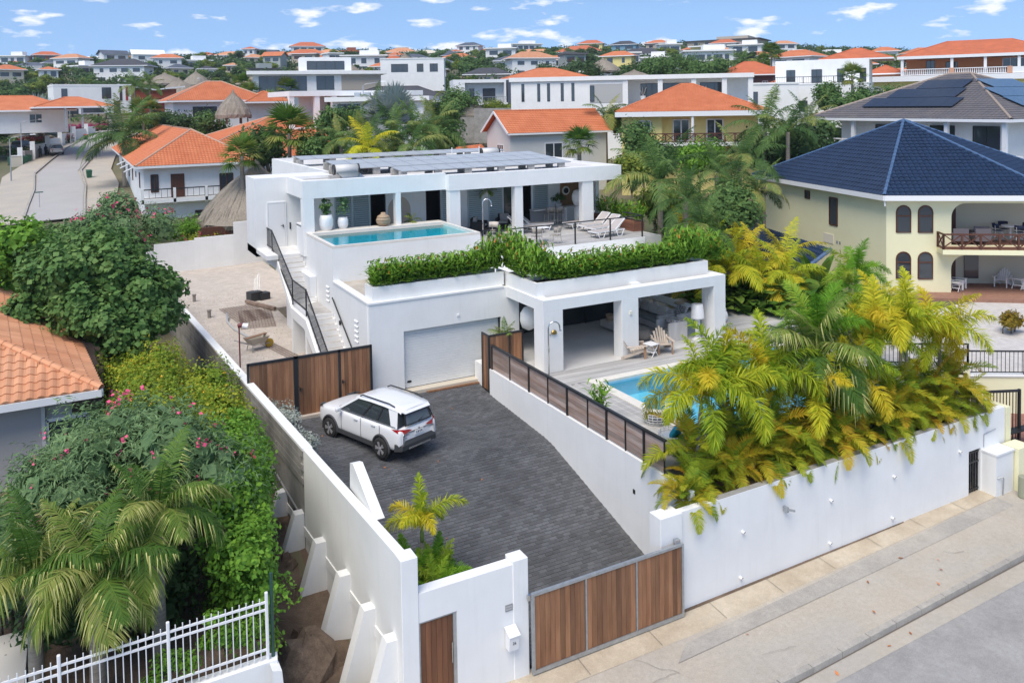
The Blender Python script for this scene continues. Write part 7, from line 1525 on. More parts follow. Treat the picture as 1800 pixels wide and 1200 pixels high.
m = MB(); A_, B_, C_, D_ = (-8,1.5,-4.2),(0,1.5,-3.6),(0,8,-1.6),(-3.4,8,-1.8); m.quad(A_,B_,C_,D_); ro = m.build('lower_roof', OTILE, gh); m = MB(); tile_face(m, A_,B_,C_,D_); stuff(m.build('roof_tiles', OTILE, ro))
# yellow villa with balcony
yv = place('yellow_balcony_villa', 'bright yellow villa with orange roof and cross-braced balcony behind palms', 1215, 250, 86, 4); W_ = 7.6
m = MB(); m.box(-W_+.6,1.6,-6,W_-.6,12,3.1); m.box(-W_+.6,0.2,-6,-2.9,1.6,3.1); m.build('wall', YWALL2, yv); hip(yv, -W_, W_, -1, 13, 3.15, 22, 'o', ft=.5)
m = MB(); m.box(-5.6,-1.2,-.35,W_-.4,1.6,0); m.build('balcony_slab', WHITE, yv); rail(yv, (-5.5,-1.1,0),(W_-.5,-1.1,0), .9, BROWNW, post=.95, cross=True, th=.07, name='balcony_railing')
for x in (.1,W_-1): m = MB(); m.lathe([(.2,0),(.16,.15),(.15,2.7),(.2,2.8)], (x,-.8,0), 10); m.build('column', WHITE2, yv)
for u in (-.9,2.5): window(yv, 'f', u, .05, 1.6, 2.2, 0, 0, 1.6, 12, f=.12)
window(yv, 'f', -4.7, 1.2, 1.3, 1.0, 0, 0, .2, 12, f=.12); rail(yv, (-5.5,-1.1,0),(-7.2,-1.1,-2.4), .9, BROWNW, post=.9, cross=True, th=.07, name='stair_railing')
ch_t = thing('blue_balcony_chair', 'turquoise reclining chair on the yellow villa balcony', 'chair', tuple(yv.matrix_basis @ Vector((-4.3,-.5,0))), 1); m = MB(); m.lathe([(.3,.35),(.38,.7),(.34,1.1),(.05,1.2)], n=12, sy=.25); m.build('backrest', BLUEC, ch_t, True); m = MB(); m.cbox(-.35,-.6,.3,.35,.05,.38); m.build('seat', BLUEC, ch_t); [MB().box(a*.3-.03,-.55,0,a*.3+.03,-.48,.32).build('leg', BLUEC, ch_t) for a in (1,-1)]
# grey roof with solar panels
gr = place('grey_roof_house', 'house with broad grey tile roof carrying dark solar panels', 1650, 262, 78, -34); z1 = 2.7
ro = hip(gr, -8.5, 9.5, -6, 10, z1, 24, 'g', course=.38, wave=.36, rm=mat('ridge_beige', (.36,.29,.24), .9))
m = MB(); m.box(-6.5,-4,-6,8,9,z1-.1); m.build('wall', WHITE, gr)
for x in (-8,-4,0,4.4,8.8): m = MB(); m.box(x-.14,-5.7,-3,x+.14,-5.42,z1-.1); m.build('column', WHITE2, gr)
m = MB(); m.box(-8.4,-5.9,-.3,9.2,-4,0); m.build('porch_floor', WHITE, gr); rail(gr, (-8.3,-5.6,0),(-4,-5.6,0), .9, WHITE2, post=1.1, cross=True, th=.07)
for u in (-2,3,6.5): window(gr, 'f', u, .1, 2.0, 2.0, 0, 0, -4, 9, BLACKM, mull=1)
hh = 8*math.tan(R(24)); pit = R(24)
PVD = mat('black_solar_cell', (.015,.02,.035), .15, spec=.8); m = MB(); m.box(-.5,-.85,0,.5,.85,.04); pvd = m.data('cells', PVD); PVB = mat('blue_solar_cell', (.05,.11,.19), .15, spec=.9); m = MB(); m.box(-.5,-.85,0,.5,.85,.04); pvb2 = m.data('cells', PVB)
for r, (n, off) in enumerate(((8,-4.6),(6,-3.4),(4,-1.8))):
    for i in range(n):
        y = -4.4+r*1.62; o = put('roof_solar_panel', pvd, None); o.matrix_world = gr.matrix_basis @ Matrix.Translation((off+i*1.02+1.0, y+.8, z1+(y+.8+6)*math.tan(pit)+.18)) @ Matrix.Rotation(pit, 4, 'X'); tag(o, 'black solar panel on the broad darker slope of the grey roof', 'solar panel', 'panels on the broad slope of the grey roof')
for r, (n, off) in enumerate(((3,-1.2),(6,-1.0),(5,.6))):
    for i in range(n):
        x = 9.5-1.6-r*1.62; o = put('roof_solar_panel', pvb2, None); o.matrix_world = gr.matrix_basis @ Matrix.Translation((x-.8, off+i*1.02, z1+(9.5-x+.8)*math.tan(pit)+.18)) @ Matrix.Rotation(R(90), 4, 'Z') @ Matrix.Rotation(pit, 4, 'X'); tag(o, 'bluish solar panel on the sky-reflecting slope of the grey roof', 'solar panel', 'panels on the sky-reflecting slope of the grey roof')
# big villa with balustrade
bv_ = place('balustrade_villa', 'large yellow and orange villa with white balustrade terrace under a red-tiled roof', 1690, 131, 146, -2)
m = MB(); m.box(-15.5,0,-7,20,14,-.9); m.build('lower_wall', YWALL2, bv_); m = MB(); m.box(-16.2,-1,-.9,20,14,-.05); m.build('cornice', WHITE2, bv_); m = MB(); m.box(-8,3.5,0,18,12,2.6); m.build('upper_wall', mat('terracotta_render', (.45,.20,.09), .9), bv_)
hip(bv_, -9, 13.5, -.5, 13, 3.05, 20, 'r', tiled=False, ft=.45); hip(bv_, -14.5, -8.2, 2.5, 11, .6, 24, 'r', tiled=False); m = MB(); m.box(-13,3,0,-8,10,.6); m.build('annex_wall', MATS['terracotta_render'], bv_)
for x in (-8.3,-1.3,3.2,7.6,12.6): m = MB(); m.box(x-.2,-.3,0,x+.2,.1,2.7); m.build('column', WHITE2, bv_)
for a, b in ((-8.3,-1.5),(-1.1,6.4),(11.5,14.5)): balustrade(bv_, (a,-.6,0),(b,-.6,0))
m = MB(); m.box(6.4,-.7,0,11.5,-.5,.95); m.build('parapet', WHITE2, bv_)
for x in (-1.3,6.4,10.5,14.5): m = MB(); m.box(x-.35,-.8,0,x+.35,-.35,1.05); m.build('pier', mat('peach_render', (.6,.33,.22), .9), bv_)
for x in (5.5,9.2,13): window(bv_, 'f', x, -6.5, 3.0, 4.6, 0, 0, 0, 14, WHITE2, DARKG, arch=True, f=.25)
window(bv_, 'f', -12, -3.0, 1.8, 1.3, 0, 0, 0, 14, WHITE2, arch=True, f=.2); window(bv_, 'f', -4.5, .2, 1.2, 2.2, 0, 0, 3.5, 12, BLACKM); window(bv_, 'f', -1.5, .6, 1.6, 1.5, 0, 0, 3.5, 12, BLACKM); window(bv_, 'f', 8, .2, 5, 2.2, 0, 0, 3.5, 12, WHITE2, mull=4)
# long white modern villa
wv = place('long_white_villa', 'long white modern villa with narrow slit windows and open loggia', 1045, 185, 108, -4)
m = MB(); m.box(-11,.3,-8,4,10,3.2); m.box(4,4,-8,20,11,3.2); m.build('wall', WHITE, wv); m = MB(); m.box(-11.2,0,3.2,20,11,3.75); m.build('roof_slab', WHITE, wv); m = MB(); m.box(4,.2,-8,20,4,-.1); m.build('podium', WHITE, wv)
for x in (4.0,8.4,12.6,16.4,19.6): m = MB(); m.box(x-.3,.2,-.1,x+.3,.8,3.2); m.build('column', WHITE, wv)
for u in (-9.4,-7.3,-6.0,-4.2,-2.8): window(wv, 'f', u, .6, .35, 2.3, 0, 0, .3, 10, BLACKM, mull=0, f=.04)
for u in (-6.0,-1.5,1.2,3.2): window(wv, 'f', u, -3.3, .35, 2.1, 0, 0, .3, 10, BLACKM, mull=0, f=.04)
m = MB(); m.box(-.6,.25,.3,3.6,.34,2.7); m.build('recess', mat('recess_grey', (.42,.42,.41), .9), wv); window(wv, 'f', -.3, .5, .5, 2, 0, 0, .24, 10, BLACKM, mull=0)
for u, ww in ((7,2.2),(10.5,3.4),(15,2.8)): window(wv, 'f', u, 0, ww, 2.7, 0, 0, 4, 11, BLACKM, mull=2)
for i, x in enumerate((6.2,13.8)): p = wv.matrix_basis @ Vector((x,1.6,-.1)); t = thing('tall_planter', ('tall white planter with bare branches near the slit windows','tall white planter with bare branches at the loggia end')[i], 'planter', tuple(p)); m = MB(); m.lathe([(.22,0),(.36,1.2),(.3,1.2)], n=12); m.build('pot', WHITEM, t); m = MB(); [m.tube([(0,0,1.1),(math.cos(k)*.5,math.sin(k)*.5,2.3)], .03, 5) for k in range(7)]; m.build('branches', mat('pale_branch', (.6,.55,.5), .9), t)
# white cubic villas
t = place('cube_villa', 'white cubic villa with upper loggia and silver glass balcony beside silver palms', 565, 232, 100, 18); m = MB(); m.box(-3.5,0,-2,12,9,0); m.build('lower_wall', WHITE, t); m = MB(); m.box(-3.8,-.4,4.2,13,9,4.8); m.build('roof_slab', WHITE, t); m = MB(); m.box(-3.8,-.4,0,13,9,.6); m.build('floor_slab', WHITE, t); m = MB(); m.box(0,3,.6,12,8.8,4.2); m.build('wall', GWALL, t)
for x in (-3.5,-.5,1.6,12.6): m = MB(); m.box(x-.3,-.3,.6,x+.3,.4,4.2); m.build('column', WHITE, t)
for u, ww in ((2.8,2.0),(6.5,3.6)): window(t, 'f', u, .7, ww, 3.0, 0, 0, 2.9, 9, BLACKM, mull=2)
m = MB(); m.box(1.9,-.35,.6,12,-.3,1.6); m.build('glass_balustrade', mat('teal_glass', (.10,.16,.17), .05, spec=.9), t)
t = place('terrace_villa', 'broad white modern villa with flat roof and dark glazed loggia beyond the silver palm', 665, 215, 92, -10); flat_villa(t, 10, 9, -4, 2.3, .7, .5, front=((-3.2,-.4,2.4,2.4,1),(1.5,-.2,4.6,2.2,2)))
for i in range(3): m = MB(); m.box(-3+i*1.1,2,2.8,-2.3+i*1.1,2.6,3.3); m.build('roof_unit', GREYM, t)
t = place('balcony_villa', 'small white villa with recessed balcony behind the grey block wall', 845, 181, 128, 6); m = MB(); m.box(-4,0,-4,4,8,0); m.build('lower_wall', mat('dark_recess', (.12,.12,.13), .8), t); m = MB(); m.box(-4.2,0,0,-2.4,8,3.6); m.box(-2.4,1.6,0,3.7,8,3.6); m.box(3.7,0,0,4,8,3.6); m.box(-2.4,0,3.1,3.7,1.6,3.6); m.build('wall', WHITE, t); m = MB(); m.box(-4.2,-.3,-.35,4.2,8,0); m.build('floor_slab', WHITE, t); window(t,'f',-1.2,0,.7,2.2,0,0,1.6,8,BLACKM,mull=0); window(t,'f',1.5,0,1.9,2.2,0,0,1.6,8,BLACKM,mull=1); rail(t,(-2.4,-.2,0),(4,-.2,0),.9,GREYM,.9,2,th=.04); m = MB(); m.box(4.2,-.2,-.3,5,7,3.5); m.build('slate_panel', SLATE, t)
t = place('boxy_villa', 'sprawling white villa with timber door panels and grey porch', 1290, 196, 118, 3); flat_villa(t, 17, 10, -4, 3.6, .1, .25, front=((-1.0,.5,.8,3.0,0),(2.4,1.0,1.5,1.6,1),(9,0,0,0,0))[:2]); m = MB(); m.box(-8.5,-1.2,2.7,-2.8,0,3.2); m.box(-3.2,-1.2,-2,-2.8,0,2.7); m.build('porch', mat('porch_grey', (.3,.3,.3), .8), t); m = MB(); m.box(-5.2,-.06,-1,-3.6,0,2.5); m.build('timber_door', mat('honey_timber', (.45,.23,.08), .6), t); m = MB(); m.box(-1.7,-.1,.4,-1.1,-.05,3.2); m.build('timber_panel', MATS['honey_timber'], t)
t = place('terraced_villa', 'white stepped villa with black roof terrace railing and orange roof behind', 1440, 176, 126, -6); flat_villa(t, 13, 11, -4, 2.2, .05, .2, front=((-4.8,-1.6,1.6,1.5,1),(-2.4,-1.6,1.6,1.5,1))); m = MB(); m.box(-6.4,2.5,2.4,6.4,11,5.8); m.build('upper_wall', WHITE, t); rail(t,(-6.3,.1,2.4),(4,.1,2.4),.95,BLACKM,.3,2,th=.05); [window(t,'f',u,2.5,ww,1.9,0,0,2.5,11,BLACKM) for u, ww in ((-4.2,1.2),(-.6,1.4),(2.6,.8),(5.6,.8))]; hip(t, -.5, 9.5, 4, 13, 5.9, 20, 'r', tiled=False)
t = place('red_door_villa', 'white modern villa with tall slit windows and one red panel by the red building', 165, 200, 168, 8); flat_villa(t, 12.6, 9, 0, 5.0, .05, .3, front=((-4.6,2.6,.9,1.9,0),(2.2,2.7,1.5,2.0,1),(4.6,2.3,.4,2.6,0),(-3.5,0,2.0,1.9,1),(0,.2,3.4,1.8,2),(3.9,0,1.0,2.2,0))); m = MB(); m.box(5.4,-.03,2.3,5.8,0,4.9); m.build('red_panel', mat('red_panel', (.35,.02,.03), .6), t)
t = place('red_building', 'dark red building with white roof edges next to the white modern villa', 243, 190, 175, 8, 'building'); m = MB(); m.box(-3,0,-1,7,8,3.6); m.build('wall', mat('brick_red_render', (.32,.07,.035), .9), t); m = MB(); m.mesh([(-3.4,-.5,4.6),(3,-.5,3.6),(3,8,3.6),(-3.4,8,4.6)], [(0,1,2,3)]); m.mesh([(3,-.5,3.6),(8.5,-.5,4.2),(8.5,8,4.2),(3,8,3.6)], [(0,1,2,3)]); o = m.build('roof', WHITE2, t); so = o.modifiers.new('t','SOLIDIFY'); so.thickness = .25; window(t,'f',.0,.6,1.8,1.2,0,0,0,8,WHITE2,mull=3); window(t,'f',4,.8,2.2,1.0,0,0,0,8,WHITE2,mull=4)
rwl = place('red_wall', 'low dark red wall with white stripe in front of the red building', 285, 186, 165, 8, 'wall'); m = MB(); m.box(-3.5,0,-.5,4,.3,1.4); m.build('wall', mat('maroon_wall', (.26,.02,.03), .8), rwl); m = MB(); m.box(-3.4,-.05,.6,0,0,1.1); m.build('stripe', WHITE2, rwl)
t = place('carport', 'orange-tiled carport roof on slim posts behind the bougainvillea', 140, 218, 128, 6, 'carport'); hip(t, -5.5, 4.2, -2, 6, 2.4, 18, 'o', tiled=False); [MB().box(x-.12,-1.7,-.5,x+.12,-1.4,2.4).build('post', GREYM, t) for x in (-1.8,.2,3.6)]
t = place('long_orange_roof', 'low house with long orange roof half hidden by the silver fan palm', 35, 222, 132, 4); hip(t, -7, 7, 0, 10, 2.2, 22, 'o', tiled=False); m = MB(); m.box(-6,1,-1,6,9,2.2); m.build('wall', WHITE, t); window(t,'f',2,.4,1.5,1.2,0,0,1,9)
t = place('tiled_bungalow', 'white bungalow with orange hip roof on the street bend', 402, 208, 126, 10); hip(t, -8.2, 6.0, -1, 11, 2.6, 25, 'o', rm=MATS['ridge_mortar']); hip(t, 2, 8.5, -2.5, 5, 2.3, 25, 'o'); m = MB(); m.box(-7.4,0,-1.5,7.6,10,2.5); m.build('wall', WHITE, t); window(t,'f',-3.2,0,3.2,1.7,0,0,0,10,BLACKM,mull=2)
p = on_terrain(411, 216); hut('grey straw hut in front of the orange bungalow', at_dist(411,214,112), 2.2, 1.0, 2.6, 11)
t = place('dark_hip_house', 'wide low house with dark charcoal hip roof behind the terrace villa', 685, 178, 118, -6); hip(t, -8.5, 9.5, 0, 12, 0, 20, 'd', tiled=False); m = MB(); m.box(-7.5,1,-5,8.5,11,0); m.build('wall', WHITE, t); window(t,'f',3,-2.2,6,1.6,0,0,1,11,BLACKM,mull=4)
t = place('loft_villa', 'white villa with sloped end wall and black window band', 725, 135, 172, -4); flat_villa(t, 13, 8, -3, 3.6, .1, .2, front=((-2.6,1.0,3.4,1.6,2),(1.6,1.0,1.3,1.6,1),(4.4,1.0,1.6,1.6,1)))
t = place('glass_front_villa', 'long white villa with dark glass front and beige wing above the orange roof', 560, 160, 150, 4); flat_villa(t, 22, 9, -3, 2.9, 1.0, .6, front=((-6,.0,8,2.6,5),(1.2,.2,3,2.4,1))); m = MB(); m.box(4,-.08,.1,11,-.02,2.7); m.build('beige_screen', mat('beige_screen', (.42,.37,.31), .9), t); m = MB(); m.box(-3,2,3.5,6,7,6); m.build('roof_pavilion', WHITE, t); window(t,'f',1.5,3.8,6.5,1.5,0,0,2,7,BLACKM,mull=3)
t = place('red_hip_house', 'house with red hip roof and dark brick wall among the trees', 1320, 146, 165, 5); hip(t, -6.8, 7.2, -1, 11, 1.6, 24, 'r', tiled=False); hip(t, 2, 9.5, -3, 3, -.6, 22, 'r', tiled=False); m = MB(); m.box(-5.5,0,-3,6,10,1.6); m.build('wall', mat('dark_brick', (.10,.06,.055), .9), t); [window(t,'f',u,-1,1.0,1.3,0,0,0,10,WHITE2) for u in (-3.4,-1,2.6)]
t = place('orange_terrace_house', 'white house topped by a shallow orange roof behind the long white villa', 950, 140, 135, 0); hip(t, -6.5, 8.5, 0, 12, .2, 17, 'o', tiled=False); m = MB(); m.box(-6,.6,-5,8,11,.2); m.build('wall', WHITE, t); window(t,'f',0,-2,2,1.3,0,0,.6,11)
# grey block wall with pole lamp, palapas
t = place('block_wall', 'raw grey concrete block wall behind the gable house', 900, 212, 112, -8, 'wall'); m = MB(); m.box(-5.2,0,-3,12,.3,1.7); m.build('wall', CONC, t); m = MB(); m.box(-9.5,.5,-3,-5.2,.8,.5); m.build('low_wall', CONC, t)
for i, (px, py, d_, r_, h_, lb) in enumerate(((827,204,118,2.3,2.2,'straw hut beside the grey block wall'),(315,165,205,4.2,3.0,'large straw palapa near the red containers'),(345,150,225,3.6,3.0,'straw palapa with pointed top beside the street on the hill'),(290,148,235,5.2,2.4,'long palapa with scalloped straw roof'),(440,150,190,3.4,2.6,'beige hipped straw roof among the date palms'),(712,126,190,3.6,3.6,'tall straw palapa above the white loft villa'),(616,128,195,2.5,1.6,'small straw hut with flat top by the orange roof'),(637,136,190,2.2,1.6,'low straw hut next to the shrubs'),(1060,126,195,4.2,2.6,'broad straw roof behind the white villa'),(1115,142,150,4.0,1.5,'flat straw roof over the white villa terrace'))):
    p = at_dist(px, py, d_); hut(lb, (p[0], p[1], p[2]-1.2), r_, 1.4, h_, 20+i, deep=max(0, p[2]-1.2-terrain(p[0],p[1])))
def lamp_post(px, py, d_, h, label, arm=(2.2,.3), turn=0):
    t = place('street_lamp', label, px, py, d_, turn, 'street lamp'); m = MB(); m.tube([(0,0,-.3),(0,0,h)], [.09,.05], 8); m.build('pole', GREYM, t); m = MB(); m.tube([(0,0,h-.05),(.25,0,h+.15),(arm[0],0,h+arm[1]+.15)], .035, 6); m.build('arm', GREYM, t, True); m = MB(); m.cbox(arm[0]-.1,-.1,h+arm[1]+.08,arm[0]+.5,.1,h+arm[1]+.2,.03); m.build('lamp_head', WHITEM, t)
lamp_post(20,322,None,5.2,'slim street lamp closest to the fruiting bush'); lamp_post(39,290,None,5.6,'street lamp beside the green bins'); lamp_post(125,259,None,5.6,'street lamp next to the parked grey car'); lamp_post(640,232,100,5.5,'lamp post beside the low concrete wall'); lamp_post(232,181,172,4.2,'street lamp in front of the red building'); lamp_post(355,188,170,5,'street lamp on the bend by the bungalow', (-.6,.3))
for px, py, d_, h in ((370,125,260,6),(378,133,240,6),(436,165,200,5)): lamp_post(px,py,d_,h,'distant street lamp along the hill road') if 0 else None
sgn = place('street_sign', 'small green street name sign on a grey post', 70, 369, None, 0, 'sign'); m = MB(); m.tube([(0,0,-.2),(0,0,1.7)], .03, 6); m.build('post', GREYM, sgn); m = MB(); m.box(-.35,-.02,1.7,.35,.02,1.82); m.build('plate', mat('sign_green', (.06,.14,.11), .5), sgn)
# ================================================================== the street on the left
ROADM = mat('pale_asphalt', (.40,.385,.37), .92, var=.05, vscale=.3, world_=True)
def ribbon(name, pts, w, matl, dz, kind=True):
    m = MB(); P = []
    for i, p in enumerate(pts):
        a = Vector(pts[max(0,i-1)][:2]); b = Vector(pts[min(len(pts)-1,i+1)][:2]); d = (b-a).normalized(); n = Vector((-d.y, d.x)); ww = w[i] if isinstance(w, list) else w
        P.append([(p[0]+n.x*ww*s, p[1]+n.y*ww*s) for s in (-1,-.5,0,.5,1)])
    out = []
    for i in range(len(P)-1):
        for k in range(6):
            row = [(P[i][j][0]+(P[i+1][j][0]-P[i][j][0])*k/6, P[i][j][1]+(P[i+1][j][1]-P[i][j][1])*k/6) for j in range(5)]; out.append(row)
    out.append(P[-1])
    for i in range(len(out)-1):
        for j in range(4): m.quad(*[(q[0], q[1], terrain(*q)+dz) for q in (out[i][j], out[i][j+1], out[i+1][j+1], out[i+1][j])])
    return struct(m.build(name, matl))
RT = [on_terrain(*q)[:2] for q in ((95,395),(100,365),(106,335),(102,310),(124,285),(150,264),(172,250))]+[on_terrain(*q)[:2] for q in ((205,232),(250,212),(292,198),(318,185),(335,172))]
ribbon('side_street_pavement', RT[:8], [5,5.5,6,6,5.5,5,4.5,4.5], SIDEW, .20); ribbon('side_street', RT, [2.4,2.4,2.4,2.2,2.2,2.4,2.6,2.6,2.6,2.6,2.6,2.6], ROADM, .26)
for side, off in ((1, 2.55), (-1, 2.55)):
    m = MB()
    for (a, b) in zip(RT[:7], RT[1:8]):
        d = (Vector(b)-Vector(a)).normalized(); n = Vector((-d.y, d.x))*off*side
        for k in range(8): p = Vector(a).lerp(Vector(b), k/8)+n; q = Vector(a).lerp(Vector(b), (k+1)/8)+n; m.beam((p.x,p.y,terrain(p.x,p.y)+.3),(q.x,q.y,terrain(q.x,q.y)+.3),.2,.2)
    struct(m.build('side_street_kerb', KERB))
SW = thing('garden_street_wall', 'stepped white garden wall with pillars and gates along the side street', 'wall', (-6,95,2)); rel = (-6,95,2)
pts = [on_terrain(*q) for q in ((36,290),(58,284),(84,270),(106,259),(130,250),(152,243),(168,238))]
for a, b in zip(pts[:-1], pts[1:]):
    m = MB(); d = (Vector(b)-Vector(a)); d.z = 0; n = Vector((-d.y,d.x,0)).normalized()*.25; A_, B_ = Vector(a), Vector(b); zt = max(a[2],b[2])+1.5; m.prism([(A_.x,A_.y),(B_.x,B_.y),(B_.x+n.x,B_.y+n.y),(A_.x+n.x,A_.y+n.y)], min(a[2],b[2])-1, zt); m.build('wall_section', WHITE, SW, rel=rel)
    m = MB(); m.box(A_.x-.3,A_.y-.3,a[2]-1,A_.x+.3,A_.y+.3,zt+.5); m.build('pillar', WHITE, SW, rel=rel)
gm = Vector(pts[0]).lerp(Vector(pts[1]), .5); m = MB(); m.obox((gm.x,gm.y-.2,gm.z+.7),(1.5,.1,2.0), .3); m.build('gate', mat('grey_gate', (.2,.19,.18), .7), SW, rel=rel)
def bin_(px, py, d_, label, lid=None):
    t = place('wheelie_bin', label, px, py, d_, 10, 'bin'); m = MB(); m.mesh([(-.22,-.28,.08),(.22,-.28,.08),(.22,.28,.08),(-.22,.28,.08),(-.29,-.36,1.0),(.29,-.36,1.0),(.29,.36,1.0),(-.29,.36,1.0)], [(0,3,2,1),(4,5,6,7),(0,1,5,4),(1,2,6,5),(2,3,7,6),(3,0,4,7)]); m.build('body', mat('bin_green', (.02,.10,.05), .6), t); m = MB(); m.mesh([(-.31,-.38,1.0),(.31,-.38,1.0),(.31,.38,1.1),(-.31,.38,1.1),(-.31,-.38,1.05),(.31,-.38,1.05),(.31,.38,1.15),(-.31,.38,1.15)], [(4,5,6,7),(0,1,5,4),(1,2,6,5),(2,3,7,6),(3,0,4,7)]); m.build('lid', lid or MATS['bin_green'], t); [MB().tube([(s*.26-.03,.3,.1),(s*.26+.03,.3,.1)], .1, 10).build('wheel', BLACKM, t) for s in (1,-1)]
bin_(157,316,None,'green wheelie bin alone on the pavement by the orange-roofed house'); bin_(44,291,None,'front green wheelie bin of the pair under the street lamp'); bin_(51,288,None,'rear green wheelie bin of the pair under the street lamp'); bin_(19,293,None,'green wheelie bin behind the cream wall post'); bin_(151,249,None,'green wheelie bin with orange lid further up the side street', mat('bin_orange', (.45,.08,.03), .6))
cp_ = place('cream_pier', 'square cream pier at the driveway entrance on the side street', 29, 293, None, 5, 'wall'); m = MB(); m.cbox(-.6,-.3,-.3,.6,.3,1.4); m.build('pier', mat('cream_render', (.62,.56,.45), .9), cp_); m = MB(); m.cbox(-.66,-.36,1.4,.66,.36,1.48); m.build('cap', WHITE, cp_)
for (nm, lb, px, py, d_, tn, col) in (('parked_car','grey saloon car parked by the white garden wall',98,276,None,95,(.36,.37,.37)),('parked_car','dark car behind the clipped hedge of the side street',43,268,None,60,(.05,.06,.09)),('parked_car','dark red car parked near the pink container',311,183,None,85,(.20,.01,.02)),('parked_car','grey car parked behind the dark red one',314,177,None,85,(.25,.27,.28))):
    p = on_terrain(px, py); p = (p[0], p[1], p[2]+.27); make_car(nm, lb, p, -math.atan2(p[0],p[1])+R(tn), mat('paint_%d' % int(col[0]*1000), col, .3, coat=.5), detail=False, suv=False)
ct = place('shipping_container', 'faded pink shipping container on the street corner', 326, 178, None, 20, 'container'); m = MB(); m.cbox(-2.2,-1.2,0,2.2,1.2,2.6,.04); m.build('body', mat('faded_pink', (.38,.22,.27), .8, var=.1), ct); m = MB(); [m.box(-2.1+i*.3,-1.25,.1,-1.98+i*.3,-1.2,2.5) for i in range(14)]; stuff(m.build('ribs', MATS['faded_pink'], ct)); m = MB(); m.box(-1.4,-1.27,1.6,.4,-1.25,2.0); m.build('sign', WHITE2, ct)
# two people by the grey car
def person(label, px, py, d_, turn, top, legs):
    t = place('person', label, px, py, d_, turn, 'person'); sk = [(0,0,.95),(0,0,1.2),(0,0,1.42),(0,0,1.52),(0,.01,1.66),(.18,0,1.4),(.24,.03,1.12),(.22,.12,.9),(-.18,0,1.4),(-.25,.02,1.12),(-.24,.08,.88),(.1,0,.9),(.11,-.03,.5),(.11,.02,.06),(.11,.16,.03),(-.1,0,.9),(-.11,.05,.5),(-.12,.0,.06),(-.12,.14,.03)]
    ed = [(0,1),(1,2),(2,3),(3,4),(2,5),(5,6),(6,7),(2,8),(8,9),(9,10),(0,11),(11,12),(12,13),(13,14),(0,15),(15,16),(16,17),(17,18)]; rd = [.15,.14,.15,.06,.11,.07,.05,.04,.07,.05,.04,.1,.07,.045,.04,.1,.07,.045,.04]
    me = bpy.data.meshes.new('body'); me.from_pydata(sk, ed, []); me.materials.append(top); o = put('body', me, t); md = o.modifiers.new('skin','SKIN'); 
    for i, v in enumerate(me.skin_vertices[0].data): v.radius = (rd[i], rd[i]*.85)
    me.skin_vertices[0].data[0].use_root = True; s2 = o.modifiers.new('s','SUBSURF'); s2.levels = 1; s2.render_levels = 1
    m = MB(); m.lathe([(.02,-.02),(.09,.02),(.10,.09),(.06,.14),(.01,.15)], (0,.01,1.66), 10); m.build('hair', mat('dark_hair', (.012,.01,.01), .7), t, True)
    m = MB(); m.tube([(.1,0,.92),(.11,-.03,.5),(.11,.02,.1)], [.115,.085,.065], 8); m.build('trouser_leg', legs, t, True); m = MB(); m.tube([(-.1,0,.92),(-.11,.05,.5),(-.12,0,.1)], [.115,.085,.065], 8); m.build('trouser_leg', legs, t, True)
person('person in dark clothes walking towards the grey gate', 71, 280, None, 20, mat('cloth_dark', (.02,.022,.03), .9), mat('cloth_black', (.012,.012,.014), .9)); person('person in dark clothes standing behind the grey parked car', 81, 276, None, -30, MATS['cloth_dark'], MATS['cloth_black'])
hg = place('clipped_hedge', 'clipped dark green hedge box beside the side street', 12, 278, None, 0, 'hedge'); put('leaves', crown_mesh('leaves', [(-3+i*.7,.3*(i % 2),.7,.8) for i in range(10)], 3000, .16, L_MID, 5, .6), hg); m = MB(); [m.tube([(x,0,-.2),(x,0,.8)], .05, 5) for x in (-2,0,2)]; m.build('stems', BARK, hg)
for i, (px, py, d_, n_, w_, fm) in enumerate(((133,236,None,4200,4.6,FLW_MAG),(80,258,None,2200,3.2,mat('blossom_crimson', (.22,.03,.03), .8, island=.4)))):
    t = place('bougainvillea', ('magenta bougainvillea mass spilling over the garden wall','dark crimson bougainvillea behind the wall pillars')[i], px, py, d_, 0, 'shrub'); C_ = [(-w_+k*w_/4,rng.uniform(-.4,.4),1.0+rng.uniform(-.2,.3),.8) for k in range(9)]; put('blossoms', crown_mesh('blossoms', C_, n_, .17, fm, i, .6), t); put('leaves', crown_mesh('leaves', [(c[0],c[1],c[2]-.5,c[3]) for c in C_], 1500, .2, L_DARK, i+3, .5), t)
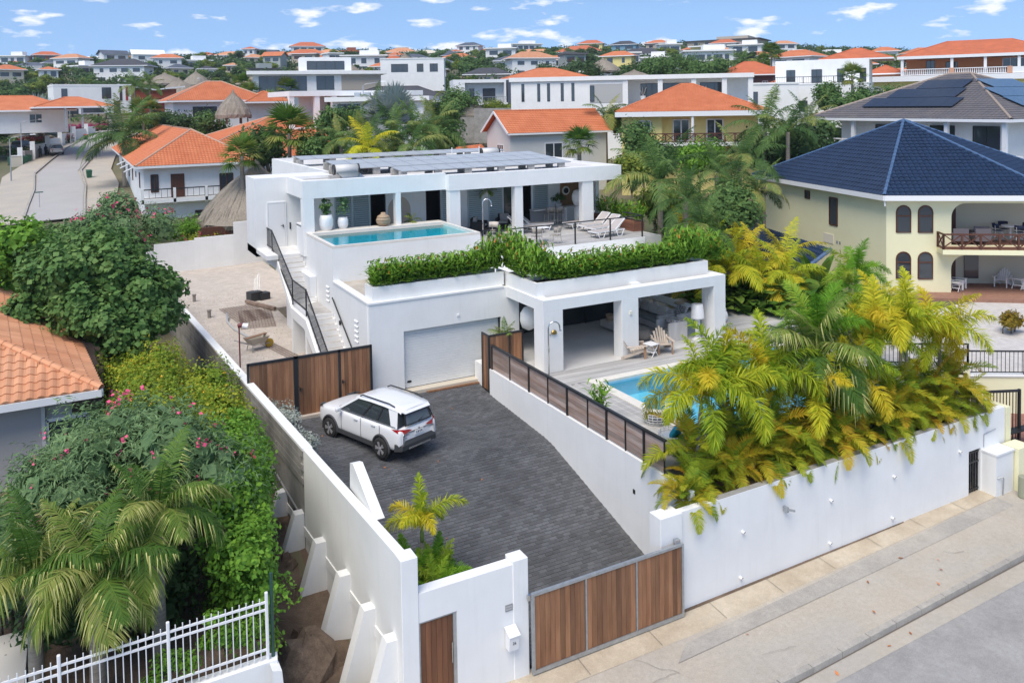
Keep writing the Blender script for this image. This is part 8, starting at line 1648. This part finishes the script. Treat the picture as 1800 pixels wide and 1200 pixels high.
# ================================================================== hillside houses
WALLS = {'w': WHITE, 'c': mat('cream_wall', (.66,.60,.46), .9), 'y': YWALL2, 'b': mat('russet_wall', (.30,.115,.06), .9), 'n': mat('blue_wall', (.20,.36,.46), .9), 'e': mat('beige_wall', (.50,.43,.34), .9), 'g': mat('grey_green_wall', (.36,.40,.38), .9)}
FOOT = []
def far_house(px, py, wpx, style, st, wall, key, label, turn=0, far=435):
    x, y, z = on_terrain(px, py, far); k = px_per_m(x, y); w = max(5., wpx/k); d = max(6., w*.62); h = 2.9*st
    t = thing('hillside_house', label, 'house', (x, y, z), -math.atan2(x, y)+R(turn)); FOOT.append((x, y, w*.5+.5))
    m = MB(); m.box(-w/2*.94,0,-5,w/2*.94,d,h); m.build('wall', WALLS[wall], t)
    n = max(2, min(6, int(w/3))); hr = random.Random(int(px*7+py)); n = max(2, n-hr.randrange(0, 3)); wf = hr.uniform(.35, .62) if style != 'f' else hr.uniform(.6, .85); wh = hr.uniform(1.1, 1.6) if style != 'f' else hr.uniform(1.6, 2.1)
    for s in range(st):
        for i in range(n):
            u = (-.5+(i+.5)/n)*w*.86; ww = min(3.6, w/n*wf)*(1 if hr.random() > .25 else .5); zz = s*2.9+(.75 if style != 'f' else .3)
            m = MB(); m.box(u-ww/2,-.06,zz,u+ww/2,.0,zz+wh); o = m.build('window', WINM, t)
            m = MB(); m.box(u-ww/2-.08,-.05,zz-.1,u+ww/2+.08,.0,zz-.02); m.build('sill', WHITE2, o)
    m = MB(); M = mat_of(key) if key in 'orbgsdpt' else WALLS[key]
    if style == 'h':
        rh = min(w, d+1.4)/2*.42; e = .7; P = [(-w/2-e,-e,h),(w/2+e,-e,h),(w/2+e,d+e,h),(-w/2-e,d+e,h)]; hd = (d+2*e)/2
        r0, r1 = ((-w/2-e+hd, d/2, h+rh), (w/2+e-hd, d/2, h+rh)) if w > d else ((0, w/2, h+rh), (0, d-w/2, h+rh))
        for f in (((P[0],P[1],r1,r0),(P[1],P[2],r1),(P[2],P[3],r0,r1),(P[3],P[0],r0)) if w > d else ((P[0],P[1],r0),(P[1],P[2],r1,r0),(P[2],P[3],r1),(P[3],P[0],r0,r1))): m.quad(*f)
        ro = m.build('roof', M, t); m = MB(); [m.box(*b) for b in ((-w/2-e,-e-.03,h-.25,w/2+e,-e+.05,h),(-w/2-e-.03,-e+.05,h-.25,-w/2-e+.05,d+e,h),(w/2+e-.05,-e+.05,h-.25,w/2+e+.03,d+e,h))]; m.build('eaves', WHITE2, ro)
    elif style == 'g':
        rh = d*.28; m.quad((-w/2-.5,-.6,h-.1),(w/2+.5,-.6,h-.1),(w/2+.5,d/2,h+rh),(-w/2-.5,d/2,h+rh)); m.quad((-w/2-.5,d+.6,h-.1),(w/2+.5,d+.6,h-.1),(w/2+.5,d/2,h+rh),(-w/2-.5,d/2,h+rh)); m.build('roof', M, t)
        m = MB(); [m.quad((s*w/2*.94,0,h),(s*w/2*.94,d,h),(s*w/2*.94,d/2,h+rh)) for s in (1,-1)]; m.build('gable', WALLS[wall], t)
    else:
        m.box(-w/2-.3,-1.0,h,w/2+.3,d+.3,h+.45); m.build('roof_slab', M, t)
        if w > 9: m = MB(); m.box(-w*.1,d*.2,h+.45,w*.32,d*.8,h+2.2); m.build('roof_pavilion', WALLS[wall], t)
    return t
HS = [(22,112,45,'f',2,'w','w','white flat-roofed villa above the slate-roofed bungalow cluster'),(48,115,40,'h',1,'y','o','yellow house with orange hip roof beside the russet house'),(83,117,44,'h',2,'b','r','russet brick two-storey house with red roof'),(52,130,48,'h',1,'w','s','low bungalow with wide slate blue hip roof'),(93,123,26,'h',1,'w','s','small bungalow with pointed slate roof next to the wide one'),(18,133,34,'h',1,'w','d','bungalow with dark grey hip roof behind the palms'),(128,124,34,'h',1,'w','d','white bungalow with dark hip roof and white garage'),(155,119,50,'g',1,'w','w','white building with pale grey gable roof'),(205,120,44,'g',2,'w','s','tall white house with slate gable roof'),(262,121,52,'g',2,'w','w','pale gabled house with several white gables'),(231,112,24,'h',1,'y','o','orange-roofed house between white gables'),(210,147,90,'h',2,'w','d','wide dark-roofed house with red shutters and timber walls'),(20,156,45,'h',2,'c','o','cream house with orange roof behind the left street garden'),(88,156,26,'h',2,'w','o','white house with small orange hip roof near the date palm'),(78,136,36,'f',1,'w','w','flat white garage block under the slate roofs'),(298,120,24,'h',1,'c','o','small orange-roofed house left of the blue-roofed one'.replace('left of','next to')),
(318,134,36,'h',1,'c','s','cream house with dark blue hip roof above the palapas'),(365,136,28,'h',1,'w','d','house with near-black hip roof by the hill road'),(408,129,22,'h',1,'c','p','house with faded pink-orange roof'),(437,108,22,'h',2,'w','r','small two-storey house with red roof on the ridge'),(450,113,32,'h',1,'c','p','pale orange roof house below the red-roofed one'),(541,100,58,'h',2,'w','r','large ridge villa with red hip roof and white walls'),(535,108,78,'h',1,'w','o','long orange-roofed wing in front of the ridge villa'),(478,126,34,'g',2,'d' if 0 else 'g','o','dark glass house with orange gable roof'),(462,138,56,'f',1,'g','d','low dark modern house with flat charcoal roof'),(560,113,24,'h',1,'c','o','small orange roof among the ridge trees'),(463,185,38,'f',2,'w','w','white cube house beside the tall date palms'),(590,122,26,'f',2,'w','w','white modern block near the ridge'),
(616,98,34,'f',1,'b','r','low red-walled building on the ridge'),(652,100,36,'f',1,'w','w','flat white house next to the red-walled building'),(702,102,54,'h',1,'c','p','cream house with pale orange roof and solar panels'),(757,104,38,'h',1,'c','c','cream bungalow with sandy roof'),(652,114,58,'h',1,'w','b','white house with long brown-red roof'),(640,128,80,'f',2,'w','w','white modern complex behind the straw huts'),(676,132,52,'h',1,'w','o','bright orange roof in front of the white complex'),(700,109,30,'h',1,'c','o','small bright orange roof above the tall palapa'),(777,124,40,'h',1,'w','s','slate blue hip roof among dark trees'),(762,138,46,'h',1,'w','d','navy roofed bungalow behind the loft villa'),(822,94,42,'h',2,'w','s','slate-roofed two-storey ridge house'),(803,88,18,'h',1,'w','r','tiny red roof on the ridge'),(862,99,34,'h',1,'w','o','flat orange roof below the ridge trees'),(880,110,56,'f',2,'w','w','white split-level modern house'),(893,121,58,'h',1,'w','s','white house with dark blue solar-covered hip roof'),
(925,93,60,'f',2,'w','w','white modern ridge house with thin flat roof'),(943,103,30,'g',1,'y','p','house with one sloping golden orange roof'),(1038,97,44,'h',2,'y','r','yellow round-cornered villa with red hip roof on the ridge'),(1010,102,80,'h',1,'w','r','long low red roof in front of the yellow ridge villa'),(1003,109,40,'h',1,'w','d','dark hip roof under the long red roof'),(975,120,42,'h',1,'w','o','orange hip roof beside the silver palm on the hill'),(1096,101,46,'h',2,'n','d','light blue house with dark roof'),(1152,98,38,'h',2,'e','o','beige villa with orange roof and stair'),(1178,104,40,'f',2,'w','w','white modern villa with long terrace near the ridge'),(1128,109,80,'h',1,'w','d','wide house with several dark hips'),(1035,114,30,'f',1,'w','w','small white block between the trees'),(1012,128,42,'f',2,'g','g','grey-green modern house with balcony'),(1112,127,22,'f',2,'w','w','narrow white house behind the broad straw roof'),(1150,118,56,'f',1,'w','w','white glazed garden house'),
(1268,92,132,'f',2,'e','d','long resort building with dark low roof and beige walls'),(1214,100,26,'h',1,'c','o','pale orange roof below the resort'),(1247,124,88,'f',2,'w','w','row of white townhouses with tall windows'),(1310,105,60,'f',2,'w','w','white apartment block next to the tall fan palm'),(1395,112,44,'f',1,'w','w','low white building behind the palm grove'),(1462,108,62,'f',1,'w','w','wide low white building far beyond the stepped villa'),(1556,120,44,'h',2,'w','o','white house with orange roof beside the balustrade villa'),(1785,100,40,'h',1,'w','d','slate roof peak behind the balustrade villa'),(700,93,40,'f',1,'e','e','beige ruin-like building on the skyline')]
for i, a in enumerate(HS): far_house(*a, turn=((i*37) % 50)-25)
COLN = {'w':'white','c':'cream','y':'yellow','e':'beige'}; RFN = {'o':'orange','r':'red','s':'slate blue','d':'charcoal','p':'faded orange'}
hq = random.Random(17); made = 0; tr_ = 0
while made < 50 and tr_ < 900:
    tr_ += 1; px = hq.uniform(0, 1800); py = 92+60*hq.random()**1.5; x, y, z = on_terrain(px, py, 440); w = hq.uniform(8, 15)
    if math.hypot(x, y) < 185 or any((x-a)**2+(y-b)**2 < (c+w*.62+2.5)**2 for a, b, c in FOOT): continue
    st = hq.choice('hhhhfg'); wl_ = hq.choice('wwwwcey'); rk = hq.choice('ooorsdp') if st != 'f' else 'w'; k = px_per_m(x, y)
    t = far_house(px, py, w*k, st, hq.choice((1,1,2)), wl_, rk, 'small %s hillside house with %s' % (COLN[wl_], 'flat white roof' if st == 'f' else RFN[rk]+(' hip roof' if st == 'h' else ' gable roof')), hq.uniform(-40, 40), 440); t['group'] = 'small houses scattered over the far hillside'; made += 1
# ================================================================== trees on the hillside
def tree_mesh(name, clumps, n, size, lm, tr=.2, seed=0, aspect=.7, flat=.85):
    c = crown_mesh(name, clumps, n, size, lm, seed, .45, .5, aspect, flat); m = MB(); zt = min(q[2] for q in clumps); m.tube([(0,0,-1.0),(.1,0,zt*.6),(0,.1,zt)], [tr*1.3,tr,tr*.7], 6)
    for q in clumps[:5]: m.tube([(0,.1,zt*.9),(q[0]*.5,q[1]*.5,(zt+q[2])*.5),(q[0],q[1],q[2])], [tr*.6,tr*.4,tr*.15], 5)
    V = np.zeros(len(c.vertices)*3, dtype=np.float32); c.vertices.foreach_get('co', V); V = V.reshape(-1,3); nq = len(c.polygons); Q = np.arange(nq*4).reshape(-1,4)
    f4 = np.array([f for f in m.f if len(f) == 4])+len(V); me = np_mesh(name, np.concatenate([V, np.array(m.v)]), [Q, f4], [lm, BARK]); mi = np.zeros(len(me.polygons), dtype=np.int32); mi[nq:] = 1; me.polygons.foreach_set('material_index', mi); bpy.data.meshes.remove(c); return me
FT = []
for i, (lm, nm, lb) in enumerate(((L_DARK,'dark_tree','dense dark green tree'),(L_MID,'green_tree','mid green rounded tree'),(L_DARK,'dark_tree','dense dark green tree'),(L_YELLOWG,'yellow_green_tree','yellowish green bushy tree'),(L_MID,'green_tree','mid green rounded tree'))):
    FT.append((tree_mesh(nm, blob(9+i, 2.3, 2.3, 1.2, 1.25, 3.4, 50+i), 1700, .42, lm, .16, 60+i), nm, lb))
rt = random.Random(5)
def zone_ok(x, y, r_=2.2): return all((x-a)**2+(y-b)**2 > (c+r_)**2 for a, b, c in FOOT)
HOUSES_MID = [(16,100,22),(36.5,68,9),(50,70,12),(68,48,15),(98,108,26),(55,92,19),(36,93,13),(30,84,10),(47,114,9),(70,88,16),(86,80,15),(9,162,9),(23,168,9),(24,122,10),(38,108,14),(-2,128,7),(52,64,3)]
HOUSES_MID = [tuple(o.location[:2])+(r_,) for o, r_ in ((oh,1),)]+[(p[0],p[1],11) for p in [tuple(q.location) for q in COL.objects if q.parent is None and q.get('category') in ('house','building','carport') and q.name.split('.')[0] not in ('hillside_house','villa','tiled_house','orange_roof_house')]]
FOOT += HOUSES_MID+[(16,100,20)]
def road_far(x, y, r_=5.5): return all((x-a-(b_-a)*k)**2+(y-c-(d_-c)*k)**2 > r_**2 for (a, c), (b_, d_) in zip(RT[:-1], RT[1:]) for k in (0,.25,.5,.75))
count = 0; tries = 0
while count < 560 and tries < 15000:
    tries += 1; d_ = 95+345*rt.random()**.75; px = rt.uniform(-40, 1840); x, y, _ = at_dist(px, 150, d_)
    if not zone_ok(x, y, .8 if d_ > 220 else 3.0) or not road_far(x, y): continue
    me, nm, lb = FT[rt.randrange(5)]; s = rt.uniform(.62, 1.12)*(1 if d_ > 160 else .85)
    o = put(nm, me, None, (x, y, terrain(x, y)-.2), (0, 0, rt.uniform(0, 6.28)), (s, s, s*rt.uniform(.8,1.05))); tag(o, lb+' on the slope between the hillside houses', 'tree', lb+'s between the hillside houses'); count += 1
# distant wood that closes the ridge and fills the gaps between gardens
V = []; r = np.random.default_rng(3); n_ = 0
for i in range(4200):
    d_ = 150+390*r.random()**.6; px = r.uniform(-120, 1920); x, y, _ = at_dist(px, 150, d_)
    if not zone_ok(x, y, .1) or (d_ < 260 and not road_far(x, y, 5)): continue
    s = r.uniform(1.1, 2.8); z = terrain(x, y); k = 46 if d_ < 300 else 34
    dd = unit(r.normal(0, 1, (k, 3))); dd[:, 2] = np.abs(dd[:, 2]); P = np.array([x, y, z+s*.5])+dd*s*np.array([1.25, 1.25, 1.1])*r.uniform(.7, 1.05, (k, 1)); N = unit(dd+r.normal(0, .5, (k, 3))); T = unit(np.cross(N, r.normal(0, 1, (k, 3)))); B = np.cross(N, T); q = r.uniform(.25, .5, (k, 1))*(1.25 if d_ > 300 else 1)
    V.append(np.stack([P-T*q, P-B*q*.7, P+T*q, P+B*q*.7], 1).reshape(-1, 3)); n_ += k
o = stuff(put('distant_scrub', np_mesh('distant_scrub', np.concatenate(V), [np.arange(n_*4).reshape(-1, 4)], L_DARK))); 
V = []; n_ = 0
for i in range(1500):
    d_ = 62+130*r.random(); px = r.uniform(-120, 1920); x, y, _ = at_dist(px, 150, d_)
    if not zone_ok(x, y, 1.0) or not road_far(x, y, 7) or (x < 34 and 7 < x and y < 66): continue
    s = r.uniform(.5, 1.3); z = terrain(x, y); k = 80
    dd = unit(r.normal(0, 1, (k, 3))); dd[:, 2] = np.abs(dd[:, 2]); P = np.array([x, y, z+s*.2])+dd*s*np.array([1.2, 1.2, .9])*r.uniform(.6, 1.05, (k, 1)); N = unit(dd+r.normal(0, .5, (k, 3))); T = unit(np.cross(N, r.normal(0, 1, (k, 3)))); B = np.cross(N, T); q = r.uniform(.12, .24, (k, 1))
    V.append(np.stack([P-T*q, P-B*q*.7, P+T*q, P+B*q*.7], 1).reshape(-1, 3)); n_ += k
stuff(put('garden_scrub', np_mesh('garden_scrub', np.concatenate(V), [np.arange(n_*4).reshape(-1, 4)], L_MID)))
# palms spread over the hillside
m_ = 0; tries = 0
PK = (('coc','coconut_palm','coconut palm rising between the hillside roofs'),('fan','fan_palm','green fan palm between the hillside roofs'),('slv','silver_palm','silvery blue fan palm between the hillside roofs'))
while m_ < 62 and tries < 3000:
    tries += 1; d_ = 105+200*rt.random(); px = rt.uniform(0, 1800); x, y, _ = at_dist(px, 150, d_)
    if not zone_ok(x, y, 1.0) or not road_far(x, y, 6): continue
    k, nm, lb = PK[rt.choice((0,0,0,1,1,2))]; palm(nm, lb, (x, y, terrain(x, y)-.1), rt.uniform(2.0, 4.6) if k != 'slv' else 1.4, k, 12 if k == 'coc' else 16, rt.uniform(.7, 1.0)*(1.25 if k == 'fan' else 1), .14, seed=500+m_, group=nm.replace('_', ' ')+'s over the hillside'); m_ += 1
# ---------------- named palms and trees of the middle distance: crown pixel, distance, kind
def palm_at(name, label, px, py, d_, k, n, s, **kw):
    x, y, zc = at_dist(px, py, d_); g = terrain(x, y); palm(name, label, (x, y, g-.1), max(.4, zc-g), k, n, s, .16 if k != 'slv' else .2, **kw)
def palm_base(name, label, px, py, h, k, n, s, **kw):
    x, y, g = on_terrain(px, py); palm(name, label, (x, y, g-.1), h, k, n, s, .16 if k != 'slv' else .22, **kw)
palm_at('fan_palm','large green fan palm hiding the right part of the orange roof'.replace('right part','middle'),508,232,68,'fan',28,1.75,seed=1); palm_at('fan_palm','bright fan palm beside the large straw hut',425,272,64,'fan',24,1.3,seed=2); palm_at('fan_palm','small fan palm in front of the grey gable house',1018,252,60,'fan',22,1.05,seed=3)
palm_at('fan_palm','fan palm behind the orange-roofed house gutter',252,200,118,'fan',22,1.9,seed=4); palm_at('date_palm','large grey-green date palm arching over the side street',216,246,104,'coc',26,1.7,seed=5); palm_base('silver_palm','big silver fan palm beside the street lamps',66,256,3.2,'slv',30,2.3,seed=6); palm_at('silver_palm','silver fan palm in front of the terrace villa',690,205,76,'slv',24,1.55,seed=7)
for i, (px, py, d_, s) in enumerate(((640,258,62,1.0),(690,248,64,1.1),(735,235,66,1.15),(765,225,72,1.1),(600,250,66,.9),(720,262,61,.85))): palm_at('coconut_palm','coconut palm with long drooping fronds just behind the villa roof',px,py,d_,'coc',15,s,seed=20+i,group='coconut palms behind the villa roof')
palm_at('yellow_palm','yellowing palm low behind the solar panels',650,262,60,'cocy',12,1.1,seed=30)
for i, (px, py, d_, s) in enumerate(((1160,318,47,1.05),(1205,350,44,.8),(1235,395,41,.7))): palm_at('coconut_palm','coconut palm with bright fronds beside the villa roof end',px,py,d_,'coc',14,s,seed=40+i,group='coconut palms beside the villa roof end')
for i, (px, py, d_, s) in enumerate(((1300,285,62,1.1),(1260,300,58,.9),(1345,225,70,1.2),(1385,230,66,1.0),(1420,215,74,.95),(1330,335,56,.8),(1290,330,55,.8))): palm_at('coconut_palm','coconut palm in the gardens between the yellow villas',px,py,d_,'coc',14,s,seed=60+i,group='coconut palms between the yellow villas')
palm_at('tall_fan_palm','very tall fan palm with shaggy trunk against the sky',1356,92,185,'fan',28,1.9,seed=80); palm_at('tall_fan_palm','second slimmer fan palm beside the tallest one',1342,108,190,'fan',24,1.5,seed=81); palm_at('fan_palm','fan palm beside the stepped white villa',1498,135,118,'fan',22,1.5,seed=82); palm_at('date_palm','dark date palm in front of the townhouses',1303,112,190,'coc',22,1.3,seed=83)
palm_base('coconut_palm','single coconut palm in front of the white red-panel villa',174,226,5.0,'coc',14,1.0,seed=84); palm_at('coconut_palm','slim coconut palm near the red building',236,152,160,'coc',14,1.1,seed=85); palm_at('coconut_palm','coconut palm beside the long red wall',263,150,162,'coc',14,1.1,seed=86)
palm_at('coconut_palm','windswept palm in front of the long white villa',1065,205,92,'coc',12,1.1,seed=87); palm_at('coconut_palm','young palm by the cube villa terrace',660,180,90,'coc',10,.8,seed=88)
for i, (px, py, d_) in enumerate(((395,170,150),(440,165,150),(505,158,150),(425,150,165),(470,185,130))): palm_at('date_palm','shaggy date palm beside the orange bungalow',px,py,d_,'fan',26,1.9,seed=90+i,group='date palms beside the orange bungalow')
tx = at_dist(1240,345,56); tree('topiary_tree', 'neatly clipped green tree with flat round top on bare stems', (tx[0],tx[1],terrain(tx[0],tx[1])-.2), [(math.cos(a)*.9,math.sin(a)*.9,3.2,.8) for a in [i*.8 for i in range(8)]]+[(0,0,3.5,.9)], 4200, .12, L_LIME, .06, 70, stems=4, flat=.85, shell=.75)
mid = [(1290,360,52,2.2,L_MID),(1180,365,50,2.0,L_YELLOWG),(1390,255,72,3.6,L_DARK),(1425,240,84,3.2,L_MID),(1110,290,62,1.8,L_YELLOWG),(1150,285,66,2.2,L_MID),(1230,275,72,2.2,L_LIME),(1350,262,74,2.8,L_DARK),(560,262,68,2.4,L_MID),(470,255,72,2.4,L_DARK),(780,240,72,2.2,L_MID),(330,225,118,2.6,L_DARK),(370,222,116,2.6,L_MID),(285,215,122,2.6,L_DARK),(600,215,90,2.8,L_MID),(780,205,100,3,L_MID),(810,185,118,3.2,L_MID),(1095,215,95,2.2,L_YELLOWG),(420,195,140,3,L_DARK),(150,400,60,1.9,L_OLE),(110,420,56,2.0,L_MID),(205,372,62,1.7,L_OLE),(1130,250,80,2.6,L_MID),(870,190,120,1.9,L_YELLOWG),(900,196,118,1.7,L_YELLOWG),(1450,175,112,2.6,L_MID),(1500,190,105,2.8,L_MID),(1540,165,120,3.0,L_MID),(1160,130,165,4,L_MID),(1120,135,168,4,L_DARK),(1250,132,165,4.2,L_MID),(1200,128,170,4.2,L_MID),(1040,128,180,3.4,L_DARK),(960,128,180,3.2,L_DARK)]
NEARH = [(q.location[0], q.location[1], q.name.split('.')[0].replace('_', ' ')) for q in COL.objects if q.parent is None and q.get('category') in ('house','building','carport','hut','pool') and q.name.split('.')[0] != 'hillside_house']
LBM = ('shrubby tree','leafy garden tree','spreading garden bush','rounded garden tree')
for i, (px, py, d_, s, lm) in enumerate(mid):
    x, y, z = at_dist(px, py, d_); g = terrain(x, y); zc = max(1.4, z-g); nm = {'leaf_mid_tree':'mid green','leaf_dark_tree':'dark green','leaf_yellow_green':'yellow-green','leaf_clusia':'lime green','leaf_oleander':'grey-green','leaf_golden_hedge':'golden'}[lm.name]
    nb = min(NEARH, key=lambda q: (q[0]-x)**2+(q[1]-y)**2)[2]
    tree('garden_tree', nm+' leafy tree in the garden near the '+nb, (x, y, g-.2), blob(8, s*.75, s*.75, s*.4, s*.55, zc, 200+i), 2600, .085*s+.08, lm, .09, 200+i, group=nm+' garden trees behind the villa', aspect=.7, shell=.5, flowers=(FLW_PINK, 40, .14) if lm is L_OLE else None)

for i, (x, y) in enumerate(((-4.5,19.5),(-6.5,22),(-4,24.5),(-9,20),(-8,25.5),(-12,23),(-14,33),(-15,42),(-9,50),(-4,52))):
    me, nm, lb = FT[i % 5]; o = put(nm, me, None, (x, y, -.45), (0,0,i*1.3), (.42,.42,.38)); tag(o, lb+' in the garden around the tiled house', 'tree', lb+'s around the tiled house')
# ================================================================== thin haze over the whole place
hz_ = bpy.data.materials.new('thin_haze'); hz_.use_nodes = True; N = hz_.node_tree.nodes; N.remove(N['Principled BSDF']); pv = N.new('ShaderNodeVolumePrincipled'); pv.inputs['Color'].default_value = (.86,.92,1,1); pv.inputs['Density'].default_value = .00020; pv.inputs['Anisotropy'].default_value = .3
hz_.node_tree.links.new(pv.outputs[0], N['Material Output'].inputs['Volume'])
m = MB(); c_, s_ = math.cos(YAW), math.sin(YAW)
def fr_(s, d): return (s*c_+d*s_, -s*s_+d*c_)
m.prism([fr_(-90,-60), fr_(90,-60), fr_(2200,2000), fr_(-2200,2000)], -190, 75); stuff(m.build('haze', hz_))
